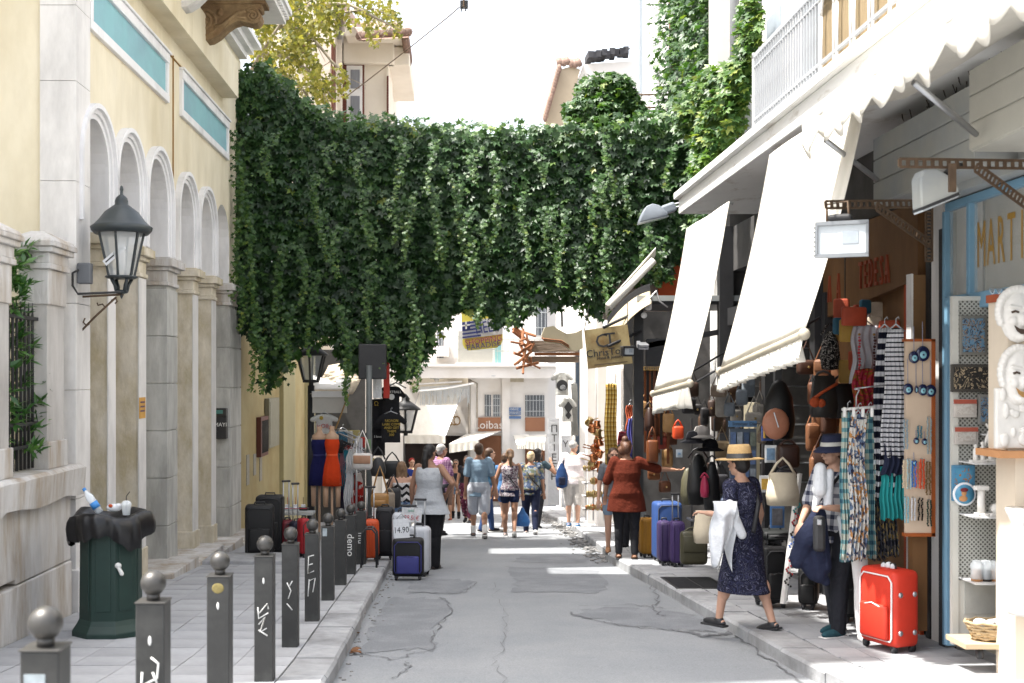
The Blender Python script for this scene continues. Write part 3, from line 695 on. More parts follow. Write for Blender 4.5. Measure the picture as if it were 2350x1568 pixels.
# ---- brown shop sign with raised letters
def wallmtx(x, y, z, tilt=0.0):
    return Matrix(((0, 0, -1, x), (-1, 0, 0, y), (0, 1, 0, z), (0, 0, 0, 1))) @ Matrix.Rotation(tilt, 4, 'Z')
SG = thing('shop_sign', 'brown wooden shop sign with tall red raised letters', 'sign', (XR-.1, 11.8, CZ+1))
part(SG, 'board', M().add([(XR-.05, 10.42, CZ+.84), (XR-.05, 13.1, CZ+.62), (XR-.05, 13.1, CZ+1.5), (XR-.05, 10.42, CZ+1.5), (XR+.02, 10.42, CZ+.84), (XR+.02, 13.1, CZ+.62), (XR+.02, 13.1, CZ+1.5), (XR+.02, 10.42, CZ+1.5)], [(0, 1, 2, 3), (7, 6, 5, 4), (0, 3, 7, 4), (1, 5, 6, 2), (0, 4, 5, 1), (3, 2, 6, 7)]), m_wood, world=True)
part(SG, 'seam', M().box(XR-.056, XR-.05, 12.35, 12.37, CZ+.68, CZ+1.5), m_black, world=True)
for i, ch in enumerate('\u039b\u0391 TEDESA'):
    if ch != ' ': part(SG, 'letter', M().text(ch, .38, wallmtx(XR-.06, (12.85-i*.3) if i < 2 else 11.86-(i-3)*.145, CZ+.97 if i > 2 else CZ+.9), .02, .42), mat('red_letter', S(176, 84, 52, .55), .6), world=True)
# shop B interior boards
SB = thing('shop_shelving', 'orange and brown wall boards inside the clothes shop', 'shelving', (XR+.3, 11.5, zp(11.5)))
part(SB, 'board', M().box(XR-.03, XR+.0, 10.42, 10.8, zp(10.5), CZ+.83), m_orange, world=True, label='orange upright board')
part(SB, 'board', M().box(XR+.02, XR+.05, 10.8, 13.1, zp(11)-.1, CZ+.8), m_wood, world=True)
part(SB, 'board', M().box(XR-.01, XR+.018, 11.95, 12.25, CZ-.3, CZ+.62), m_orange, world=True)
part(SB, 'end_board', M().box(XR-.135, XR+.03, 10.30, 10.40, CZ-2.0, CZ+.86), mat('light_brown_board', S(150, 112, 72, .6), .6, .15, 6), world=True)
part(SB, 'white_edge', M().box(XR-.155, XR-.136, 10.295, 10.405, CZ-2.0, CZ+.87), m_white, world=True)
for k in range(4): part(SB, 'shelf', M().box(XR-.0, XR+.03, 10.82, 11.9, CZ+.3-k*.35, CZ+.33-k*.35), m_wood, world=True)
# ---- blue framed shop window
BW = thing('shop_window', 'blue framed shop window with gold letters at right edge', 'window', (XR, 9, zp(9)))
zt0, zt1 = CZ+.58, CZ+1.33
for (ya, yb, z0, z1, nm) in ((9.80, 9.855, zp(9.8)+.02, zt1, 'frame_post'), (9.34, 9.39, zt0, zt1, 'frame_post'), (8.1, 9.8, zt0-.06, zt0+.06, 'transom'), (8.1, 9.8, zt1, zt1+.06, 'head_rail')):
    part(BW, nm, M().box(XR-.07, XR, ya, yb, z0, z1), m_blue, world=True, bevel=.006)
part(BW, 'pane', M().box(XR-.03, XR-.022, 8.1, 9.8, zt0+.06, zt1), glass('shop_glass', (.7, .72, .7), .04, .22), world=True)
part(BW, 'inner_wall', M().box(XR+.3, XR+.35, 8.0, 9.9, CZ-2.3, CZ+1.45), mat('inner_cream', S(206, 196, 176, .6), .8, .08, 3), world=True)
part(BW, 'jamb', M().box(XR-.04, XR+.05, 9.857, 9.862, zp(9.8), zt1), m_gry, world=True)
part(BW, 'head_moulding', M().box(XR-.2, XR, 8.0, 9.85, zt1+.07, zt1+.14).box(XR-.12, XR, 8.0, 9.85, zt1+.145, zt1+.22), m_grey, world=True)
for i, ch in enumerate('MARTI'): part(BW, 'letter', M().text(ch, .5, wallmtx(XR-.034, 9.2-i*.165, CZ+.98), .003, .42), mat('gold_letter', S(186, 146, 70, .6), .5), world=True)

# ================================================================= VINE CURTAIN across the street
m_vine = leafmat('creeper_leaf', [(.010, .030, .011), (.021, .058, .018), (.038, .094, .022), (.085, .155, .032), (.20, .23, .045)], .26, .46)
VC = thing('vine_curtain', 'thick dark green creeper hanging across the whole street', 'vine', (0, 21, CZ+1))
Y0, DEP = 20.3, 2.4
top = [(510, 205), (545, 150), (600, 130), (650, 175), (700, 222), (760, 258), (830, 268), (905, 268), (1000, 280), (1100, 290), (1200, 285), (1300, 278), (1420, 268), (1500, 262), (1560, 250), (1650, 250)]
bot = [(1650, 420), (1600, 470), (1560, 600), (1545, 640), (1490, 640), (1455, 625), (1420, 640), (1405, 700), (1380, 730), (1340, 690), (1290, 700), (1240, 695), (1200, 725), (1150, 745), (1110, 712), (1050, 706), (1010, 740), (990, 800), (955, 850), (925, 880), (890, 830), (860, 810), (815, 865), (780, 830), (740, 770), (690, 790), (640, 845), (610, 890), (590, 890), (588, 800), (560, 765), (520, 735), (500, 700), (512, 440)]
poly = top+bot
vp = []; vt = []
N0 = 90000
xs = G.uniform(490, 1660, N0); ys = G.uniform(120, 900, N0)
ok = inpoly(xs+G.normal(0, 5, N0), ys+G.normal(0, 7, N0), poly); xs, ys = xs[ok], ys[ok]
dep = np.minimum(G.exponential(.42, len(xs)), DEP)
lump = np.array([noise_v for noise_v in (0.25*np.sin(xs*.021+1.7*np.sin(ys*.013))*np.sin(ys*.017+2*np.sin(xs*.009)))])[0]
dep = np.clip(dep+lump+.25, 0, DEP+.5)
# fringe and gaps: thin out the lower edge
lowf = np.clip((ys-600)/250, 0, 1); keep = G.random(len(xs)) > .45*lowf+.25*np.clip((xs-1000)/300, 0, 1)*np.clip((ys-500)/150, 0, 1)
xs, ys, dep = xs[keep], ys[keep], dep[keep]
Yv = Y0+dep; PX_ = (xs-CX)/F*Y0; PZ_ = CZ+(HY-ys)/F*Y0
base = np.stack([PX_, Yv, PZ_], 1)
dd = np.stack([G.normal(0, .55, len(xs)), -.45+G.normal(0, .35, len(xs)), -.75+G.normal(0, .45, len(xs))], 1)
uu = np.stack([G.normal(0, .35, len(xs)), -.85+G.normal(0, .3, len(xs)), .6+G.normal(0, .3, len(xs))], 1)
clump = .5+.5*np.sin(xs*.034+2.3*np.sin(ys*.021))*np.sin(ys*.027+1.4*np.sin(xs*.018))
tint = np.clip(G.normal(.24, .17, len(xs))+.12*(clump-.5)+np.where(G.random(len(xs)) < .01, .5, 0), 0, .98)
top_y = np.interp(xs, [p[0] for p in top], [p[1] for p in top]); tint += .22*np.clip(1-(ys-top_y)/60, 0, 1)  # lighter tint along the top edge, sunlit look put into leaf colour
sz = .055+.11*G.random(len(xs))**1.2
n_k = 38000
if len(xs) > n_k:
    i = G.permutation(len(xs))[:n_k]; base, dd, uu, tint, sz = base[i], dd[i], uu[i], tint[i], sz[i]
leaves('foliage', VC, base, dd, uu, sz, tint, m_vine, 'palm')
# hanging shoots in front of the mass: small pale leaves in long strings
sp, sdv, suv, ss, stt = [], [], [], [], []
strings = [(540, 300, 690), (575, 460, 900), (595, 700, 905), (620, 300, 420), (640, 560, 800), (730, 400, 560), (745, 480, 600), (715, 620, 820), (790, 700, 905), (800, 760, 930), (850, 600, 780), (900, 460, 560), (935, 440, 600), (940, 620, 870), (955, 700, 900), (990, 320, 450), (1010, 520, 620), (1075, 470, 640), (1090, 340, 420), (1130, 480, 560), (1205, 440, 600), (1270, 470, 620), (1290, 480, 660), (1370, 400, 560), (1330, 560, 680), (1175, 690, 760), (1100, 690, 745), (1395, 520, 730), (1440, 400, 500), (1480, 520, 650), (1515, 540, 640), (665, 700, 860), (690, 560, 700), (770, 520, 640), (830, 340, 430), (880, 700, 860), (1240, 340, 420), (1060, 600, 700), (550, 600, 760), (760, 330, 400)]
for k in range(16): a = G.uniform(520, 1540); b = G.uniform(300, 600); strings.append((a, b, b+G.uniform(60, 200)))
for (px, ya, yb) in strings:
    n = int((yb-ya)/2.9); yy0 = Y0-.12-G.random()*.18; ph = G.random()*6
    for k in range(n*2):
        t = k/(n*2); y_ = ya+(yb-ya)*t; wd = (7+4*math.sin(ph*3))*(1-t)**1.5+2.5
        sp.append(((px+G.normal(0, wd)+9*math.sin(t*4+ph)+8*(G.random()-.5)-CX)/F*yy0, yy0+G.normal(0, .06), CZ+(HY-y_)/F*yy0))
        sdv.append((G.normal(0, .5), -.5+G.normal(0, .3), -.8+G.normal(0, .3))); suv.append((G.normal(0, .3), -.8, .7)); ss.append(G.uniform(.042, .072)*(1.15-.4*t)); stt.append(.44+.22*t+G.normal(0, .13))
for k in range(40):                    # sprigs standing up from the ragged top edge
    px = G.uniform(700, 1540); y0 = np.interp(px, [p[0] for p in top], [p[1] for p in top])+4; hgt = G.uniform(3, 12)*(2 if G.random() < .12 else 1); wdt = G.uniform(8, 26); yy0 = Y0+G.random()*1.6
    for q in range(int(4+hgt*.5)):
        y_ = y0-hgt*G.random(); sp.append(((px+G.normal(0, wdt*.5)-CX)/F*yy0, yy0+G.normal(0, .1), CZ+(HY-y_)/F*yy0)); sdv.append((G.normal(0, .7), -.2+G.normal(0, .5), .1+G.normal(0, .6))); suv.append((G.normal(0, .4), -.5, .8)); ss.append(G.uniform(.06, .12)); stt.append(.45+G.normal(0, .15))
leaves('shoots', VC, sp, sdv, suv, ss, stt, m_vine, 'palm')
m = M().smooth()
for k in range(26):
    x0 = -3.7+k*.29; z0 = CZ+3.6+RN.uniform(-.3, .3); m.tube([(x0+RN.uniform(-.2, .2), Y0+.8+RN.random()*1.2, z0-q*.55) for q in range(RN.randint(2, 4))], .018, 5)
for k in range(4): m.tube([(-3.75+q*.75, Y0+.6+k*.5, CZ+4.0+RN.uniform(-.15, .15)-(.25 if q > 2 else 0)) for q in range(11)], .03, 5)
part(VC, 'stem', m, mat('vine_stem', (.07, .05, .035), .9, .3), world=True)
def bush(name, label, cat, pts_fn, n, root_loc, tintm=.4, size=(.08, .15), mtl=m_vine, grp=None, kind='palm', out=(0, -.5, .2)):
    T = thing(name, label, cat, root_loc, group=grp)
    p = np.array([pts_fn() for _ in range(n)])
    d = np.stack([G.normal(out[0], .6, n), out[1]+G.normal(0, .5, n), -.45+G.normal(0, .5, n)], 1); u = np.stack([G.normal(out[0], .4, n), -.5+G.normal(0, .4, n), .9+G.normal(0, .3, n)], 1)
    leaves('foliage', T, p, d, u, G.uniform(*size, n), G.normal(tintm, .16, n), mtl, kind); return T
def ellp(c, r):
    def f():
        v = G.normal(0, 1, 3); v /= np.linalg.norm(v); k = G.random()**.33; return (c[0]+v[0]*r[0]*k, c[1]+v[1]*r[1]*k, c[2]+v[2]*r[2]*k)
    return f
def multi(fs):
    return lambda: fs[int(G.random()*len(fs))]()
bush('ivy_column', 'ivy column climbing the tall white building up to the frame top', 'vine', lambda: (4.25-G.random()**2*.45, 19.3+G.random()*4.6, CZ+2.3+G.random()*6.2), 6500, (4.2, 21.5, CZ+2.3), .42, out=(-.6, -.4, .2))
q = P(1395, 215, 22.6)
bush('creeper_mound', 'rounded creeper mound rising above the vine curtain beside iron balcony', 'vine', multi([ellp((q.x-.05, 22.6, q.z-.1), (.62, .6, .5)), ellp((q.x-.25, 22.4, q.z-.4), (.62, .6, .3)), ellp((q.x+.1, 22.6, q.z+.05), (.38, .4, .32)), ellp((q.x+.3, 22.6, q.z-.35), (.4, .5, .35))]), 3600, (q.x, 22.6, q.z-.6), .48)
bush('trailing_ivy', 'sunlit ivy trailing over the end of the balcony slab', 'vine', multi([ellp(P(1640, 215, 17.6), (.32, .5, .4)), ellp(P(1660, 270, 17.0), (.3, .5, .45)), ellp(P(1630, 330, 17.1), (.24, .4, .4)), ellp(P(1612, 390, 17.0), (.14, .4, .25)), ellp(P(1600, 260, 18.0), (.35, .5, .4)), ellp(P(1655, 440, 15.8), (.05, .1, .12)), ellp(P(1690, 190, 16.8), (.2, .5, .4)), ellp(P(1720, 70, 16.5), (.14, .5, .55))]), 4200, (3.8, 17, CZ+2.5), .62, out=(-.4, -.5, .2))
# ================================================================= FAR END: facade closing the street
YE = 45.0
def R_(px0, py0, px1, py1, Y, d0=-.06, d1=.3, m=None):
    m = m or M(); a, b = sorted((XX(px0, Y), XX(px1, Y))); z0, z1 = sorted((ZZ(py0, Y), ZZ(py1, Y)))
    return m.box(a, b, Y+d0, Y+d1, z0, z1)
m_far = mat('far_white', S(242, 238, 234, .78), .85, .04, 1.2, .05, c2=S(226, 218, 208, .78), s2=.5, t2=.6)
m_farw = mat('far_window', S(120, 126, 134, .5), .3, .15, 2)
m_bar = mat('far_bars', S(200, 204, 206, .7), .6)
m_terra = mat('terracotta_panel', S(176, 124, 94, .6), .8, .1, 2)
m_doorw = mat('varnished_door', S(150, 92, 52, .5), .5, .15, 3)
m_gold = mat('gold_letter', (1, 1, 1))
EB = thing('corner_house', 'white two storey house closing the end of the street', 'house', (1, 46, zr(46)))
m = M(); R_(1075, 1190, 1258, 330, YE, 0, 6, m); R_(1258, 1190, 1420, 330, YE+.6, 0, 6, m); R_(925, 1000, 1075, 600, YE+.5, 0, 6, m); R_(700, 1190, 925, 560, YE+1, 0, 5, m); R_(925, 1190, 1075, 995, YE+2.5, 0, 4, m)
part(EB, 'wall', m, m_far, world=True)
part(EB, 'shop_interior', R_(930, 1185, 1074, 1000, YE+2.4, 0, .08), mat('shop_brown', S(96, 82, 78, .45), .8, .5, 1.2), world=True)
m = M(); R_(935, 868, 1275, 842, YE, -.8, .1, m); R_(935, 842, 1275, 836, YE, -.9, .1, m); part(EB, 'cornice_ledge', m, m_far, world=True)
part(EB, 'pilaster', R_(1075, 1190, 1090, 868, YE, -.1, .1), m_far, world=True); part(EB, 'pilaster', R_(1152, 1190, 1170, 868, YE, -.12, .1), m_far, world=True)
part(EB, 'drain_pipe', M().smooth().tube([P(1077, 1110, YE-.2), P(1077, 870, YE-.2)], .05, 6).tube([P(1095, 960, YE-.2), P(1095, 880, YE-.2), P(1077, 872, YE-.2)], .03, 6), mat('pipe_pale', S(190, 180, 166), .6), world=True)
def gridwin(x0, y0, x1, y1, nv, nh, Y=YE, nm='window'):
    w_ = part(EB, nm, R_(x0-2, y0-2, x1+2, y1+2, Y, -.04, .05), m_far, world=True)
    part(w_, 'pane', R_(x0, y0, x1, y1, Y, -.06, -.045), m_farw)
    b_ = M()
    for k in range(nv): x = x0+(x1-x0)*(k+.5)/nv; R_(x-.7, y0, x+.7, y1, Y, -.1, -.08, b_)
    for k in range(nh): y = y0+(y1-y0)*(k+.5)/nh; R_(x0, y-.8, x1, y+.8, Y, -.105, -.085, b_)
    part(w_, 'grille', b_, m_bar)
gridwin(1112, 906, 1127, 956, 2, 1); gridwin(1131, 906, 1148, 956, 4, 3); gridwin(1205, 907, 1249, 956, 6, 2)
gridwin(1003, 762, 1018, 822, 2, 2, YE+.5); gridwin(1230, 700, 1255, 770, 3, 2)
# upper balcony of the house
bal = part(EB, 'balcony', R_(1045, 838, 1250, 834, YE, -.8, 0), m_far, world=True)
m = M()
for k in range(28): x = 1052+k*3.0; R_(x-.5, 774, x+.5, 836, YE, -.78, -.76, m)
for y in (774, 803, 834): R_(1050, y-1.2, 1137, y+1, YE, -.79, -.75, m)
for k in range(10): x = 1140+k*12; R_(x-.5, 780, x+.5, 836, YE, -.78, -.76, m)
R_(1137, 779, 1260, 781, YE, -.79, -.75, m); R_(1137, 806, 1260, 808, YE, -.79, -.75, m)
part(bal, 'railing', m, mat('rail_pale', S(196, 198, 186), .6))
part(EB, 'door', R_(1136, 770, 1150, 836, YE, -.05, .02), mat('teal_door', S(140, 190, 190, .6), .6), world=True)
part(EB, 'upper_recess', R_(1052, 760, 1130, 836, YE, -.03, .02), mat('recess_pale', S(196, 192, 184, .6), .8, .05, 2), world=True)
part(EB, 'air_vent', R_(1000, 795, 1030, 818, YE, -.4, .5), m_far, world=True)
# ground floor of the house
part(EB, 'wood_panel', R_(1097, 990, 1149, 958, YE, -.1, -.03), m_terra, world=True); part(EB, 'wood_panel', R_(1205, 990, 1250, 958, YE, -.1, -.03), m_terra, world=True)
part(EB, 'panel_lettering', M().text('Loibas', .42, Matrix.Translation(P(1121, 976, YE-.12))@Matrix.Rotation(PI/2, 4, 'X'), .02), m_far, world=True)
part(EB, 'shop_opening', R_(1100, 1150, 1150, 1000, YE, -.07, -.02), m_doorw, world=True)
dr_ = part(EB, 'door', R_(1205, 1145, 1250, 1028, YE, -.1, -.03), m_doorw, world=True)
for k in range(2): part(dr_, 'door_pane', R_(1211+k*20, 1130, 1225+k*20, 1045, YE, -.12, -.105), mat('door_glass', S(70, 64, 60), .2, .3, 1))
part(EB, 'plaque', R_(1171, 877, 1202, 852, YE, -.05, -.001), mat('plaque_stone', S(206, 196, 174), .8), world=True)
part(EB, 'plaque_lettering', M().text('\u039f\u0394\u039f\u03a3', .16, Matrix.Translation(P(1186, 857, YE-.06))@Matrix.Rotation(PI/2, 4, 'X'), .01).text('\u039a\u0391\u03a0\u039d\u0399\u039a\u0391\u03a1\u0395\u0391\u03a3', .11, Matrix.Translation(P(1186, 865, YE-.06))@Matrix.Rotation(PI/2, 4, 'X'), .01), mat('engraved', S(140, 124, 100), .8), world=True)
NS = thing('street_name_sign', 'blue and white street name plates between the two far windows', 'sign', tuple(P(1180, 962, YE)))
for (y0, y1) in ((935, 944), (945, 952), (955, 961)): part(NS, 'plate', R_(1168, y1, 1195, y0, YE, -.16, -.125), mat('sign_blue', S(96, 130, 180), .5), world=True)
part(NS, 'lettering', M().text('\u039f\u0394\u039f\u03a3', .11, Matrix.Translation(P(1181, 939.5, YE-.17))@Matrix.Rotation(PI/2, 4, 'X'), .01).text('\u039c\u039d\u0397\u03a3\u0399\u039a\u039b\u0395\u039f\u03a5\u03a3', .08, Matrix.Translation(P(1181, 948.5, YE-.17))@Matrix.Rotation(PI/2, 4, 'X'), .01), m_white, world=True)
GR = thing('wall_lettering', 'gold raised shop letters beside the far white awning', 'lettering', tuple(P(1040, 975, YE+.4)))
for i, ch in enumerate('GRECO'): part(GR, 'letter', M().text(ch, .52, Matrix.Translation(P(1016+i*8.2, 967, YE+.35))@Matrix.Rotation(PI/2, 4, 'X'), .04, .7), mat('gold_paint', S(170, 128, 60, .6), .5), world=True)
part(GR, 'board', R_(1005, 995, 1074, 940, YE+.4, 0, .06), m_far, world=True)
def far_awning(label, px, Yb, Yf, mtl=m_canvas):
    """px: (x0,y0) (x1,y0) top on the wall, (x2,y2) (x3,y3) front bar, drop in px"""
    (a, b, c, d, drop) = px; A = thing('far_awning', label, 'awning', tuple((P(*a, Yb)+P(*b, Yb))/2), group='far awnings at the street end')
    p0, p1, p2, p3 = P(*a, Yb), P(*b, Yb), P(*c, Yf), P(*d, Yf)
    part(A, 'fabric', M().sheet(lambda u, v: p0.lerp(p1, u).lerp(p2.lerp(p3, u), v), 4, 4, (0, 0, .02)), mtl, world=True)
    q2, q3 = p2-Vector((0, .02, drop/F*Yf)), p3-Vector((0, .02, drop/F*Yf))
    part(A, 'valance', M().sheet(lambda u, v: (p2.lerp(p3, u)+Vector((0, -.015, 0))).lerp(q2.lerp(q3, u), v)+Vector((0, .02*math.sin(u*30)*v, 0)), 30, 2, (0, .01, 0)), mtl, world=True)
    part(A, 'side_arm', M().cyl(p0, p2, .02, n=5).cyl(p1, p3, .02, n=5), m_steel, world=True)
far_awning('large steep white awning at the left of the street end', ((965, 893), (1063, 893), (928, 1000), (1022, 1000), 18), 44.8, 43.2)
far_awning('small white awning over the brown shop below the wooden panel', ((1072, 996), (1150, 990), (1031, 1020), (1098, 1010), 20), 44.9, 43.0)
far_awning('little folded white awning beside the far wooden door', ((1178, 1000), (1215, 998), (1186, 1022), (1210, 1022), 8), 44.8, 44.0)
far_awning('short white awning with faint letters over the far wooden door', ((1212, 1000), (1256, 998), (1205, 1012), (1250, 1016), 18), 44.8, 43.8)
part(EB, 'painted_soffit_shade', R_(940, 893, 1074, 862, YE+.48, -.02, .02), mat('soffit_shade_beige', S(214, 204, 186, .7), .8), world=True)  # shade under the ledge painted as a flat beige strip
IC = thing('icicle_lights', 'curtain of white icicle light strings under the far cornice', 'lights', tuple(P(1000, 880, 44)))
m = M()
for k in range(60):
    x = 965+k*1.9; y1 = 915+RN.uniform(-14, 22); p = P(x, 888-k*.12, 44.2)
    m.tube([p, P(x+RN.uniform(-1, 1), y1, 44.2)], .012, 3)
part(IC, 'strands', m, m_bar, world=True, kind='stuff')
part(IC, 'pole', M().tube([P(955, 898, 44.2), P(1020, 892, 44.2), P(1088, 880, 44.2)], .04, 5).tube([P(960, 882, 44.3), P(1060, 876, 44.3)], .03, 5), m_white, world=True)
# wall lamps on the facade
def wall_lamp(label, p, s=1.0, mtl=None):
    A = thing('wall_lamp', label, 'lamp', tuple(p)); a = M().smooth().lathe([(.02*s, .18*s), (.05*s, .16*s), (.13*s, .02*s), (.2*s, 0), (.2*s, -.02*s)], (0, 0, 0), 12)
    part(A, 'shade', a, mtl or m_steel); part(A, 'bracket', M().tube([(0, 0, .16*s), (0, .1*s, .26*s), (0, .5*s, .2*s)], .025*s, 5), mtl or m_steel); part(A, 'bulb', M().smooth().ell((0, 0, -.02*s), .08*s), m_white)
wall_lamp('grey wall lamp under the ledge of the far white house', P(1132, 862, 44.4), 1.1); wall_lamp('pale lamp above the far left awning', P(1002, 868, 44.7), 1.3, m_bar)
# ================================================================= BACKGROUND HOUSES AND TREE ABOVE THE VINES
HL = thing('cream_house', 'cream house with tiled roof and brown shutters behind the vines', 'house', (-2.5, 28, zr(28)))
YH = 29.0
m_cream = mat('cream_render', S(242, 232, 218, .76), .85, .04, 2, .06, c2=S(232, 220, 204, .76), s2=.6)
m_roof = mat('roof_tile', S(178, 146, 130, .45), .85, .25, 5, .3, rand=.2)
m_shut = mat('brown_shutter', S(120, 62, 46, .55), .6, .1, 5)
def RR(x0, y0, x1, y1, Y, d0, d1, m=None): return R_(x0, y0, x1, y1, Y, d0, d1, m)
m = M(); RR(595, 420, 768, -40, YH, 0, 5, m); RR(768, 420, 886, 100, YH+1.0, 0, 6, m); RR(660, 420, 770, 160, YH-.002, -.05, .3, m)
part(HL, 'wall', m, m_cream, world=True)
m = M(); RR(790, 150, 905, 88, YH+1, -.25, .1, m); RR(800, 106, 935, 86, YH+1, -.9, 4, m); RR(880, 150, 940, 108, YH+1, -.05, 4, m); RR(770, 420, 784, 90, YH+.6, 0, 2, m)
part(HL, 'eaves', m, m_cream, world=True, bevel=.02)
part(HL, 'corner_board', RR(886, 420, 892, 110, YH+1, -.02, 2), m_cream, world=True)
tmesh = M().smooth().add([], []).tube([(0, 0, 0), (0, .9, .28)], .11, 8).data('roof_tile', m_roof)
for k in range(13):
    o = part(HL, 'roof_tile', tmesh, None); p = P(826+k*9.0, 84-k*.8+RN.uniform(-2, 2), YH); o.location = p-Vector(HL.location)
for k in range(13):
    o = part(HL, 'roof_tile', tmesh, None); p = P(928+k*.8, 80+k*5.4, YH+.1+k*.12); o.location = p-Vector(HL.location); o.scale = (.8, .5, .8)
RT = part(HL, 'roof', M().add([P(820, 92, YH-.2), P(938, 86, YH-.2), P(915, 50, YH+4), P(820, 50, YH+4)], [(0, 1, 2, 3)]).add([P(768, -10, YH-.3), P(830, 92, YH-.3), P(830, 60, YH+3), P(768, -30, YH+3)], [(0, 1, 2, 3)]), m_roof, world=True)
wf = part(HL, 'window', RR(785, 290, 836, 142, YH+1, -.05, .02), m_shut, world=True)
part(wf, 'frame', RR(796, 290, 832, 152, YH+1, -.06, -.03), m_white)
for (y0, y1) in ((162, 205), (222, 290)): part(wf, 'pane', RR(805, y1, 826, y0, YH+1, -.08, -.062), mat('curtain_glass', S(150, 152, 160, .6), .3, .2, 8, stretch=(6, 1, .3)))
def louvre(x0, x1, y0, y1, Y, n, root=HL):
    f = part(root, 'shutter', RR(x0, y1, x1, y0, Y, -.03, 0), m_shut, world=True)
    m = M()
    for k in range(n): y = y0+(y1-y0)*(k+.5)/n; RR(x0+1, y+(y1-y0)/n*.3, x1-1, y-(y1-y0)/n*.3, Y, -.06, -.035, m)
    part(f, 'louvres', m, m_shut, kind='stuff')
louvre(783, 795, 152, 290, YH+.9, 22); louvre(667, 702, 88, 130, YH-.06, 8); louvre(887.5, 892, 175, 290, YH+.9, 18)
part(HL, 'shutter', M().box(XX(768, YH)-.02, XX(768, YH)+.03, YH-.62, YH-.02, ZZ(262, YH), ZZ(108, YH)), m_shut, world=True)
part(HL, 'globe_lamp', M().smooth().ell(P(791, 209, YH+.5), .085), m_white, world=True)
HR = thing('roofed_house', 'white house with broken clay tiles and dark roof scaffold behind the mound', 'house', (3.5, 36, zr(36)))
YR = 36.0
m = M(); m.add([P(1310, 420, YR), P(1310, 280, YR), P(1335, 150, YR), P(1480, 140, YR), P(1480, 420, YR)], [(0, 4, 3, 2, 1)]); q = len(m.v)
m2 = M().ext([P(1298, 420, YR), P(1300, 262, YR), P(1338, 148, YR), P(1480, 138, YR), P(1480, 420, YR)], (0, 5, 0)); part(HR, 'wall', m2, m_far, world=True)
part(HR, 'eave', M().ext([P(1252, 282, YR-.2), P(1268, 205, YR-.2), P(1285, 160, YR-.2), P(1312, 152, YR-.2), P(1332, 160, YR-.2), P(1292, 300, YR-.2)], (0, .8, 0)), mat('eave_beige', S(214, 196, 170, .66), .8, .1, 2), world=True)
for k in range(18):
    o = part(HR, 'roof_tile', tmesh, None); o.location = P(1251+k*2.0, 275-k*6.9, YR-.5)-Vector(HR.location); o.scale = (.55, .4, .7)
for k in range(6):
    o = part(HR, 'roof_tile', tmesh, None); o.location = P(1285+k*9, 150-RN.uniform(0, 8), YR-.3)-Vector(HR.location); o.scale = (.8, .5, .8)
m = M()
for k in range(9): m.obox(P(1352+k*10.5, 131-k*1.5+RN.uniform(-2, 2), YR), (.16, .5, .2), (RN.uniform(-.2, .2), 0, RN.uniform(-.2, .2)))
m.add([P(1350, 125, YR), P(1446, 110, YR), P(1446, 114, YR+2), P(1350, 129, YR+2)], [(0, 1, 2, 3)])
part(HR, 'roof_scaffold', m, mat('charred_wood', S(70, 70, 74), .9, .3, 6), world=True)
# yellow leaved tree
TR = thing('yellow_tree', 'drooping tree with yellow green leaves in front of cream house', 'tree', (-6.4, 27, zr(27)))
m_yleaf = leafmat('yellow_leaf', [(.07, .085, .022), (.13, .135, .03), (.20, .185, .04), (.26, .22, .07)], .35, .6)
YT = 26.0
tw = [[(560, 190), (600, 120), (640, 60), (700, 10), (760, -30)], [(600, 120), (660, 130), (705, 160), (740, 200), (770, 230)], [(640, 60), (700, 70), (780, 30), (860, 20), (920, 50)], [(600, 140), (640, 170), (690, 200), (720, 240)], [(650, 40), (720, 90), (760, 140), (800, 180)], [(700, 10), (800, 10), (860, 40), (900, 60)]]
m = M().smooth(); P3 = []
for k in range(60):
    b = RN.choice(tw); i = RN.randrange(1, len(b)); a0 = b[i]; a1 = (a0[0]+RN.uniform(-40, 50), a0[1]+RN.uniform(0, 60)); m.tube([P(*a0, YT+RN.uniform(-.5, .5)), P(*a1, YT+RN.uniform(-.6, .6))], [.012, .004], 4)
for t in tw:
    pts = [P(a, b, YT+RN.uniform(-.5, .5)) for a, b in t]; m.tube(pts, [.05, .04, .03, .02, .01][:len(pts)], 5)
m.tube([(-6.4, 27, zr(27)), (-5.9, 26.5, CZ+3), P(560, 190, 26)], [.22, .18, .06], 8); part(TR, 'trunk', m, mat('bark_pale', (.28, .24, .18)), world=True)
reg = [(545, -20), (800, -30), (880, 0), (925, 45), (915, 70), (880, 60), (860, 100), (848, 85), (820, 40), (790, 45), (760, 60), (745, 95), (720, 90), (715, 130), (770, 160), (798, 175), (800, 195), (770, 225), (755, 240), (720, 225), (690, 215), (645, 195), (620, 160), (570, 135), (560, 90), (545, 60)]
n = 15000; xs = G.uniform(540, 930, n); ys = G.uniform(-40, 245, n); k = inpoly(xs, ys, reg)
cl = np.sin(xs*.05+2*np.sin(ys*.03))*np.sin(ys*.055+1.5*np.sin(xs*.03)); k &= (cl+G.normal(0, .45, n) > -.05)
xs, ys = xs[k], ys[k]; n = len(xs); Yv = YT+G.normal(0, .6, n)
leaves('foliage', TR, np.stack([(xs-CX)/F*YT, Yv, CZ+(HY-ys)/F*YT], 1), np.stack([G.normal(0, .45, n), G.normal(0, .4, n), -.9+G.normal(0, .25, n)], 1), np.stack([G.normal(0, .5, n), -.7+G.normal(0, .4, n), G.normal(0, .4, n)], 1), G.uniform(.06, .115, n), G.normal(.5, .25, n), m_yleaf, 'tri')
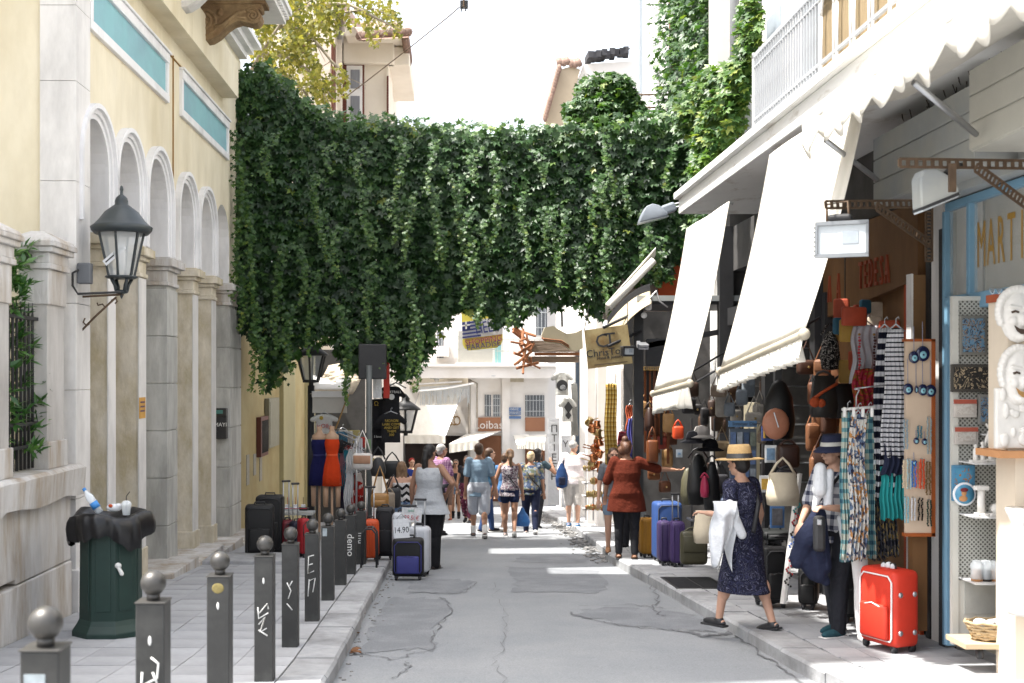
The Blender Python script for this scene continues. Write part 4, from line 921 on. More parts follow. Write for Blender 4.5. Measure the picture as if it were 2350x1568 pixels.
# overhead cable with its junction
OC = thing('overhead_cable', 'thin cable strung across the sky with a small junction box', 'cable', tuple(P(1065, 10, 25)))
part(OC, 'cable', M().tube([P(795, 222, 27), P(850, 180, 26.6), P(940, 110, 26), P(1000, 62, 25.5), P(1030, 38, 25.2), P(1055, 16, 25)], .012, 5).tube([P(1064, 16, 25), P(1064, -60, 25)], .02, 5), m_rust, world=True)
m = M(); m.box(*[v for a in zip(P(1056, 16, 25), P(1074, 6, 25.15)) for v in a]); m.cyl(P(1060, 16, 25.05), P(1058, 27, 25.05), .015, n=5); m.cyl(P(1070, 16, 25.05), P(1068, 26, 25.05), .015, n=5)
part(OC, 'junction_box', m, m_black, world=True)
# hanging shop banner
BN = thing('shop_banner', 'yellow shop banner with blue and white flag hung across the street', 'banner', tuple(P(1108, 760, 25)))
YB = 25.0
tl, tr_, bl_, br_ = P(1060, 740, YB), P(1153, 726, YB), P(1068, 806, YB), P(1152, 795, YB)
bp_ = lambda u, v: tl.lerp(tr_, u).lerp((P(1062, 806, YB) if 1 else bl_).lerp(P(1154, 797, YB), u), v)
ey = Vector((0, -.012, 0))
ol = [bp_(u, v) for u, v in ((0, -.35), (1, -.35), (1, .75), (.96, .9), (.85, 1), (.15, 1), (.04, .9), (0, .75))]
part(BN, 'cloth', M().ext(ol, (0, .015, 0)), mat('banner_yellow', S(236, 220, 100, .85), .8, .08, 3), world=True)
def bq(m, u0, u1, v0, v1, e): return m.ext([bp_(u0, v0)+ey*e, bp_(u1, v0)+ey*e, bp_(u1, v1)+ey*e, bp_(u0, v1)+ey*e], ey*.3)
m_bl = mat('banner_blue', S(70, 80, 150, .6), .8)
part(BN, 'white_field', bq(M(), .0, 1, .0, .58, 1), m_white, world=True)
m = M()
for k in range(5): bq(m, .0 if k > 1 else .2, .46, .02+k*.12, .08+k*.12, 1.6)
bq(m, 0, .2, 0, .26, 1.5); part(BN, 'flag_stripes', m, m_bl, world=True)
part(BN, 'cross', bq(bq(M(), .0, .2, .1, .15, 2.2), .08, .12, 0, .26, 2.2), m_white, world=True)
an = -math.atan2((tr_-tl).z*-1, (tr_-tl).x)
tx = lambda u, v, e=2.2: Matrix.Translation(bp_(u, v)+ey*e)@Matrix.Rotation(-an if False else math.atan2((tr_-tl).z, (tr_-tl).x), 4, 'Y').inverted()@Matrix.Rotation(PI/2, 4, 'X')
part(BN, 'lettering', M().text('HELLAS', .34, tx(.74, .29), .008, .62), m_bl, world=True)
part(BN, 'lettering', M().text('SHOPPING', .16, tx(.52, .72), .008), mat('letter_purple', S(170, 50, 120, .7), .8), world=True)
part(BN, 'lettering', M().text('PARADISE', .16, tx(.52, .89), .008), mat('letter_plum', S(80, 70, 140, .6), .8), world=True)
part(BN, 'lettering', M().text('ADRIANOU', .13, tx(.5, -.2), .008, .8), m_black, world=True)
part(BN, 'hanging_rope', M().tube([bp_(.05, -.35), bp_(.0, -.8)], .01, 4).tube([bp_(.95, -.35), bp_(1, -.8)], .01, 4), m_black, world=True)
# buildings behind the awning row at the right, past the vine
FR = thing('white_shopfront', 'white column shopfront with white bargain tee shirts past the vine', 'building', (3.5, 27, zp(27)))
part(FR, 'wall', M().box(3.3, 6, 28.7, 40, zr(40)-.2, CZ+2.9), m_far, world=True)
part(FR, 'wall', M().box(3.45, 6, 21.8, 28.5, zr(29)-.2, CZ+2.2), m_far, world=True)
for (x0, x1, Y) in ((1348, 1372, 26), (1372, 1392, 25), (1318, 1332, 27)): part(FR, 'column', RR(x0, 1215, x1, 760, Y, 0, .4), m_far, world=True)
part(FR, 'dark_post', RR(1322, 1190, 1330, 800, 26.5, 0, .15), mat('slate_post', S(70, 84, 100), .5), world=True)
part(FR, 'orange_wall', M().box(3.5, 4.25, 21, 21.1, CZ+1.2, CZ+2.6), m_orange, world=True)
part(FR, 'wall', M().box(2.6, 4.4, 21.4, 21.5, CZ+1.0, CZ+2.6), mat('pinkish_wall', S(226, 206, 196, .7), .8), world=True)
# ================================================================= PEOPLE
def skin(n, c): return mat('skin_'+n, c, .55, .06, 30, .03, spec=.35)
SK1 = skin('fair', (.46, .27, .19)); SK2 = skin('tan', (.33, .175, .11)); SK3 = skin('olive', (.26, .14, .09))
m_eye = mat('eye_dark', (.02, .015, .012), .2)
def hairm(n, c): return mat('hair_'+n, c, .5, .35, 14, .3, stretch=(6, 6, 1))
HB = hairm('black', (.012, .010, .010)); HBR = hairm('brown', (.06, .032, .018)); HLB = hairm('light_brown', (.17, .10, .055)); HBL = hairm('blond', (.42, .33, .2)); HG = hairm('grey', (.34, .33, .32)); HR_ = hairm('auburn', (.09, .04, .022))
def fab(n, c, rough=.9, var=.1): return mat('cloth_'+n, c, rough, var, 7, .5, spec=.15)
class Fig: pass
def person(label, px, pf, pt, off=0, rz=0, legs=((8, 5), (-8, 8)), arms=None, lean=2, yaw=0, pitch=0, sk=SK1, w=1.0, hw=1.0, vox=.009, top=None, bot=None, hair=None, shoes=None, hat=0, group=None, eyes=False, name='person', Y=None, dz=0, female=False):
    Y = Y or gy(pf, off); H = (pf-pt)/F*Y-hat
    T = thing(name, label, 'person', (XX(px, Y), Y, zr(Y)+off+dz), rad(rz), group=group)
    f = Fig(); f.T = T; f.H = H; f.Y = Y
    b = M().smooth(); V = Vector
    hips = [V((-.05*H*hw, 0, 0)), V((.05*H*hw, 0, 0))]; L = []
    for i, (a, k) in enumerate(legs):
        a, k = rad(a), rad(k); kn = hips[i]+V(((-1)**(i+1)*.004*H, math.sin(a), -math.cos(a)))*.245*H
        an = kn+V((0, math.sin(a-k), -math.cos(a-k)))*.245*H; L.append([hips[i], kn, an, a-k])
    hz = -min(l[2].z for l in L)+.042*H; O = V((0, 0, hz))
    for l in L:
        for i in range(3): l[i] = l[i]+O
    up = V((0, math.sin(rad(lean)), math.cos(rad(lean)))); fw = V((0, math.cos(rad(lean)), -math.sin(rad(lean)))); rt = V((1, 0, 0))
    tor = [(-.045, .05*hw, .05), (-.02, .082*hw, .066*w), (.02, .097*hw, .070*w), (.07, .085*w, .062*w), (.12, .076*w, .056*w), (.19, .087*w, .064*w), (.245, .096, .062), (.285, .09, .05), (.305, .055, .04), (.33, .032, .034)]
    def ring(t, rx, ry, e=0, n=18, c=None, dy=0): 
        c = c or (O+up*t*H+fw*dy*H); return [c+rt*(rx*H+e)*math.cos(2*PI*k/n)+fw*(ry*H+e)*math.sin(2*PI*k/n) for k in range(n)]
    b.loft([ring(t, x, y) for t, x, y in tor])
    if female: b.ell(O+up*.21*H+fw*.045*H+rt*.04*H, .034*H).ell(O+up*.21*H+fw*.045*H-rt*.04*H, .034*H)
    shd = [O+up*.283*H-rt*.098*H, O+up*.283*H+rt*.098*H]
    for l in L:
        b.cap(l[0], l[1], .056*H*w, .034*H).cap(l[1], l[2], .034*H, .021*H).ell(l[1].lerp(l[2], .28)-V((0, .008*H, 0)), (.033*H, .036*H, .07*H))
        fd = V((0, math.cos(min(0, l[3])*.8), math.sin(min(0, l[3])*.8))); l.append(fd)
        b.cap(l[2]-fd*.02*H-V((0, 0, .022*H)), l[2]+fd*.085*H-V((0, 0, .026*H)), .02*H, .015*H)
    arms = arms or (((-.22, .05, -1), (-.05, .25, -1)), ((.22, .05, -1), (.05, .25, -1)))
    A = []
    for i, (u, d) in enumerate(arms):
        u, d = V(u).normalized(), V(d).normalized(); el = shd[i]+u*.172*H; wr = el+d*.145*H; A.append((shd[i], el, wr, d))
        b.cap(shd[i], el, .031*H*w, .023*H).cap(el, wr, .024*H, .015*H)
        s = rt if abs(d.x) < .8 else fw; s = (s-d*s.dot(d)).normalized(); nn = d.cross(s)
        b.ell(wr+d*.03*H, (.022*H, .010*H, .032*H), 10, 6, Matrix((s, nn, d)).transposed())
        for q in range(4):
            p0 = wr+d*.05*H+s*(q-1.5)*.0105*H; p1 = p0+(d+nn*.35).normalized()*(.022, .026, .025, .018)[q]*H; p2 = p1+(d*.6+nn).normalized()*.02*H
            b.cap(p0, p1, .0058*H, .0052*H, 6).cap(p1, p2, .0052*H, .004*H, 6)
        th = wr+d*.015*H-s*.02*H*(1 if i else -1); b.cap(th, th+(d*.8-s*.6*(1 if i else -1)+nn*.3).normalized()*.035*H, .007*H, .0055*H, 6)
    nk = O+up*.31*H; hc = O+up*.40*H+fw*.012*H
    R = Euler((rad(-pitch), 0, rad(yaw))).to_matrix(); hp = lambda x, y, z: hc+R@V((x*H, y*H, z*H))
    b.cap(nk-up*.02*H, hp(0, -.01, -.03), .031*H, .029*H)
    b.ell(hp(0, -.004, .018), (.044*H, .055*H, .050*H), 14, 10, R).ell(hp(0, .012, -.022), (.035*H, .04*H, .043*H), 12, 8, R).ell(hp(0, .034, -.05), (.016*H, .014*H, .013*H), 8, 6, R)
    b.cap(hp(0, .053, .006), hp(0, .063, -.014), .005*H, .009*H, 8).cap(hp(-.03, .046, .016), hp(.03, .046, .016), .008*H, n=8).cap(hp(-.012, .052, -.031), hp(.012, .052, -.031), .0055*H, n=6)
    b.ell(hp(-.044, -.004, -.002), (.006*H, .012*H, .018*H), 8, 6, R).ell(hp(.044, -.004, -.002), (.006*H, .012*H, .018*H), 8, 6, R)
    part(T, 'body', b, sk, vox=vox, smooth=2)
    if eyes:
        for s in (-1, 1): part(T, 'eye', M().smooth().ell(hp(s*.018, .0505, .004), (.0085*H, .005*H, .0045*H), 8, 6, R), m_eye)
    def legat(i, z):
        h, k, a = L[i][0], L[i][1], L[i][2]
        if z > k.z: t = (h.z-z)/max(h.z-k.z, 1e-4); return h.lerp(k, max(0, min(1, t))), .056*H*w*(1-t)+.036*H*t
        t = (k.z-z)/max(k.z-a.z, 1e-4); return k.lerp(a, max(0, min(1, t))), .036*H*(1-t)+.024*H*t
    if top:
        e = top.get('loose', .012)*1.0; hem = top.get('hem', .02); g = M().smooth(); rings = []
        fl = top.get('flare', 0)
        if hem > .04:                       # long: follow the legs
            n = 7
            for q in range(n, 0, -1):
                z = O.z-hem*H*q/n; (pa, ra), (pb, rb) = legat(0, z), legat(1, z); c = (pa+pb)/2; c.z = z
                rx = max(abs(pa.x-pb.x)/2+max(ra, rb), .07*H*hw*.8)+fl*q/n*H; ry = abs(pa.y-pb.y)/2+max(ra, rb)+fl*q/n*H*.8
                rings.append([c+V(((rx+e)*math.cos(2*PI*k/18), (ry+e)*math.sin(2*PI*k/18), 0)) for k in range(18)])
        else: rings.append(ring(-hem, .096*hw+fl, .07*w+fl, e))
        tops = [(t, x, y) for t, x, y in tor if t > -.01 and t < top.get('neck', .30)]
        for t, x, y in tops: rings.append(ring(t, max(x, top.get('box', 0)*hw)*(1), y+(.008 if female and .15 < t < .26 else 0), e))
        if top.get('neck', .30) >= .3: rings.append(ring(.302, .06, .045, e*.6))
        g.loft(rings)
        if female: g.ell(O+up*.21*H+fw*.047*H+rt*.04*H, .036*H+e*.7).ell(O+up*.21*H+fw*.047*H-rt*.04*H, .036*H+e*.7)
        sl_ = top.get('sleeve', .6)
        for (s, el, wr, d) in A:
            if sl_ <= 0: continue
            se = top.get('sloose', .010)
            if sl_ <= 1: g.cap(s, s.lerp(el, sl_), .034*H*w+se, .028*H+se*1.3)
            else: g.cap(s, el, .034*H*w+se, .026*H+se).cap(el, el.lerp(wr, sl_-1), .026*H+se, .018*H+se)
        if top.get('straps'):
            for s in (-1, 1): g.tube([O+up*.23*H+rt*s*.05*H+fw*.06*H, O+up*.31*H+rt*s*.052*H, O+up*.22*H+rt*s*.045*H-fw*.06*H], .012, 6)
        part(T, top.get('name', 'shirt'), g, top['mat'], vox=max(vox, .009), smooth=top.get('sm', 3))
    if bot:
        e = bot.get('loose', .010); g = M().smooth(); ln = bot.get('len', 1.0)
        g.loft([ring(-.05, .06*hw, .055, e)]+[ring(t, x, y, e) for t, x, y in tor[1:4]])
        for i, l in enumerate(L):
            kn = l[0].lerp(l[1], min(1, ln*2)); g.cap(l[0], kn, .058*H*w+e, .06*H*w*(1-min(1, ln*2))+.037*H*min(1, ln*2)+e*bot.get('wide', 1))
            if ln > .5: an = l[1].lerp(l[2], (ln-.5)*2); g.cap(l[1], an, .037*H+e, .026*H+e*bot.get('wide', 1)).ell(l[1].lerp(l[2], .3)-V((0, .008*H, 0)), (.033*H+e, .036*H+e, .07*H))
        part(T, bot.get('name', 'trousers'), g, bot['mat'], vox=max(vox, .009), smooth=2)
    if shoes:
        for l in L:
            fd = l[4]; c = l[2]+fd*.033*H; c.z -= .024*H; Rf = Matrix((V((1, 0, 0)), fd, V((1, 0, 0)).cross(fd))).transposed()
            g = M().smooth().ell(c, (.029*H, .082*H, .024*H), 12, 8, Rf).ell(l[2]-V((0, 0, .012*H)), (.026*H, .032*H, .025*H), 10, 6)
            if shoes.get('boot'): g.cap(l[2]-V((0, 0, .01*H)), l[2].lerp(l[1], shoes['boot']), .03*H, .031*H)
            s_ = part(T, 'shoe', g, shoes['mat'], vox=.008, smooth=1)
            part(s_, 'sole', M().rbox(c+Rf@V((0, 0, -.016*H)), (.052*H, .16*H, .012*H), .005, Rf), shoes.get('sole', m_white))
            if shoes.get('sock'): part(T, 'sock', M().smooth().cap(l[2]+V((0, 0, .0)), l[2].lerp(l[1], .3), .026*H, .028*H), m_white)
    if hair:
        g = M().smooth(); st = hair['st']
        g.ell(hp(0, -.012, .026), (.0495*H, .057*H, .0505*H), 14, 10, R)
        if st != 'bald' : g.ell(hp(0, -.03, .0), (.045*H, .04*H, .05*H), 12, 8, R)
        if st == 'short': g.ell(hp(0, -.018, .012), (.049*H, .05*H, .05*H), 12, 8, R)
        if st in ('bob', 'long'):
            ll = hair.get('len', .09)
            for s in (-1, 0, 1): g.cap(hp(s*.036, -.028, .0), hp(s*.04, -.034-.01*(s == 0), -ll), .026*H, .018*H)
        if st == 'pony': g.ell(hp(0, -.062, .03), .022*H).tube([hp(0, -.07, .03), hp(0, -.09, -.01), hp(0, -.082, -.07), hp(.005, -.072, -hair.get('len', .13))], [.02*H, .026*H, .022*H, .008*H], 8)
        if st == 'tail': g.tube([hp(0, -.05, .02), hp(0, -.07, -.05), hp(0, -.065, -.13), hp(-.01, -.06, -hair.get('len', .22))], [.03*H, .03*H, .026*H, .01*H], 8).cap(hp(-.03, -.02, 0), hp(-.02, -.045, -.07), .024*H, .02*H)
        if st == 'bun': g.ell(hp(0, -.03, .075), .03*H).ell(hp(.02, -.05, .0), (.04*H, .035*H, .05*H)).ell(hp(-.02, -.045, -.02), (.035*H, .03*H, .04*H))
        if st == 'curly':
            for k in range(26):
                a = RN.uniform(0, 2*PI); z = RN.uniform(-.04, .06); g.ell(hp(.05*math.cos(a), -.015+.05*math.sin(a)*(.5 if math.sin(a) > 0 else 1), z+.01), .018*H, 6, 5)
        part(T, 'hair', g, hair['mat'], vox=max(.008, vox), smooth=2)
    f.hp, f.R, f.O, f.up, f.fw, f.A, f.L, f.V, f.shd = hp, R, O, up, fw, A, L, V, shd
    return f
m_strap = mat('black_strap', (.015, .015, .017), .6)
def strap(f, pts, r=.012, mt=None, nm='bag_strap'): part(f.T, nm, M().smooth().tube(pts, r, 6), mt or m_strap)
WS = dict(sleeve=.45)
# --- woman in straw hat
paisley = pat('paisley', 'swirl', [S(30, 32, 50, .6), S(60, 62, 94, .6), S(36, 36, 56, .6), S(122, 124, 150, .6), S(42, 42, 64, .6)], 9, thr=[0, .3, .5, .78, .86])
p = person('woman in straw hat and navy paisley dress stepping off the kerb', 1708, 1441, 1022, .12, 40, ((20, 10), (-14, 6)), (((-.3, -.22, -1), (-.15, 1, .06)), ((.25, -.15, -1), (.1, .3, -1))), 4, 0, 0, SK1, 1.12, 1.2, .0075, dict(mat=paisley, hem=.31, loose=.018, flare=.025, sleeve=.5, sloose=.014, name='dress'), None, dict(st='short', mat=HB), dict(mat=mat('shoe_black', (.02, .02, .022), .4), sole=m_black), hat=.035, female=True)
m_straw = mat('straw', S(214, 178, 124, .66), .8, .14, 60, .2); m_strawl = mat('straw_light', S(232, 206, 164, .66), .8, .1, 60, .2)
def hat_(f, z, brim, r, h, mt, mb, band, tilt=0, droop=.0):
    H = f.H; Rt = f.R@Euler((rad(tilt), 0, 0)).to_matrix(); c = f.hp(0, -.008, z)
    q = part(f.T, 'hat', M().smooth().lathe([(brim*.97, -.012-droop), (brim, -.006-droop), (brim*.8, .004-droop*.4), (r*1.12, .0), (r*1.06, .01), (r, h*.5), (r*.93, h*.85), (r*.8, h), (r*.35, h*.93), (.001, h*.9)], c, 24, Rt, 1.12), mt)
    part(q, 'hat_band', M().smooth().lathe([(r*1.13, .004), (r*1.10, .006), (r*1.04, h*.36), (r*1.0, h*.37)], c, 24, Rt, 1.12), band)
    return q
hat_(p, .035, .205, .098, .125, m_straw, m_strawl, m_black, -3)
H = p.H
strap(p, [p.shd[1]+Vector((-.02, -.03, .02)), p.O+p.up*.18*H-p.fw*.1*H+Vector((.02, 0, 0)), p.O+p.up*.03*H-p.fw*.11*H-Vector((.1, 0, 0))], .022)
J = thing('held_jacket', 'white linen jacket draped over the straw hat woman\'s arm', 'jacket', tuple(P(1668, 1215, p.Y-.1)))
m_linen = mat('linen_white', S(232, 234, 238, .74), .9, .05, 6, .5)
cc = J.location
def drape(px, py, w_, L_, ph, lean_, yo):
    s_ = p.Y/F
    def fn(u, v): return ((px-1668+(u-.5)*w_*(1-.25*v)+lean_*v)*s_+.012*math.sin(v*7+ph+u*3), yo+.035*math.sin(u*8+ph)*(.3+v)+.02*math.sin(v*5+u*4)-.05*math.sin(PI*min(1, v*3)), (1215-py)*s_-(L_*(v*(1+.25*math.sin(u*5+ph)*v)))*s_)
    return M().smooth().sheet(fn, 26, 22, (0, .01, .003))
part(J, 'cloth', drape(1655, 1148, 56, 120, .5, -14, -.16), m_linen); part(J, 'cloth', drape(1664, 1152, 44, 130, 2.2, -6, -.10), m_linen)
g = M().smooth().cap(P(1676, 1160, p.Y-.2)-cc, P(1686, 1190, p.Y-.22)-cc, .05, .05).cap(P(1686, 1190, p.Y-.22)-cc, P(1704, 1228, p.Y-.22)-cc, .05, .042); g.v = [(x, y*.8, z) for x, y, z in g.v]
part(J, 'sleeve', g, m_linen, vox=.009, smooth=3)
# --- man with bucket hat, half behind the scarves
plaid = pat('plaid', 'check', [S(230, 230, 234, .7), S(150, 152, 166, .7), S(60, 64, 84, .7)], 11, thr=[0, .3, .8])
navy = fab('navy', (.018, .022, .045)); blackc = fab('black', (.014, .014, .016)); dkpants = fab('dark_jeans', (.02, .021, .026))
p = person('man in striped bucket hat and plaid shirt behind the hanging scarves', 1922, 1455, 996, .12, 118, ((10, 8), (-4, 4)), (((-.25, .3, -1), (0, 1, .1)), ((.25, .3, -1), (-.3, .6, -.5))), 3, -8, 4, SK1, 1.12, 1.1, .0085, dict(mat=plaid, hem=.06, loose=.025, sleeve=.9, sloose=.018), dict(mat=dkpants, loose=.016, wide=1.3), dict(st='short', mat=HBR), dict(mat=fab('teal_shoe', (.02, .06, .075))), hat=.03, eyes=True)
hat_(p, .03, .16, .094, .10, mat('hat_navy', S(44, 50, 80, .6), .9), None, mat('hat_white', S(232, 230, 222, .7), .9), 0, .035)
part(p.T, 'sunglasses', M().smooth().ell(p.hp(-.018, .056, .006), (.03, .012, .02), 8, 6, p.R).ell(p.hp(.018, .056, .006), (.03, .012, .02), 8, 6, p.R), m_black)
H = p.H; strap(p, [p.shd[0]+Vector((.03, .09, .0)), p.O+p.up*.15*H+p.fw*.13*H, p.O+p.up*.02*H+p.fw*.1*H+Vector((.12, 0, 0))], .014)
J = thing('draped_coat', 'big navy coat hanging over the arm of the bucket hat man', 'coat', tuple(P(1850, 1230, p.Y-.05)))
g = M().smooth(); cc = J.location
for (a, b_, r0, r1) in (((1878, 1180), (1850, 1240), .06, .10), ((1850, 1240), (1830, 1290), .10, .06), ((1870, 1230), (1880, 1320), .10, .07), ((1880, 1180), (1890, 1300), .06, .07), ((1840, 1250), (1818, 1280), .07, .03), ((1870, 1300), (1895, 1335), .07, .04), ((1845, 1280), (1868, 1318), .08, .06)):
    g.cap(P(*a, p.Y-.2)-cc, P(*b_, p.Y-.22)-cc, r0, r1)
part(J, 'cloth', g, navy, vox=.01, smooth=3)
J = thing('shoulder_bag', 'small black shoulder bag with buckle in front of the navy coat', 'bag', tuple(P(1880, 1225, p.Y-.35)))
part(J, 'body', M().rbox((0, 0, 0), (.1, .07, .3), .03), m_black); part(J, 'buckle', M().rbox((-.01, -.04, .1), (.04, .02, .05), .008), m_steel)
J = thing('white_scarf', 'white cotton scarf hanging from the bucket hat man\'s shoulder', 'scarf', tuple(P(1880, 1160, p.Y-.3)))
g = M().smooth(); cc = J.location
for (a, b_, r0, r1) in (((1882, 1075), (1880, 1125), .05, .06), ((1880, 1125), (1868, 1170), .045, .02), ((1905, 1085), (1900, 1160), .035, .04), ((1928, 1190), (1944, 1245), .03, .05), ((1944, 1245), (1940, 1290), .05, .01)):
    g.cap(P(*a, p.Y-.25)-cc, P(*b_, p.Y-.28)-cc, r0, r1)
part(J, 'cloth', g, m_linen, vox=.009, smooth=2)
# --- woman in rust top and the two in front of her
rust = fab('rust', S(104, 44, 28, .6))
person('woman in loose rust coloured top reaching towards hanging bags', 1438, 1283, 1005, .12, -6, ((3, 2), (-4, 4)), (((-.4, .05, -1), (-.1, .5, -1)), ((.95, .15, -.35), (1, .1, -.05))), 3, -25, 0, SK2, 1.2, 1.25, .009, dict(mat=rust, hem=.13, loose=.03, sleeve=1.0, sloose=.016, flare=.035, sm=6, name='blouse'), dict(mat=blackc, len=.96, loose=.008), dict(st='bun', mat=HR_), dict(mat=fab('sandal_brown', (.07, .035, .02)), sole=m_black), hat=.03)
person('woman in grey tee facing camera behind the rust top', 1408, 1268, 1028, .12, 172, ((4, 2), (-3, 4)), None, 2, 12, 0, SK1, 1, 1, .01, dict(mat=fab('grey_tee', (.12, .125, .14)), hem=.05, loose=.015), dict(mat=fab('denim_light', (.2, .27, .36)), len=.28), dict(st='bob', mat=HBR, len=.08), dict(mat=fab('sandal_tan', (.25, .13, .07)), sole=m_black), eyes=True, female=True)
person('dark haired girl looking over the rust top woman\'s shoulder', 1430, 1255, 1018, .12, 140, ((4, 2), (-3, 4)), None, 2, 20, 0, SK2, .9, .9, .01, dict(mat=fab('dark_top', (.03, .03, .04)), hem=.04), dict(mat=dkpants), dict(st='pony', mat=HB), dict(mat=blackc), eyes=True, female=True)
# --- man in white shirt and shorts
wsh = fab('white_shirt', S(236, 226, 228, .78)); beigesh = fab('beige_shorts', S(214, 208, 202, .7))
p = person('grey haired man in white shirt and beige shorts on the kerb', 1316, 1209, 1013, .12, -14, ((2, 2), (-5, 4)), (((-.35, 0, -1), (-.1, .1, -1)), ((.6, .35, -1), (.45, 1, .15))), 2, -30, 0, SK1, 1.2, 1.1, .011, dict(mat=wsh, hem=.03, loose=.03, sleeve=.9, sloose=.03), dict(mat=beigesh, len=.5, loose=.03, name='shorts'), dict(st='bald', mat=HG), dict(mat=fab('blue_shoe', (.07, .17, .32))))
H = p.H; strap(p, [p.shd[0]+Vector((.02, .1, 0)), p.shd[0]+Vector((0, -.06, .05)), p.O+p.up*.13*H+Vector((-.22, -.1, 0))], .02, navy)
BP = thing('blue_backpack', 'dark blue backpack hanging on the white shirted man\'s shoulder', 'backpack', tuple(P(1289, 1092, p.Y-.1)))
part(BP, 'body', M().smooth().lathe([(.02, -.26), (.11, -.22), (.13, -.05), (.09, .12), (.03, .24), (.005, .26)], (0, 0, 0), 14, ex=.7), fab('backpack_blue', S(46, 74, 122, .6)), vox=.012, smooth=2); part(BP, 'pocket', M().rbox((0, -.09, -.1), (.14, .05, .16), .03), navy)
# --- the couple
p = person('tall man in pale blue tee and white shorts holding hands', 1099, 1235, 1015, 0, 2, ((16, 4), (-12, 22)), (((-.2, .0, -1), (-.05, .2, -1)), ((.28, -.05, -1), (.2, .15, -1))), 1, 0, 0, SK2, 1.05, 1.0, .009, dict(mat=fab('pale_blue', S(158, 184, 206, .62)), hem=.08, loose=.022, sleeve=.75, sloose=.02), dict(mat=fab('white_shorts', S(206, 210, 220, .66)), len=.47, loose=.028, wide=1.6, name='shorts'), dict(st='short', mat=HBR), dict(mat=fab('grey_sneaker', (.06, .06, .065)), sock=True), group='couple holding hands')
p = person('woman with ponytail, speckled vest and navy shorts holding hands', 1170, 1233, 1030, 0, -4, ((12, 6), (-12, 26)), (((-.38, .0, -1), (-.32, .1, -1)), ((.2, .0, -1), (.08, .15, -1))), 2, 6, 0, SK2, .95, 1.05, .009, dict(mat=pat('speckle', 'floral', [S(196, 190, 194, .64), S(90, 80, 100, .64), S(214, 206, 208, .64), S(140, 110, 120, .64)], 60), hem=.06, loose=.02, sleeve=0, neck=.29, straps=True, flare=.01, name='vest'), dict(mat=fab('navy_denim', S(40, 50, 82, .6)), len=.2, loose=.014, name='shorts'), dict(st='pony', mat=HLB, len=.16), dict(mat=fab('grey_pump', (.2, .2, .21))), group='couple holding hands', female=True)
H = p.H; strap(p, [p.shd[0]+Vector((.02, -.03, .02)), p.O+p.up*.15*H-p.fw*.09*H, p.O+p.up*.02*H+Vector((.17, -.06, 0))], .009)
PB = thing('blue_carrier_bag', 'bright blue plastic carrier bag hanging from the vest woman\'s hand', 'bag', tuple(P(1199, 1188, p.Y-.02)))
part(PB, 'bag', M().smooth().lathe([(.03, -.17), (.13, -.16), (.15, -.08), (.12, .02), (.05, .12), (.02, .2)], (0, 0, 0), 14, ex=.6), mat('blue_plastic', S(56, 128, 204, .6), .35, .15, 9, .6), vox=.012)
# --- others walking away
floral = pat('floral_blue', 'floral', [S(92, 108, 140, .6), S(150, 160, 172, .6), S(70, 84, 110, .6), S(176, 160, 130, .6), S(120, 130, 110, .6)], 24)
p = person('short haired blond woman in blue floral blouse and jeans', 1218, 1226, 1036, 0, -4, ((10, 6), (-10, 24)), (((-.2, .1, -1), (-.05, .3, -1)), ((.25, 0, -1), (.12, .2, -1))), 4, 0, 0, SK2, 1.15, 1.1, .01, dict(mat=floral, hem=.05, loose=.02, sleeve=.7, sloose=.02), dict(mat=fab('dark_navy_jeans', S(36, 42, 66, .6)), loose=.012), dict(st='short', mat=HBL), dict(mat=fab('pale_sneaker', (.3, .3, .31))), female=True)
H = p.H; strap(p, [p.shd[0]+Vector((.02, -.05, .03)), p.O+p.up*.15*H-p.fw*.11*H, p.O+p.up*.03*H+Vector((.19, -.06, 0))], .014)
person('dark haired woman shading her eyes beside the blond woman', 1233, 1212, 1030, 0, -30, ((6, 6), (-6, 10)), (((-.2, .1, -1), (-.05, .3, -1)), ((.6, .3, -.6), (-.5, .3, .9))), 2, -10, 0, SK2, 1, 1, .012, dict(mat=fab('teal_top', (.05, .08, .10)), sleeve=.4), dict(mat=dkpants), dict(st='bob', mat=HB), dict(mat=blackc))
person('walker in blue top and grey shoes ahead of the vest woman', 1158, 1220, 1036, 0, -20, ((22, 8), (-20, 20)), None, 2, 0, 0, SK1, .95, .95, .012, dict(mat=fab('mid_blue', S(96, 140, 190, .6)), hem=.06), dict(mat=fab('mid_blue2', S(80, 110, 160, .6)), len=.22, name='shorts'), dict(st='short', mat=HBR), dict(mat=fab('grey_shoe', (.22, .22, .23))))
person('boy with brown hair in profile beyond the tall man', 1120, 1222, 1028, 0, -70, ((10, 4), (-8, 10)), None, 2, 0, 0, SK1, .95, .9, .012, dict(mat=fab('teal_blue', S(70, 110, 140, .6)), hem=.05), dict(mat=fab('denim2', S(60, 84, 130, .6))), dict(st='short', mat=HBR), dict(mat=blackc), eyes=True)
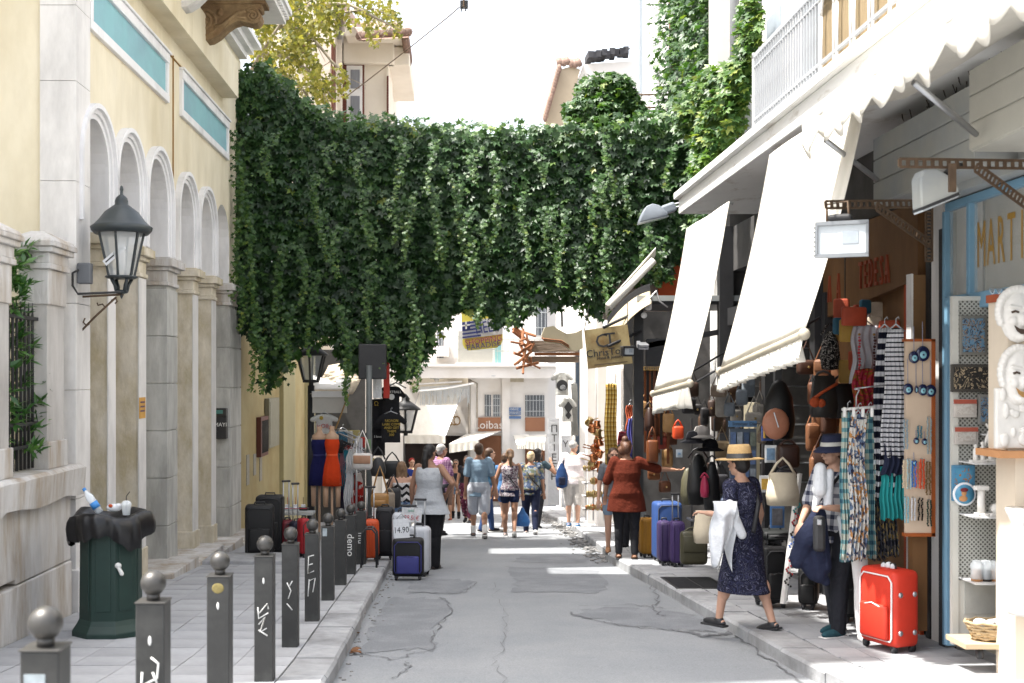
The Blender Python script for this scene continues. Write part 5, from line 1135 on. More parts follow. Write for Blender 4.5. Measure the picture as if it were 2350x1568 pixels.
# --- facing the camera
p = person('woman in dark tank top, denim shorts and ankle boots', 1046, 1190, 1055, 0, 178, ((3, 2), (-6, 6)), None, 2, 0, 0, SK2, .95, 1, .012, dict(mat=fab('charcoal', S(64, 66, 76, .6)), hem=.02, sleeve=0, neck=.25, straps=True, loose=.012, name='vest'), dict(mat=fab('pale_denim', S(150, 176, 206, .6)), len=.16, loose=.016, name='shorts'), dict(st='short', mat=HBR), dict(mat=blackc, boot=.25, sole=m_black), female=True)
part(p.T, 'sunglasses', M().smooth().ell(p.hp(-.018, .055, .006), (.03, .012, .02), 8, 6, p.R).ell(p.hp(.018, .055, .006), (.03, .012, .02), 8, 6, p.R), m_black)
person('woman with curly dark hair in wine patterned trousers', 1072, 1200, 1046, 0, 165, ((8, 4), (-8, 14)), None, 2, 0, 0, SK2, 1.05, 1.05, .012, dict(mat=fab('black_top', (.02, .02, .025)), sleeve=.3), dict(mat=pat('wine', 'floral', [S(96, 40, 64, .6), S(130, 70, 92, .6), S(76, 30, 52, .6), S(200, 190, 196, .6)], 22, thr=[0, .3, .6, .9]), loose=.03, wide=1.3, len=.85), dict(st='long', mat=HBR, len=.08), dict(mat=blackc), eyes=True, female=True)
person('small woman with curly hair far down the street', 1025, 1195, 1070, 0, 20, ((4, 4), (-6, 6)), None, 2, 30, 0, SK2, 1, 1, .014, dict(mat=fab('brown_top', (.10, .06, .05)), sleeve=.5), dict(mat=fab('brown_skirt', (.14, .09, .07)), len=.45, name='shorts'), dict(st='curly', mat=HB), dict(mat=fab('sandal_red', (.25, .07, .04))))
person('white haired pedestrian far down the street', 1034, 1178, 1058, 0, 10, ((4, 4), (-6, 6)), None, 2, 0, 0, SK1, 1, 1, .014, dict(mat=wsh, sleeve=.5), dict(mat=beigesh), dict(st='bald', mat=HG), dict(mat=blackc))
check = pat('purple_check', 'check', [S(196, 160, 188, .6), S(160, 110, 150, .6), S(110, 64, 112, .6)], 30, thr=[0, .3, .8])
p = person('grey haired man in purple checked shirt and dark trousers', 1010, 1228, 1020, 0, -50, ((3, 2), (-4, 4)), (((-.25, .05, -1), (-.05, .3, -1)), ((.3, .15, -1), (.1, .6, -1))), 2, -10, 0, SK2, 1.15, 1.1, .0095, dict(mat=check, hem=.05, loose=.024, sleeve=.8, sloose=.02), dict(mat=dkpants, loose=.016), dict(st='short', mat=HG), dict(mat=blackc, sole=m_black), eyes=True)
# --- long haired woman in white top, hand on hip
p = person('woman with long black ponytail, white top and black trousers, hand on hip', 985, 1305, 1021, 0, -22, ((2, 3), (-2, 2)), (((-.3, -.1, -1), (-.1, .25, -1)), ((.75, -.25, -.75), (-.55, .55, -.62))), 1, -16, 0, SK3, 1.12, 1.15, .0085, dict(mat=fab('white_top', S(200, 204, 210, .66)), hem=.085, loose=.034, sleeve=0, neck=.29, straps=True, flare=.05, name='blouse'), dict(mat=blackc, loose=.02, wide=1.6), dict(st='tail', mat=HB, len=.26), dict(mat=mat('boot_brown', (.03, .02, .016), .5), boot=.1, sole=m_black), female=True)
zig = pat('zigzag', 'zig', [S(226, 222, 222, .66), S(30, 30, 36, .6)], 9, thr=[0, .55])
p = person('woman with long hair, zigzag crop top and jeans beside the bags', 922, 1258, 1045, 0, 6, ((3, 2), (-3, 4)), (((-.4, .2, -1), (.1, 1, .2)), ((.4, .2, -1), (-.1, 1, .2))), 2, 0, 0, SK1, 1.0, 1.05, .0095, dict(mat=zig, hem=-.10, loose=.012, sleeve=0, neck=.25, name='crop_top'), dict(mat=pat('jeans', 'swirl', [S(84, 110, 150, .6), S(110, 138, 176, .6), S(70, 92, 130, .6), S(150, 172, 196, .6)], 3), loose=.01), dict(st='long', mat=HLB, len=.13), dict(mat=m_white), female=True, Y=19.0)
person('man in red cap and blue tee at the far shop', 944, 1190, 1045, 0, -160, ((3, 2), (-3, 3)), None, 2, 0, 0, SK1, 1, 1, .013, dict(mat=fab('royal_blue', S(50, 70, 150, .6)), sleeve=.6), dict(mat=dkpants), dict(st='short', mat=fab('red_cap', S(160, 44, 40, .6))), dict(mat=blackc), eyes=True, Y=31)
p = person('woman in straw hat and orange top near the far shop', 960, 1195, 1062, 0, -30, ((3, 2), (-3, 3)), None, 2, 0, 0, SK1, 1, 1, .013, dict(mat=fab('orange_top', S(230, 110, 60, .6)), sleeve=.6, loose=.03), dict(mat=wsh), dict(st='short', mat=HBL), dict(mat=blackc), hat=.02, Y=29)
hat_(p, .035, .16, .095, .10, m_strawl, None, m_linen, 0)
# ================================================================= STREET FURNITURE
m_post = mat('painted_steel', (.026, .026, .025), .5, .2, 7, .15, c2=(.05, .05, .047), s2=3, t2=.6)
m_ball = mat('steel_ball', (.075, .072, .068), .42, .12, 8, metal=.6)
m_chalk = mat('white_marker', (.62, .62, .6), .8)
BOL = [(105, 1430, 4.05, 'nearest steel bollard with pale paint smear, cut by bottom edge', None), (352, 1338, 5.45, 'second bollard from the front with long white scrawl', 'H\nt\nh\na'), (505, 1288, 7.0, 'bollard with yellowish stain below its ball', None), (608, 1248, 8.4, 'bollard with white double cross scribble', '#\n%'), (667, 1225, 9.9, 'bollard with faint scratched white marks', ':\n;'), (717, 1205, 11.2, 'bollard with big white block letters', 'E\nI\n7'), (753, 1190, 12.6, 'dark bollard with one pale blot under its ball', None), (782, 1178, 13.9, 'plain dark bollard before the one tagged in script', None), (805, 1168, 15.0, 'bollard with white sideways script tag', 'demo'), (829, 1160, 16.2, 'farthest bollard beside the orange suitcase', 'mu')]
for i, (bx, by, Y, lb, gr) in enumerate(BOL):
    b = thing('bollard', lb, 'bollard', (XX(bx, Y), Y, zp(Y)), 0, 'square steel bollards along the left kerb')
    h = ZZ(by, Y)-zp(Y)-.075
    part(b, 'post', M().box(-.064, .064, -.064, .064, -.02, h-.008), m_post, bevel=.006)
    part(b, 'top_plate', M().box(-.068, .068, -.068, .068, h-.008, h), m_ball, bevel=.003)
    part(b, 'ball', M().smooth().ell((0, 0, h+.075), .057, 20, 14).cyl((0, 0, h), (0, 0, h+.03), .03, n=12), m_ball)
    F_ = lambda x, z: Matrix.Translation((x, -.0655, z))@Matrix.Rotation(PI/2, 4, 'X')
    if gr:
        if gr in ('demo', 'mu'): part(b, 'graffiti', M().text(gr, .12, F_(0, h*.5)@Matrix.Rotation(-PI/2, 4, 'Z'), .002), m_chalk)
        else:
            ST_ = {1: [[(-.03, .02), (-.035, -.06)], [(-.04, -.03), (.03, .0), (.035, .05), (.005, .07)], [(.012, .02), (.03, -.02)], [(-.02, -.09), (.02, -.06), (-.02, -.13), (.01, -.12), (.02, -.16)], [(-.03, -.2), (.0, -.17), (.02, -.2), (-.02, -.24), (.02, -.26)]],
                   3: [[(-.035, .03), (-.03, -.03), (.03, .0)], [(-.025, .0), (.025, .05), (.03, .02)], [(-.03, -.06), (.01, -.02), (-.02, -.1), (.02, -.08)], [(-.03, -.09), (.025, -.12)]],
                   4: [[(-.02, .05), (.01, .0), (-.01, -.05)], [(.02, .06), (.0, .03)], [(-.02, -.08), (.02, -.12)]],
                   5: [[(-.025, .12), (-.03, .0), (.02, .02)], [(-.028, .06), (.01, .07)], [(-.026, .12), (.02, .13)], [(-.02, -.04), (-.03, -.16)], [(-.02, -.05), (.03, -.03), (.01, -.13)]]}[i]
            for st_ in ST_: part(b, 'graffiti', M().smooth().tube([(x*1.1, -.0655, h*(.55 if i != 1 else .62)+z*1.3) for x, z in st_], .005, 5), m_chalk)
    if i == 0: part(b, 'paint_smear', M().box(-.05, .02, -.0665, -.0645, h-.22, h-.08), mat('smear_blue', (.3, .34, .36), .8, .3, 20), bevel=.0005)
    if i == 2: part(b, 'stain', M().smooth().ell((.0, -.064, h-.07), (.035, .002, .03), 12, 6), mat('stain_yellow', (.2, .16, .06), .9, .4, 30))
    if i == 6: part(b, 'paint_blot', M().box(-.05, -.005, -.0665, -.0645, h-.1, h-.02), mat('smear_blue', (1, 1, 1)), bevel=.0005)
    if i in (0, 1, 2, 3): part(b, 'scratch', M().smooth().ell((.0, -.0645, h-.17), (.008, .002, .022), 8, 5), m_chalk)
# litter bin
m_bin = mat('bin_green', (.012, .032, .026), .5, .15, 6, .08)
YBn = 10.5; bn = thing('litter_bin', 'dark green octagonal litter bin with black bag over its rim', 'bin', (XX(255, YBn), YBn, zp(YBn)))
rr = lambda r, z: [(r*math.cos(PI/8+k*PI/4), r*math.sin(PI/8+k*PI/4), z) for k in range(8)]
part(bn, 'body', M().loft([rr(.325, 0), rr(.325, .05), rr(.285, .11), rr(.265, .15), rr(.258, .95)]), m_bin, bevel=.008)
for k in range(8):
    a = k*PI/4; part(bn, 'panel', M().obox((.244*math.cos(a), .244*math.sin(a), .56), (.012, .13, .66), (0, 0, a)), m_bin, bevel=.004)
m_bag = mat('black_plastic', (.007, .007, .008), .34, .2, 14, .15, spec=.4)
g = M().smooth(); n = 72; rings = []
for (r, z, j) in ((.18, .98, .2), (.24, 1.04, .3), (.29, 1.065, .5), (.325, 1.055, .7), (.345, 1.01, .9), (.352, .94, 1.1), (.347, .88, 1.3), (.335, .84, 1.5)):
    ring_ = []
    for k in range(n):
        a = 2*PI*k/n; fo = .010*math.sin(a*13+3*z)+.012*math.sin(a*7+1)+.008*math.sin(a*23+z*9); rr_ = r*(1.0+.04*math.sin(a*2+.5))+fo*j
        dz = (.05*math.sin(a*3+.6)+.03*math.sin(a*5+2)+.012*math.sin(a*17))*(j-.2)*.75-.02*math.sin(a*4)*(z > 1)
        ring_.append((rr_*math.cos(a), rr_*math.sin(a), z-.02+dz))
    rings.append(ring_)
g.loft(rings, False); part(bn, 'bin_bag', g, m_bag)
part(bn, 'pasted_sticker', M().smooth().ell((.125, -.235, .62), (.03, .02, .025), 8, 5).cap((.13, -.236, .6), (.155, -.23, .55), .016, .018), m_chalk)
LT = [('plastic_bottle', 'clear plastic bottle with blue cap sticking out of litter bin', 'bottle', 206, 1142, -.35), ('drink_cup', 'clear plastic cup with black straw on top of litter bin', 'cup', 290, 1158, 0), ('food_wrapper', 'white and orange wrapper among rubbish in litter bin', 'wrapper', 262, 1160, 0)]
m_clear = glass('clear_plastic', (.85, .9, .93), .1, .45)
for i, (nm, lb, ct, px, py, tl) in enumerate(LT):
    c = P(px, py, YBn-.1); t = thing(nm, lb, ct, tuple(c))
    if i == 0:
        R3 = Euler((0, -.6, 0)).to_matrix(); part(t, 'bottle', M().smooth().lathe([(.005, -.16), (.033, -.155), (.035, 0), (.03, .02), (.014, .055), (.013, .075)], (0, 0, 0), 12, R3), m_clear)
        part(t, 'bottle_cap', M().lathe([(.016, .07), (.016, .095), (.002, .096)], (0, 0, 0), 10, R3), mat('cap_blue', (.04, .2, .5), .5)); part(t, 'bottle_wrap', M().smooth().lathe([(.036, -.11), (.0365, -.05)], (0, 0, 0), 12, R3), mat('cap_blue', (1, 1, 1)))
    elif i == 1:
        part(t, 'cup', M().smooth().lathe([(.03, -.09), (.043, 0), (.045, .005), (.03, .03), (.005, .035)], (0, 0, 0), 14), m_clear); part(t, 'straw', M().tube([(0, 0, -.05), (0, 0, .07), (.03, 0, .11)], .004, 6), m_black)
    else: part(t, 'wrapper', M().smooth().ell((0, 0, -.02), (.07, .04, .035), 8, 6).ell((.04, -.01, .0), (.03, .03, .02), 8, 5), m_linen, vox=.01); part(t, 'orange_peel', M().ell((-.02, -.04, .0), (.02, .01, .015), 7, 5), m_orange)
# big wall lantern
m_lant = mat('lantern_green', (.028, .036, .04), .4, .12, 8); m_lglass = glass('lantern_glass', (.72, .76, .78), .08, .38)
YL_ = 11.95; L = thing('wall_lantern', 'large dark wall lantern with domed cap on scrolled bracket', 'lantern', (XX(279, YL_), YL_, ZZ(680, YL_)))
u = YL_/F      # metres per measuring pixel at this distance
lz = lambda py: (680-py)*u
part(L, 'cap', M().smooth().lathe([(.01, lz(508)), (60*u, lz(538)), (68*u, lz(530)), (70*u, lz(522)), (63*u, lz(517)), (52*u, lz(506)), (38*u, lz(487)), (22*u, lz(475)), (15*u, lz(470)), (15*u, lz(462)), (13*u, lz(455)), (8*u, lz(450)), (4*u, lz(447)), (3*u, lz(440)), (4.2*u, lz(435)), (3*u, lz(428)), (.002, lz(426))], (0, 0, 0), 28), m_lant)
hx = lambda r, z, t=0: [(r*math.cos(PI/6+k*PI/3+t), r*math.sin(PI/6+k*PI/3+t), z) for k in range(6)]
part(L, 'pane', M().loft([hx(28*u, lz(633)), hx(51*u, lz(525))], False), m_lglass)
m = M()
for a, b in zip(hx(29*u, lz(635)), hx(53*u, lz(528))): m.bar(a, b, .02, .02)
part(L, 'frame', m, m_lant); part(L, 'tube_bulb', M().smooth().cyl((0, 0, lz(620)), (0, 0, lz(545)), .04, n=10), m_white)
part(L, 'collar', M().smooth().lathe([(36*u, lz(634)), (38*u, lz(637)), (30*u, lz(640)), (20*u, lz(641))], (0, 0, 0), 20), m_lant)
m = M().smooth()
for k in range(4): a = PI/4+k*PI/2; m.tube([(26*u*math.cos(a), 26*u*math.sin(a), lz(640)), (17*u*math.cos(a), 17*u*math.sin(a), lz(655)), (13*u*math.cos(a), 13*u*math.sin(a), lz(670))], .018, 6)
m.ell((0, 0, lz(670)), (16*u, 16*u, 5*u)); m.lathe([(.01, lz(672)), (.015, lz(680)), (.003, lz(686))]); part(L, 'foot', m, m_lant)
wx = XX(175, YL_)-L.location.x; m = M().smooth()
m.bar((wx, 0, lz(682)), (wx, 0, lz(830)), .022, .03, (0, 1, 0)); m.bar((wx, 0, lz(682)), (.02, 0, lz(676)), .02, .02); m.tube([(wx, 0, lz(772)), (wx+40*u, 0, lz(730)), (-12*u, 0, lz(682))], .011, 6)
m.tube([(wx+66*u, 0, lz(705)), (wx+60*u, 0, lz(698)), (wx+50*u, 0, lz(701)), (wx+48*u, 0, lz(695))], .008, 5); m.tube([(-24*u, 0, lz(690)), (-14*u, 0, lz(684)), (-10*u, 0, lz(692)), (-15*u, 0, lz(697))], .008, 5); m.tube([(wx+20*u, 0, lz(730)), (wx+16*u, 0, lz(740)), (wx+24*u, 0, lz(748)), (wx+30*u, 0, lz(744))], .008, 5)
part(L, 'bracket', m, m_rust)
q = part(L, 'sticker', M().obox((-8*u, -36*u*.87, lz(588)), (60*u, .004, 14*u), (0, -.72, 0)), m_linen); part(L, 'sticker_print', M().obox((-8*u, -36*u*.87-.003, lz(588)), (52*u, .004, 3*u), (0, -.72, 0)), m_black)
EBX = thing('cable_box', 'small grey electrical box on the marble corner above lantern bracket', 'electrical box', tuple(P(195, 628, 11.72)))
part(EBX, 'box', M().rbox((0, 0, 0), (.13, .1, .2), .012), mat('box_grey', S(120, 124, 130, .6), .6)); part(EBX, 'cable', M().smooth().tube([(-.04, -.06, .03), (-.1, -.06, 0), (-.1, -.06, -.12), (-.05, -.06, -.2), (.35, -.02, -.18)], .012, 6), m_black)
PS = thing('orange_poster', 'small orange poster wrapped on the second arcade pier', 'poster', tuple(P(326, 935, 14.4)))
part(PS, 'sheet', M().box(XL+.0135, XL+.018, 14.22, 14.5, ZZ(960, 14.4), ZZ(912, 14.4)), mat('poster_orange', S(232, 178, 92, .66), .8, .15, 20), world=True)
for k in range(3): part(PS, 'print', M().box(XL+.0185, XL+.02, 14.26, 14.46, ZZ(925+k*10, 14.4), ZZ(921+k*10, 14.4)), mat('print_violet', S(120, 90, 110, .6)), world=True)
MB_ = thing('letter_box', 'black metal letter box with white scrawl on the last grey pier', 'letter box', tuple(P(508, 972, 19.9)))
part(MB_, 'box', M().rbox((0, 0, 0), (26*19.9/F, .14, 70*19.9/F), .01), m_black); part(MB_, 'lid', M().rbox((0, -.03, .18), (27*19.9/F, .12, .12), .01), m_post)
part(MB_, 'graffiti', M().text('MAYI', .09, Matrix.Translation((0, -.073, -.02))@Matrix.Rotation(PI/2, 4, 'X'), .003), m_chalk); part(MB_, 'flag_sticker', M().box(-.07, .04, -.093, -.09, .16, .22), mat('sticker_teal', S(100, 160, 150, .6)))
for (lb, px0, px1, py0, py1, mt, nm) in (('dark framed mirror hanging on the mustard wall', 598, 615, 958, 1050, mat('mirror', (.8, .8, .82), .06, .02, metal=1), 'mirror'), ('flat grey metal cabinet fixed to the mustard wall', 617, 640, 915, 1030, mat('cabinet_grey', S(176, 172, 150, .6), .6), 'wall_cabinet')):
    Ya, Yb_ = YX(px0, XL+.08), YX(px1, XL+.08); t = thing(nm, lb, nm.replace('_', ' '), (XL, Ya, ZZ(py1, Ya)))
    part(t, 'frame', M().box(XL+.0, XL+.09, Ya, Yb_, ZZ(py1, Ya), ZZ(py0, Ya)), m_shut if nm == 'mirror' else mt, world=True, bevel=.008)
    part(t, 'face', M().box(XL+.09, XL+.098, Ya+.07, Yb_-.07, ZZ(py1, Ya)+.07, ZZ(py0, Ya)-.07), mt, world=True)
# lamp post with lantern under the vine, and a second lantern further on
def lantern(label, px, pyt, pyb, Y, pole=None):
    s = (pyb-pyt)/F*Y; t = thing('street_lantern', label, 'lantern', tuple(P(px, pyb, Y)))
    part(t, 'pane', M().loft([hx(.17*s, .12*s), hx(.30*s, .62*s)], False), m_lglass); m = M()
    for a, b in zip(hx(.17*s, .12*s), hx(.31*s, .62*s)): m.bar(a, b, .04*s, .04*s)
    m.loft([hx(.19*s, .06*s), hx(.19*s, .12*s)]); m.cyl((0, 0, 0), (0, 0, .08*s), .05*s); part(t, 'frame', m, m_black)
    part(t, 'cap', M().smooth().lathe([(.36*s, .62*s), (.36*s, .65*s), (.22*s, .76*s), (.10*s, .84*s), (.10*s, .9*s), (.02*s, 1.0*s), (.001, 1.02*s)], (0, 0, 0), 16), m_black)
    if pole: part(t, 'post', M().smooth().lathe([(.13, pole), (.13, pole+.3), (.075, pole+.5), (.055, -.25), (.09, -.2), (.04, 0)], (0, 0, 0), 14), m_black)
    return t
t = lantern('lamp post lantern half hidden below the left end of the vine', 714, 775, 885, 21.5, None); part(t, 'post', M().smooth().cyl((0, 0, zp(21.5)-t.location.z), (0, 0, 0), .07, .06, n=12), m_black)
t = lantern('old street lantern beside the black hanging tee shirts', 931, 905, 1000, 23.0); part(t, 'bracket', M().tube([(0, 0, .9), (-.2, .3, 1.0), (-.4, .6, .9)], .015, 5), m_black)
SP = thing('signal_post', 'grey post with stickers and dark box sign under vine', 'post', (XX(847, 20.0), 20.0, zp(20)))
part(SP, 'post', M().smooth().cyl((0, 0, -.02), (0, 0, 2.9), .05, n=12), mat('post_grey', (.09, .10, .10), .5)); part(SP, 'box_sign', M().rbox((.05, .1, ZZ(830, 20)-zp(20)), (.46, .12, .58), .02), m_black)
part(SP, 'sticker', M().box(-.02, .035, -.055, -.052, ZZ(1030, 20)-zp(20), ZZ(1008, 20)-zp(20)), mat('sticker_green', S(130, 160, 120)))
for (lb, x0, x1, y0, y1, Y, c) in (('white hanging sign panel beside the grey post', 856, 876, 868, 914, 20.4, m_linen), ('narrow red hanging sign strip above black tee shirts', 880, 894, 828, 914, 20.6, mat('sign_red', S(214, 60, 44, .6), .6))):
    t = thing('sign_panel', lb, 'sign', tuple(P((x0+x1)/2, y1, Y))); part(t, 'panel', R_(x0, y1, x1, y0, Y, 0, .03), c, world=True); part(t, 'hanger', M().cyl(P((x0+x1)/2, y0, Y+.01), P((x0+x1)/2, y0-40, Y+.01), .008, n=5), m_black, world=True)
# ================================================================= GOODS
def suitcase(label, px, pyb, pyt, wpx, Y, col_, style='soft', dep=.24, rz=0, handle=0, off=.12, accent=None, ribs=0, grp='suitcases for sale'):
    h = (pyb-pyt)/F*Y; w = wpx/F*Y; z = zr(Y)+off
    t = thing('suitcase', label, 'suitcase', (XX(px, Y), Y, z), rad(rz), grp); b0 = .05
    part(t, 'shell', M().smooth().rbox((0, 0, b0+(h-b0)/2), (w, dep, h-b0), .06 if style == 'hard' else .05, seg=3), col_)
    tr = accent or m_black
    if style == 'hard':
        n = ribs or 5
        for k in range(n):
            x = -w*.34+w*.68*k/(n-1); part(t, 'rib', M().smooth().rbox((x, -dep/2, b0+(h-b0)/2), (w*.07, .022, (h-b0)*.82), .01), col_)
        part(t, 'zip_seam', M().box(-w/2-.002, w/2+.002, -.006, .006, b0+.05, h-.05).box(-w/2+.06, w/2-.06, -.006, .006, b0-.002, h+.002), tr)
    else:
        f = lambda e: [(x, -dep/2-.004, zz) for x, zz in [(-w/2+.045+.0, b0+.05+e), (-w/2+.03, b0+.08+e), (-w/2+.03, h-.09), (-w/2+.07, h-.045), (w/2-.07, h-.045), (w/2-.03, h-.09), (w/2-.03, b0+.08+e), (w/2-.045, b0+.05+e), (-w/2+.045, b0+.05+e)]]
        part(t, 'piping', M().smooth().tube(f(0), .007, 5), tr)
        part(t, 'front_pocket', M().smooth().rbox((0, -dep/2-.02, b0+(h-b0)*.32), (w*.72, .05, (h-b0)*.46), .024, seg=3), accent if accent and accent not in (m_steel, m_white) else col_)
        part(t, 'pocket_zip', M().smooth().tube([(-w*.33, -dep/2-.035, b0+(h-b0)*.5), (0, -dep/2-.046, b0+(h-b0)*.56), (w*.33, -dep/2-.035, b0+(h-b0)*.5)], .005, 5), tr)
    part(t, 'grip', M().smooth().tube([(-w*.18, 0, h), (-w*.17, 0, h+.03), (w*.17, 0, h+.03), (w*.18, 0, h)], .011, 6), m_black)
    for sx in (-1, 1):
        for sy in (-1, 1): part(t, 'wheel', M().smooth().cyl((sx*(w/2-.05)-.012, sy*(dep/2-.04), .027), (sx*(w/2-.05)+.012, sy*(dep/2-.04), .027), .027, n=12).box(sx*(w/2-.05)-.02, sx*(w/2-.05)+.02, sy*(dep/2-.04)-.02, sy*(dep/2-.04)+.02, .03, .06), m_black)
    if handle:
        hh = handle/F*Y; m = M().smooth()
        for s in (-1, 1): m.cyl((s*w*.2, dep*.3, h-.02), (s*w*.2, dep*.3, h+hh), .009, n=6)
        part(t, 'pull_handle', m, m_steel); part(t, 'pull_grip', M().smooth().rbox((0, dep*.3, h+hh), (w*.4+.05, .03, .03), .012), m_black)
    return t
cb = lambda n, c, k=.58: mat('case_'+n, S(*c, k), .6, .08, 8, .12)
suitcase('tall black soft suitcase leaning by the mustard wall', 620, 1283, 1146, 62, 17.6, cb('black', (30, 30, 32)), dep=.3)
suitcase('black suitcase in front of the other black one by the mustard wall', 596, 1286, 1162, 66, 17.0, cb('black2', (26, 26, 28)), dep=.28, rz=8)
suitcase('dark red suitcase with raised pull handle behind the bollards', 660, 1285, 1205, 34, 17.6, cb('wine', (120, 30, 40)), dep=.24, handle=88, rz=25)
suitcase('dark navy suitcase with raised pull handle behind the bollards', 681, 1286, 1206, 30, 17.4, cb('ink', (42, 40, 60)), dep=.22, handle=85, rz=25)
suitcase('bright red suitcase edge beside the navy one behind bollards', 697, 1290, 1200, 24, 17.2, cb('red', (196, 40, 50)), dep=.2, rz=30)
suitcase('orange hard suitcase behind the far bollards', 850, 1292, 1195, 40, 16.6, cb('orange', (232, 92, 40)), 'hard', .24, rz=4, handle=72)
suitcase('dark suitcase with white tag between orange case and black trolley', 884, 1300, 1180, 42, 16.9, cb('coal', (34, 34, 38)), dep=.24)
suitcase('small black trolley case with blue pocket and 14.90 price card', 937, 1325, 1228, 72, 15.4, cb('black3', (24, 24, 26)), dep=.2, handle=72, off=0, accent=cb('violet_blue', (64, 66, 140), .62), rz=-2)
suitcase('white hard suitcase standing behind the small black trolley case', 962, 1319, 1206, 50, 15.9, cb('white', (214, 218, 226), .7), 'hard', .28, handle=60, off=0, ribs=3, rz=-10)
suitcase('white suitcase with yellow round tag behind the price cards', 922, 1262, 1150, 44, 16.6, cb('white2', (206, 210, 216), .7), 'hard', .24, off=.12, rz=0)
suitcase('mustard yellow hard suitcase under the rust topped woman\'s arm', 1484, 1277, 1186, 34, 17.2, cb('mustard', (196, 140, 44)), 'hard', .24, rz=8)
suitcase('silver suitcase half hidden behind the mustard suitcase', 1468, 1240, 1140, 28, 18.0, cb('silver', (150, 156, 160)), 'hard', .22)
suitcase('large bright blue soft suitcase on right pavement', 1530, 1283, 1146, 62, 16.6, cb('blue', (58, 92, 156)), dep=.3, rz=6)
suitcase('narrow purple hard suitcase in front of the blue suitcase, left of its twin', 1524, 1286, 1184, 30, 16.1, cb('purple', (76, 58, 108)), 'hard', .24, ribs=3, rz=4)
suitcase('purple hard suitcase with pale zip next to its twin on right pavement', 1553, 1287, 1182, 34, 15.9, cb('purple2', (84, 62, 120)), 'hard', .24, ribs=3, handle=60, rz=4)
suitcase('big black suitcase behind the straw hat woman', 1768, 1388, 1246, 62, 12.1, cb('black4', (24, 24, 27)), dep=.3, rz=10)
suitcase('black suitcase stacked on the big black one behind straw hat woman', 1778, 1246, 1212, 70, 12.2, cb('black5', (30, 34, 34)), dep=.3, off=.73)
suitcase('black suitcase behind the bucket hat man', 1856, 1390, 1290, 44, 12.0, cb('black6', (22, 22, 24)), dep=.3, rz=-20)
suitcase('dark suitcase by the white mannequin leg', 1945, 1430, 1290, 46, 11.2, cb('black7', (22, 22, 26)), dep=.3)
t = suitcase('shiny red suitcase with white piping at right shop front', 2040, 1490, 1302, 120, 9.75, cb('scarlet', (232, 62, 40), .66), dep=.26, rz=-68, accent=m_white)
for (x, z) in ((-.07, .47), (.07, .47), (-.07, .17), (.07, .17)): part(t, 'stud', M().smooth().ell((.21, x, z), (.012, .022, .022), 10, 6), m_steel)
part(t, 'wrapped_grip', M().smooth().ell((-.05, 0, .66), .03).ell((.0, 0, .67), .03).ell((.05, 0, .665), .028), m_linen)
def card(label, px, py, wpx, hpx, Y, lines, rot=0):
    t = thing('price_card', label, 'price card', tuple(P(px, py, Y)), 0, 'handwritten price cards'); s = Y/F
    part(t, 'sheet', M().obox((0, 0, 0), (wpx*s, .006, hpx*s), (0, rot, 0)), m_linen)
    for (tx_, sz, dz, mt) in lines: part(t, 'price', M().text(tx_, sz*s, Matrix.Translation((0, -.005, dz*s))@Matrix.Rotation(rot, 4, 'Y')@Matrix.Rotation(PI/2, 4, 'X'), .003, .8), mt)
    part(t, 'string', M().tube([(-wpx*.3*s, .003, hpx*.5*s), (0, .02, hpx*.75*s), (wpx*.3*s, .003, hpx*.5*s)], .003, 4), m_black)
m_inkr = mat('red_ink', (.4, .04, .05)); m_inkg = mat('green_ink', (.05, .3, .2))
card('handwritten 14.90 card tied to small black trolley', 921, 1213, 36, 44, 15.0, [('14.90', 20, -4, m_black)], -.06)
card('handwritten 28.50 card in red above the white suitcase', 945, 1182, 46, 32, 15.6, [('28.50\u20ac', 15, -7, m_inkr), ('special', 8, 10, m_inkg)], .08)
def bag(label, px, py0, py1, wpx, Y, mt, strap_=0, dep=.12, flap=None, rz=0, nm='handbag', pocket=False, kind='box', smat=None, grp='bags hanging for sale'):
    s = Y/F; w, h = wpx*s, (py1-py0)*s; t = thing(nm, label, 'bag', tuple(P(px, (py0+py1)/2, Y)), rad(rz), grp)
    if kind == 'box': part(t, 'body', M().smooth().rbox((0, 0, 0), (w, dep, h), min(.05, w*.2), seg=3), mt)
    elif kind == 'sack': part(t, 'body', M().smooth().lathe([(.02, -h/2), (w*.42, -h*.47), (w*.5, -h*.2), (w*.42, h*.2), (w*.22, h*.44), (.02, h/2)], (0, 0, 0), 14, ex=dep/w*1.2), mt)
    else: part(t, 'body', M().smooth().loft([[(x*a, y*b, z) for x, y in ((-.5, -.5), (.5, -.5), (.5, .5), (-.5, .5))] for a, b, z in ((w*.9, dep, -h/2), (w, dep*.9, -h*.2), (w*.8, dep*.4, h/2))]), mt)
    if flap: part(t, 'flap', M().smooth().rbox((0, -dep/2, h*.12), (w*.86, .03, h*.5), .012), flap)
    if pocket: part(t, 'pocket', M().smooth().rbox((0, -dep/2-.01, -h*.15), (w*.7, .05, h*.4), .02), mt)
    if strap_:
        q = strap_*s; part(t, 'strap', M().smooth().tube([(-w*.44, 0, h*.4), (-w*.2, 0, h*.5+q*.6), (0, 0, h*.5+q), (w*.2, 0, h*.5+q*.6), (w*.44, 0, h*.4)], .012, 6), smat or mt)
    return t
lea = lambda n, c, k=.55: mat('leather_'+n, S(*c, k), .45, .15, 10, .2)
bag('white shoulder bag with tan stripe hanging from the grey post', 832, 1040, 1078, 46, 18.6, lea('white', (226, 222, 218), .7), 52, flap=lea('tan', (196, 150, 120), .6), rz=-6)
bag('tan leather shoulder bag hanging over the dark suitcases', 872, 1132, 1166, 42, 17.6, lea('camel', (190, 140, 76)), 62, pocket=True)
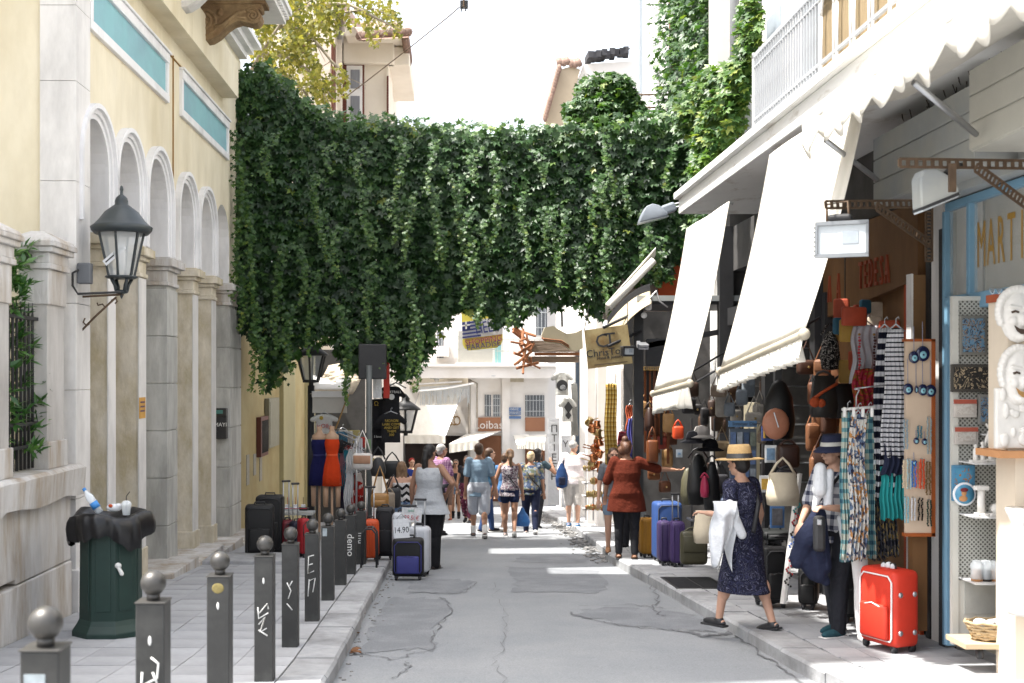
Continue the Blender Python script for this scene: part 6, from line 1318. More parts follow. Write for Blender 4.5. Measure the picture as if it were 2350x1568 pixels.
bag('brown rimmed duffel bag with white tag near crop top woman', 918, 1104, 1140, 64, 19.6, lea('darkbrown', (46, 38, 34)), 40, dep=.25, flap=lea('trim', (110, 88, 62)))
bag('black handbag hanging right of the tan bag', 903, 1120, 1166, 34, 18.4, m_black, 30)
bag('beige bag behind the tan shoulder bag', 893, 1130, 1170, 26, 18.2, lea('beige', (176, 160, 140)), 10)
bag('black quilted bag among the black goods on the left', 868, 1050, 1094, 36, 19.0, m_black, 24, kind='sack')
bag('black bag with gold clasp below the black tee shirts', 900, 1058, 1100, 40, 19.4, lea('black', (24, 24, 26)), 20)
BGT = [('black and tan leather rucksack hanging under the wide awning', 1788, 872, 1010, 74, 11.6, 'sack', lea('black', (1, 1, 1)), 0, None), ('dark brown leather satchel below black rucksack', 1808, 1020, 1075, 50, 11.5, 'box', lea('brown', (70, 44, 34)), 10, None), ('woven dark bag hanging over cream bag', 1805, 1078, 1112, 44, 11.4, 'box', lea('woven', (60, 58, 66)), 8, None), ('cream canvas shopper with print behind straw hat woman', 1796, 1085, 1160, 70, 11.3, 'tote', mat('cream_canvas', S(236, 222, 196, .74), .9, .08, 9, .3), 34, None), ('black white patterned rucksack high in the clothes shop', 1905, 760, 850, 46, 11.6, 'sack', pat('labyrinth', 'swirl', [S(24, 24, 28, .6), S(190, 186, 180, .6), S(24, 24, 28, .6), S(120, 116, 110, .6)], 13, thr=[0, .5, .7, .9]), 18, None), ('grey felt bag with orange sash in clothes shop', 1890, 862, 958, 56, 11.3, 'tote', lea('charcoal', (66, 64, 62)), 10, None), ('black shoulder bag behind the grey felt bag', 1930, 880, 960, 56, 11.6, 'tote', m_black, 20, None), ('dark backpack cluster bag nearest the rust topped woman\'s hand', 1578, 1075, 1160, 34, 15.8, 'sack', lea('olive_pale', (112, 108, 84)), 0, None), ('big black backpack hanging in the luggage shop', 1602, 1040, 1160, 52, 15.4, 'sack', lea('black', (1, 1, 1)), 12, None), ('second black backpack right of the big one', 1634, 1060, 1180, 40, 15.1, 'sack', lea('blackish', (38, 38, 42)), 14, None), ('bright pink bag between black backpacks', 1617, 1092, 1142, 20, 14.9, 'sack', lea('pink', (226, 66, 110)), 6, None), ('orange red handbag on lit shelf inside luggage shop', 1556, 978, 1008, 24, 16.2, 'box', lea('orangered', (232, 84, 40)), 14, None), ('olive canvas messenger bag standing on right pavement', 1592, 1218, 1296, 62, 14.4, 'box', lea('olive', (92, 88, 66)), 8, 'flap'), ('cream tote bag with brown patch beside olive messenger bag', 1616, 1172, 1246, 46, 13.8, 'tote', mat('cream_canvas', (1, 1, 1)), 0, None), ('brown leather bag hanging with the belts', 1497, 1010, 1062, 26, 16.9, 'box', lea('cognac', (130, 72, 36)), 30, None), ('dark leather pouch hanging above the brown leather bag', 1490, 935, 990, 24, 17.0, 'sack', lea('brown', (1, 1, 1)), 12, None)]
for (lb, px, y0, y1, wd, Y, kd, mt, st_, fl) in BGT: bag(lb, px, y0, y1, wd, Y, mt, st_, .14, mt if fl == 'flap' else fl, 0, 'hanging_bag', False, kd)
q_ = [o for o in bpy.data.objects if o.get('label', '').startswith('black and tan leather rucksack')][0]; part(q_, 'tan_panel', M().smooth().ell((-.05, -.07, -.13), (.13, .05, .15), 14, 8), lea('tan2', (206, 140, 110), .62)); part(q_, 'front_zip', M().tube([(-.08, -.122, -.02), (-.04, -.13, -.16)], .006, 5), m_steel)
part(bpy.data.objects[[o.name for o in bpy.data.objects if o.get('label', '').startswith('grey felt bag')][0]], 'sash', M().smooth().tube([(-.12, -.09, -.02), (-.04, -.1, .04), (.1, -.09, .12)], .015, 6).ell((-.11, -.1, -.05), (.05, .03, .05)).ell((-.05, -.1, -.06), (.04, .03, .04)), m_orange)
# ---- clothes
def garment(label, px, py0, py1, wpx, Y, mt, kind='tee', rz=0, prints=(), grp='clothes hanging for sale', hanger=True, nm=None, dep=.5):
    s = Y/F; w, h = wpx*s, (py1-py0)*s; t = thing(nm or {'tee': 'hanging_shirt', 'dress': 'hanging_dress', 'scarf': 'hanging_scarf', 'trousers': 'hanging_trousers'}[kind], label, {'tee': 'shirt', 'dress': 'dress', 'scarf': 'scarf', 'trousers': 'trousers'}[kind], tuple(P(px, py0, Y)), rad(rz), grp)
    if kind in ('scarf', 'dress'):
        ph = RN.uniform(0, 6); n = RN.choice((4, 5, 6))
        def fn(u, v):
            k = (.55+.45*min(1, v*1.6)) if kind == 'dress' else (.86+.14*v)
            return ((u-.5)*w*k+.01*math.sin(v*9+ph), .028*math.sin(u*n*2*PI+ph)*min(1, .25+v)+.015*math.sin(v*7), -h*v-(.012*math.sin(u*17+ph) if v > .98 else 0)-.12*abs(u-.5)*w*(1-v))
        part(t, 'cloth', M().smooth().sheet(fn, 36, 20, (0, .012, 0)), mt)
    else:
        g = M().smooth(); b = w*.33
        g.loft([[((b+k*0)*math.cos(a)*kk, .035*math.sin(a)*(1+.3*math.sin(a*5)), z) for a in [2*PI*q/20 for q in range(20)]] for z, kk in ((-h, 1.05), (-h*.6, 1.0), (-h*.2, 1.0), (-.04, .9), (-.005, .45))])
        for sd in (-1, 1): g.cap((sd*b*.75, 0, -.06), (sd*w*.46, 0, -h*.3), .05, .045)
        g.v = [(x, y*.7, z) for x, y, z in g.v]
        part(t, 'cloth', g, mt, vox=.012, smooth=2)
    for (tx_, sz, dx, dz, mp) in prints: part(t, 'print', M().text(tx_, sz*s, Matrix.Translation((dx*s, -.047, -dz*s))@Matrix.Rotation(PI/2, 4, 'X'), .012), mp)
    if hanger: part(t, 'hanger', M().smooth().tube([(-w*.3, .005, -.03), (0, .005, .03), (w*.3, .005, -.03)], .008, 5).tube([(0, .005, .03), (0, .005, .07), (.02, .005, .09), (.025, .005, .07)], .004, 5), m_steel)
    return t
tee = fab('tee_white', S(220, 220, 216, .7)); tb = fab('tee_black', (.016, .016, .018)); m_yel_ink = mat('yellow_ink', S(206, 176, 70, .6))
garment('white tee with red lettering under the beige awning', 744, 950, 995, 58, 21.2, tee, prints=[('icOlly', 14, 0, 28, m_inkr), ('\u25cf', 12, -6, 10, m_yel_ink)])
garment('white tee with cartoon print below the lettered tee', 746, 994, 1046, 58, 21.4, tee, prints=[('\u2665', 22, -6, 14, m_inkr), ('\u25cf', 26, -4, 36, mat('print_blue', S(110, 150, 190, .6)))])
garment('black tee with round white emblem high beside the lantern', 897, 886, 960, 62, 20.8, tb, prints=[('BASKETBALL', 8, 2, 14, m_chalk), ('\u25cf', 18, 2, 26, m_chalk)])
garment('black tee with yellow block of text beside the lantern', 897, 948, 1016, 66, 20.4, tb, prints=[('\u039c\u039f\u039b\u03a9\u039d\nLABE COME\nAND GET\nTHEM\n300', 8, 2, 34, m_yel_ink)])
garment('black tee with blue side panel behind the grey post', 868, 915, 985, 50, 20.9, tb, prints=[('\u03a9', 14, -4, 12, m_yel_ink)])
garment('black tee lowest behind the grey post', 866, 980, 1046, 54, 21.0, tb, prints=[('I love', 8, 2, 22, m_chalk)])
garment('black tee deep in the left shop', 786, 985, 1040, 44, 23.0, tb)
for (lb, px, y0, y1, wd, c) in (('teal shirt at the left end of the clothes rail', 774, 1040, 1110, 20, (90, 140, 150)), ('pink shirt on the clothes rail', 784, 1036, 1115, 16, (196, 140, 150)), ('turquoise shirt on the clothes rail', 794, 1032, 1130, 22, (72, 160, 180)), ('white shirt on clothes rail beside the wooden hanger', 806, 1030, 1085, 26, (226, 226, 226)), ('dark grey dress below clothes rail', 790, 1100, 1190, 26, (70, 72, 88)), ('long white dress hanging near the white handbag', 801, 1062, 1182, 22, (236, 236, 238)), ('purple blouse on bust next to orange dress', 796, 1060, 1165, 26, (70, 46, 90)), ('white cotton blouse on the rail behind the handbag strap', 822, 1005, 1080, 30, (232, 232, 236)), ('red and white patterned wrap below white handbag', 822, 1085, 1180, 28, None)):
    garment(lb, px, y0, y1, wd, 20.6 if px < 800 else 20.0, pat('red_white', 'floral', [S(190, 50, 40, .6), S(226, 216, 210, .66), S(150, 40, 34, .6)], 10) if c is None else fab('g%d%d%d' % c, S(*c, .62)), 'dress', grp='clothes on the left shop rail')
CR = thing('clothes_rail', 'chrome clothes rails with empty hangers in left shop', 'clothes rail', tuple(P(800, 1010, 20.6)))
part(CR, 'rail', M().smooth().cyl(P(766, 990, 21.2), P(818, 1012, 19.8), .014, n=6).cyl(P(776, 985, 21.4), P(826, 1006, 19.9), .014, n=6), m_steel, world=True); part(CR, 'post', M().smooth().cyl(P(818, 1012, 19.8), P(818, 1200, 19.8), .016, n=6), m_steel, world=True)
for k in range(10): p = P(770+k*5.5, 996+k*2.2, 21.1-k*.12); part(CR, 'hanger', M().smooth().tube([p+Vector((-.12, 0, -.14)), p+Vector((0, 0, -.06)), p+Vector((.12, 0, -.14))], .008, 5).tube([p+Vector((0, 0, -.06)), p], .004, 4), m_black, world=True)
def mannequin(label, px, py0, py1, wpx, Y, c, seed):
    s = Y/F; h = (py1-py0)*s; r = wpx*s*.5; t = thing('dress_mannequin', label, 'mannequin', tuple(P(px, py1, Y)), 0, 'dress mannequins of the left shop')
    n = 26; pr = lambda rx, z, f=0: [(rx*math.cos(2*PI*k/n)*(1+f*math.sin(k*2*PI/n*8)), rx*.72*math.sin(2*PI*k/n)*(1+f*math.sin(k*2*PI/n*8)), z) for k in range(n)]
    part(t, 'bust', M().smooth().loft([pr(r*.5, h*.85), pr(r*.75, h*.95), pr(r*.74, h*1.02), pr(r*.35, h*1.07), pr(r*.26, h*1.12), pr(r*.28, h*1.2)]), mat('mannequin_skin', S(214, 176, 146, .66), .5))
    part(t, 'dress', M().smooth().loft([pr(r*1.0, 0, .08), pr(r*.95, h*.2, .08), pr(r*.82, h*.42, .06), pr(r*.66, h*.56, .02), pr(r*.6, h*.62), pr(r*.78, h*.78), pr(r*.82, h*.86), pr(r*.72, h*.95), pr(r*.5, h*1.03)]), fab('dress%d' % seed, S(*c, .62)))
    part(t, 'sash', M().smooth().lathe([(r*.63, h*.60), (r*.65, h*.615), (r*.63, h*.64)], (0, 0, 0), 20, ex=.76), fab('sash%d' % seed, S(*[min(255, x+30) for x in c], .6)))
    part(t, 'stand', M().smooth().cyl((0, 0, -1.05*(.9)), (0, 0, .02), .02).cyl((-.1, 0, -.35), (-.1, 0, .05), .035, .045).cyl((.1, 0, -.35), (.1, 0, .05), .035, .045), mat('mannequin_skin', (1, 1, 1)))
    t.location.z = max(t.location.z, zp(Y)+.92); return t
mannequin('mannequin in navy blue sleeveless dress by the lamp post', 733, 1040, 1152, 46, 20.6, (40, 42, 96), 1)
mannequin('mannequin in orange pleated one shoulder dress', 762, 1052, 1166, 42, 20.2, (236, 78, 36), 2)
SA = thing('beige_awning', 'beige stretched awning over the left clothes shop', 'awning', tuple(P(760, 860, 21.5)))
part(SA, 'canopy', M().smooth().sheet(lambda u, v: (-2.55+.1*v+u*.75, 21.4+v*2.2, ZZ(905, 21.4)+.34*v+.45*v*v*(.4+u*.3)), 8, 8, (0, 0, .01)), mat('canvas_beige', S(206, 190, 166, .66), .9, .08, 3, .2), world=True)
part(SA, 'valance', R_(717, 948, 796, 908, 21.38, 0, .02), mat('canvas_pale', S(220, 216, 208, .7), .9, .05, 4, .2), world=True); part(SA, 'front_bar', R_(716, 912, 800, 898, 21.36, -.02, .03), m_white, world=True)
part(SA, 'upper_sheet', M().smooth().sheet(lambda u, v: P(718+84*u, 862+34*v-22*(1-u)*v*0+12*math.sin(u*3)*(1-v)+26*u*v*0, 22.6-v*.8), 8, 6, (0, 0, .02)), m_white, world=True)
part(SA, 'pole', M().cyl(P(800, 905, 21.3), P(770, 985, 21.3), .014, n=6), mat('bamboo', S(190, 150, 96, .6)), world=True)
SHL = thing('left_shop', 'dark open front of the clothes shop past the mustard wall', 'shop', (-3, 26, zp(26)))
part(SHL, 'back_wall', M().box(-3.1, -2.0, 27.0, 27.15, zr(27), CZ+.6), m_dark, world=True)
part(SHL, 'wall', M().box(-9, -2.7, 31.7, 45, zr(40), CZ+2.6), m_cream, world=True); part(SHL, 'white_pier', M().box(-2.78, -2.6, 27.2, 27.5, zr(27), CZ+1.2), m_far, world=True)
TBL = thing('souvenir_table', 'small table with toy boats behind the pull handles', 'table', tuple(P(678, 1175, 18.4)))
part(TBL, 'table_top', M().box(-.28, .28, -.2, .2, -.03, 0), m_grey)
for sx in (-.25, .25): part(TBL, 'leg', M().box(sx-.015, sx+.015, -.18, .18, -.55, -.03), m_black)
for k in range(3):
    b = thing('toy_boat', ('white toy boat with red stripe on souvenir table, left', 'toy boat with orange mast in middle of souvenir table', 'dark toy boat at right end of souvenir table')[k], 'toy', tuple(P(660+k*18, 1172, 18.3)), 0, 'toy boats')
    part(b, 'hull', M().smooth().loft([[(-.07, 0, 0), (-.05, -.02, 0), (.05, -.02, 0), (.07, 0, 0), (.05, .02, 0), (-.05, .02, 0)], [(-.085, 0, .05), (-.06, -.035, .05), (.06, -.035, .05), (.09, 0, .05), (.06, .035, .05), (-.06, .035, .05)]]), (m_linen, m_linen, m_black)[k])
    part(b, 'cabin', M().box(-.03, .03, -.02, .02, .05, .09), m_linen); part(b, 'mast', M().cyl((0, 0, .08), (0, 0, .2), .004, n=5), (m_inkr, m_orange, m_black)[k]); part(b, 'stripe', M().box(-.06, .06, -.036, -.033, .03, .04), m_inkr)
ST = thing('black_stool', 'black tubular metal stool in front of orange suitcase', 'stool', (XX(848, 15.9), 15.9, zp(15.9)))
mm = M().smooth()
for y in (-.12, .12): mm.tube([(-.1, y, 0), (-.09, y, .44), (-.04, y, .5), (.04, y, .5), (.09, y, .44), (.1, y, 0)], .014, 6)
mm.tube([(-.04, -.12, .5), (-.04, .12, .5)], .014, 6).tube([(.04, -.12, .5), (.04, .12, .5)], .014, 6); part(ST, 'frame', mm, m_black)
ORD = 'first second third fourth fifth sixth seventh eighth ninth tenth eleventh twelfth thirteenth fourteenth fifteenth sixteenth seventeenth eighteenth'.split()
# ================================================================= RIGHT SIDE GOODS, SIGNS AND LAMPS
scf = pat('scarf_floral', 'floral', [S(214, 214, 208, .7), S(196, 140, 84, .66), S(226, 222, 216, .7), S(110, 130, 160, .66), S(222, 214, 206, .7), S(60, 64, 90, .66)], 38)
scd = pat('scarf_dark', 'floral', [S(70, 72, 84, .6), S(120, 116, 110, .6), S(48, 50, 62, .6), S(176, 150, 96, .6), S(90, 92, 100, .6)], 40)
scc = pat('scarf_check', 'check', [S(206, 210, 196, .68), S(120, 170, 176, .66), S(70, 110, 130, .66)], 12, thr=[0, .3, .8])
for (lb, px, y0, y1, wd, Y, mt) in (('pale checked scarf, leftmost of the row hanging at the clothes shop', 1946, 945, 1288, 34, 10.0, scc), ('white scarf with orange floral print between two checked scarves', 1970, 950, 1286, 44, 9.95, scf), ('blue edged checked scarf right of the orange floral scarf', 1994, 948, 1280, 26, 10.05, scc), ('dark floral scarf below the turquoise skirt', 2036, 1090, 1278, 48, 10.2, scd), ('second dark scarf behind the dark floral scarf', 2014, 1120, 1285, 30, 10.3, scd), ('yellow striped long scarf hanging in sunlight under hand lettered sign', 1402, 880, 1090, 30, 19.0, pat('yellow_stripe', 'stripe', [S(212, 176, 92, .62), S(184, 144, 62, .62), S(222, 196, 120, .62)], 14)), ('red patterned scarf next to the yellow striped one', 1428, 990, 1090, 20, 19.2, pat('red_stripe', 'stripe', [S(176, 60, 80, .6), S(196, 120, 130, .6), S(140, 40, 60, .6)], 9)), ('pink and orange shawl near rust topped woman\'s head', 1452, 960, 1060, 24, 18.6, pat('shawl', 'stripe', [S(232, 130, 90, .62), S(236, 170, 170, .66), S(110, 110, 190, .6)], 3, axis=0)), ('orange shawl hanging left of the dark shop post', 1446, 930, 990, 20, 18.8, fab('shawl_orange', S(226, 120, 84, .62)))):
    garment(lb, px, y0, y1, wd, Y, mt, 'scarf', grp='scarves hanging for sale')
str1 = pat('navy_stripe', 'stripe', [S(28, 30, 50, .6), S(226, 226, 230, .7)], 11, thr=[0, .58]); str2 = pat('white_stripe', 'stripe', [S(226, 226, 230, .72), S(28, 30, 48, .6)], 26, thr=[0, .68])
garment('long navy and white striped dress hanging at the clothes shop', 2030, 752, 1150, 56, 10.05, str1, 'dress', -25)
garment('fine striped white dress in front of the navy striped dress', 2056, 752, 1048, 62, 9.9, str2, 'dress', -20)
garment('turquoise skirt hanging below the striped dresses', 2048, 1068, 1192, 60, 10.0, fab('turquoise', S(56, 172, 172, .62)), 'scarf', hanger=False, nm='hanging_skirt')
garment('navy skirt hanging between striped dress and bead board', 2052, 985, 1090, 50, 9.95, navy, 'scarf', hanger=False, nm='hanging_skirt')
garment('white vest top with strings of beads in clothes shop', 1990, 745, 880, 74, 11.0, fab('vest_white', S(206, 206, 214, .66)), 'scarf', nm='hanging_vest')
for k, x in enumerate((1972, 2006)):
    m = M().smooth()
    for q in range(15): p = P(x+k*1.0+math.sin(q)*1, 775+q*7, 10.85); m.ell(p, .014 if q % 2 else .010, 6, 5)
    t = thing('bead_necklace', ('red bead necklace on white vest, left string', 'dark bead necklace on white vest, right string')[k], 'necklace', tuple(P(x, 775, 10.85)), 0, 'bead necklaces'); part(t, 'beads', m, (m_inkr, mat('bead_dark', (.06, .02, .02)))[k], world=True, kind='stuff'); part(t, 'clasp', M().ell(P(x, 768, 10.85), .012), m_gold, world=True)
garment('pink and orange swirled beach wrap below the white vest', 1990, 845, 965, 66, 10.9, pat('swirl_wrap', 'swirl', [S(190, 60, 84, .6), S(206, 90, 56, .6), S(150, 110, 50, .6), S(176, 50, 60, .6)], 5), 'scarf', hanger=False, nm='hanging_wrap')
HGR = thing('hanger_rail', 'white plastic clip hanger holding the printed scarves', 'hanger', tuple(P(1965, 935, 9.95))); part(HGR, 'rail', M().smooth().cyl(P(1932, 940, 9.98), P(2008, 934, 9.98), .012), m_white, world=True)
for k in range(4): part(HGR, 'clip', M().rbox(P(1938+k*21, 946, 9.95), (.025, .03, .08), .008), m_white, world=True)
part(HGR, 'hook', M().smooth().tube([P(1965, 936, 9.98), P(1965, 910, 9.98), P(1972, 895, 9.98), P(1960, 893, 9.98)], .006, 5).tube([P(1962, 892, 10.0), P(2030, 884, 10.0)], .006, 5), m_steel, world=True)
# bead board
YB2 = 9.75; BB = thing('bead_board', 'orange framed display board for beads and eye charms', 'display board', tuple(P(2112, 1230, YB2)))
part(BB, 'panel', R_(2078, 1228, 2143, 782, YB2, 0, .03), mat('peach_board', S(232, 206, 180, .7), .8, .05, 4), world=True)
for (a, b, c, d) in ((2076, 784, 2147, 778), (2076, 1232, 2147, 1224), (2139, 1230, 2147, 780)): part(BB, 'frame', R_(a, d, c, b, YB2-.015, 0, .06), mat('frame_orange', S(190, 98, 40, .6), .6), world=True)
m_eyeb = mat('eye_navy', (.012, .014, .05), .08, .1, spec=.7); m_eyel = mat('eye_light', S(150, 206, 220, .7), .2)
for i, (px, py, r, lb) in enumerate(((2098, 820, 13, 'smaller blue eye charm at top of bead board'), (2118, 812, 16, 'largest blue eye charm at top right of bead board'), (2084, 893, 12, 'pale edged eye charm at left of the middle row'), (2103, 894, 8, 'narrow turned eye charm in the middle row'), (2118, 895, 12, 'round eye charm third in the middle row'), (2136, 897, 13, 'eye charm overlapping right board edge in middle row'), (2103, 1012, 7, 'tiny eye charm low on bead board, left'), (2122, 1014, 7, 'tiny eye charm low on bead board, right'), (2098, 1062, 6, 'lowest tiny eye charm above the coloured bracelets'))):
    s = YB2/F; t = thing('eye_charm', lb, 'charm', tuple(P(px, py, YB2-.03)), 0, 'eye charms on the board'); sq = .5 if i == 3 else 1
    part(t, 'disc', M().smooth().ell((0, 0, 0), (r*s*sq, .012, r*s*1.1), 20, 12), m_eyeb); part(t, 'eye_ring', M().smooth().ell((0, -.009, -.15*r*s), (r*s*.5*sq, .007, r*s*.55), 16, 10), m_eyel); part(t, 'pupil', M().smooth().ell((0, -.015, -.15*r*s), (r*s*.16*sq, .004, r*s*.16), 10, 6), m_eyeb)
    part(t, 'cord', M().cyl((0, .005, r*s), (0, .01, r*s+.2 if i < 6 else r*s+.06), .003, n=4), mat('cord_grey', S(170, 170, 190, .6)))
bd = lambda n, c: mat('bead_'+n, S(*c, .66), .25, .15, 30)
for i, (px, y0, y1, c, lb) in enumerate(((2076, 1058, 1125, (240, 220, 190), 'cream bead bracelets'), (2086, 1056, 1125, (190, 220, 226), 'ice blue bead bracelets'), (2097, 1060, 1122, (60, 130, 220), 'bright blue bead bracelets'), (2106, 1062, 1125, (240, 120, 90), 'coral bead bracelets'), (2116, 1056, 1126, (238, 84, 36), 'orange bead bracelets'), (2130, 1062, 1140, (130, 100, 60), 'brown bead strings'), (2080, 1142, 1205, (150, 206, 220), 'turquoise bead bracelets, lower row'), (2096, 1145, 1200, (236, 236, 240), 'white bead bracelets, lower row'), (2112, 1145, 1200, (26, 26, 28), 'black bead bracelets, lower row'), (2132, 1150, 1212, (60, 80, 70), 'mixed dark bead string, lower row'), (2078, 965, 1035, (170, 190, 200), 'silver charms bundle, left'), (2132, 960, 1045, (176, 190, 190), 'silver charms bundle, right'), (2110, 980, 1010, (60, 130, 150), 'teal charm strings'))):
    t = thing('bead_strings', lb+' on the bead board', 'beads', tuple(P(px, y0, YB2-.03)), 0, 'bead strings on the board'); m = M(); s = YB2/F
    for q in range(2):
        for z in range(int((y1-y0)/4)): m.ell(((q-.5)*7*s+RN.uniform(-1, 1)*s, RN.uniform(-.012, 0), -z*4*s), 2.3*s, 6, 4)
    part(t, 'beads', m.smooth(), bd('c%d' % i, c), kind='stuff'); part(t, 'hook', M().cyl((0, .03, .01), (0, -.01, .012), .004, n=5), m_steel)
part(thing('bead_board_post', 'plain brown post carrying the bead board', 'post', tuple(P(2110, 1450, 9.85))), 'post', R_(2094, 1448, 2128, 1232, 9.82, 0, .1), m_wood, world=True)
LG = thing('mannequin_leg', 'white mannequin leg standing beside the red suitcase', 'mannequin', tuple(P(1975, 1470, 10.15)))
part(LG, 'leg', M().smooth().tube([(-.01, 0, .68), (0, 0, .45), (0, .01, .25), (0, 0, .06)], [.07, .055, .05, .035], 12).ell((0, -.06, .03), (.04, .11, .03)), m_white, vox=.012, smooth=2)
# leaning white board with necklaces
LBd = thing('leaning_board', 'white board of necklaces leaning behind the navy coat', 'display board', tuple(P(1800, 1388, 11.6)))
q0, q1 = P(1797, 1386, 11.55), P(1834, 1088, 11.75); part(LBd, 'board', M().bar(q0, q1, .13, .025, (1, 0, 0)), m_white, world=True)
for k in range(7):
    t = .25+k*.09; p = q0.lerp(q1, t)+Vector((-.02, -.1, 0)); m = M()
    for q in range(9): m.ell(p+Vector((.03*math.sin(q*.9), -.01, -.016*q)), .011, 6, 4)
    part(LBd, 'necklace', m.smooth(), [m_black, m_inkr, m_white, mat('bead_blue', (.05, .12, .4)), m_black, m_inkr, mat('bead_teal', (.05, .3, .3))][k], world=True)
# postcards and leaflets
CS = thing('leaflet_rack', 'blue headed leaflet rack behind the straw hat', 'rack', tuple(P(1703, 1150, 13.0)))
part(CS, 'header', R_(1672, 980, 1737, 966, 12.98, 0, .02), mat('header_blue', S(90, 130, 170, .6), .5), world=True); part(CS, 'back', R_(1674, 1160, 1736, 984, 13.02, 0, .02), mat('acrylic', S(120, 132, 144, .55), .2), world=True)
for r in range(4):
    for c in range(4): part(CS, 'leaflet', R_(1677+c*15, 1024+r*42, 1689+c*15, 992+r*42, 12.99-.01*r, 0, .008), mat('leaflet%d' % ((r+c) % 4), S(*[(96, 120, 160), (150, 160, 170), (70, 90, 120), (120, 130, 120)][(r+c) % 4], .6), .4, .4, 25), world=True)
part(CS, 'lettering', M().text('Summer Diary', .05, Matrix.Translation(P(1712, 973, 12.97))@Matrix.Rotation(PI/2, 4, 'X'), .003), m_black, world=True)
for i, (a, b, c, d, co, lb) in enumerate(((1748, 978, 1772, 1012, (70, 90, 150), 'blue postcard pack below the black rucksack, left'), (1770, 974, 1792, 1010, (60, 100, 170), 'blue postcard pack below the black rucksack, right'), (1756, 1022, 1782, 1062, (226, 228, 230), 'white framed print with yellow picture'), (1744, 1092, 1770, 1130, (220, 222, 226), 'small white framed print with dark picture'), (1768, 1160, 1800, 1212, (70, 110, 160), 'blue printed towel behind straw hat woman'), (1552, 1032, 1566, 1050, (180, 190, 200), 'little white notice on the luggage shop shelf'))):
    t = thing('framed_print', lb, 'print', tuple(P((a+c)/2, d, 12.0)), 0, 'prints and postcards'); part(t, 'sheet', R_(a, d, c, b, 12.0 if i < 5 else 16.0, 0, .015), mat('print%d' % i, S(*co, .62), .5, .3, 14), world=True)
    part(t, 'picture', R_(a+4, d-6, c-4, b+7, (12.0 if i < 5 else 16.0)-.006, 0, .008), mat('picture%d' % (i % 3), S(*[(200, 160, 70), (90, 90, 96), (120, 150, 180)][i % 3], .6), .5, .5, 18), world=True)
# belts and straps, hats
for k in range(12):
    x = 1476+k*5.2; Y = 19.0-(k % 3)*.4; t = thing('leather_belt', ORD[k]+(' belt from the left in belt shop doorway, brown leather' if k % 2 else ' belt from the left in belt shop doorway, dark leather'), 'belt', tuple(P(x, 850, Y)), 0, 'leather belts in the belt shop doorway')
    part(t, 'strap', M().box(-.02, .02, -.004, .004, -RN.uniform(1.0, 1.5), 0), lea('cognac', (1, 1, 1)) if k % 2 else lea('darkbrown', (1, 1, 1))); part(t, 'buckle', M().tube([(-.025, -.006, 0), (.025, -.006, 0), (.025, -.006, .05), (-.025, -.006, .05), (-.025, -.006, 0)], .006, 5), m_gold)
BS = thing('belt_shop', 'dark belt shop front with black steel post and canopy', 'shop', (3.4, 20, zp(20)))
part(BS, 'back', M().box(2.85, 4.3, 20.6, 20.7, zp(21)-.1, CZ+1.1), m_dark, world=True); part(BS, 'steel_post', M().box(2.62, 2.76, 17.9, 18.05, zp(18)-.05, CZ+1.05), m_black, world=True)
part(BS, 'canopy', M().box(2.7, 4.2, 17.9, 19.6, CZ+1.06, CZ+1.13), m_black, world=True); part(BS, 'canopy_edge', M().box(2.66, 4.2, 17.85, 17.895, CZ+1.11, CZ+1.19), m_grey, world=True)
part(BS, 'beam', M().bar((2.62, 17.95, CZ+.42), (4.2, 17.95, CZ+.72), .06, .08), m_black, world=True); part(BS, 'sign_box', M().rbox((3.05, 17.97, CZ+.36), (.5, .1, .4), .02), m_black, world=True)
for k, (x, y, c) in enumerate(((1610, 1000, (206, 200, 196)), (1592, 1012, (60, 60, 66)), (1630, 1030, (30, 30, 34)))):
    t = thing('sun_hat', ('pale striped sun hat on top of the backpacks', 'grey cap on the backpack stand', 'black sun hat beside the pale hat')[k], 'hat', tuple(P(x, y, 15.2)), 0, 'hats on the luggage stand'); part(t, 'crown', M().smooth().lathe([(.10, 0), (.10, .05), (.075, .11), (.002, .13)], (0, 0, 0), 14), fab('hat%d' % k, S(*c, .62))); part(t, 'brim', M().smooth().lathe([(.10, .01), (.17, -.025), (.172, -.02), (.10, .015)], (0, 0, 0), 18), fab('hat%d' % k, (1, 1, 1)))
TS = thing('trolley_stand', 'black metal stand of small goods beside purple suitcases', 'stand', tuple(P(1610, 1200, 15.6)))
for x in (1588, 1640): part(TS, 'upright', R_(x-1.5, 1250, x+1.5, 960, 15.7, 0, .03), m_black, world=True)
for y in (1080, 1140, 1195): part(TS, 'shelf', R_(1586, y+2, 1642, y-2, 15.6, 0, .3), m_steel, world=True)
for k in range(14): part(TS, 'trinket', M().smooth().rbox(P(1590+RN.random()*48, (1072, 1132, 1187)[k % 3], 15.5), (.07, .07, RN.uniform(.08, .16)), .015), [m_orange, m_black, m_steel, lea('brown', (1, 1, 1)), mat('bag_red', (.35, .05, .03), .5)][k % 5], world=True)
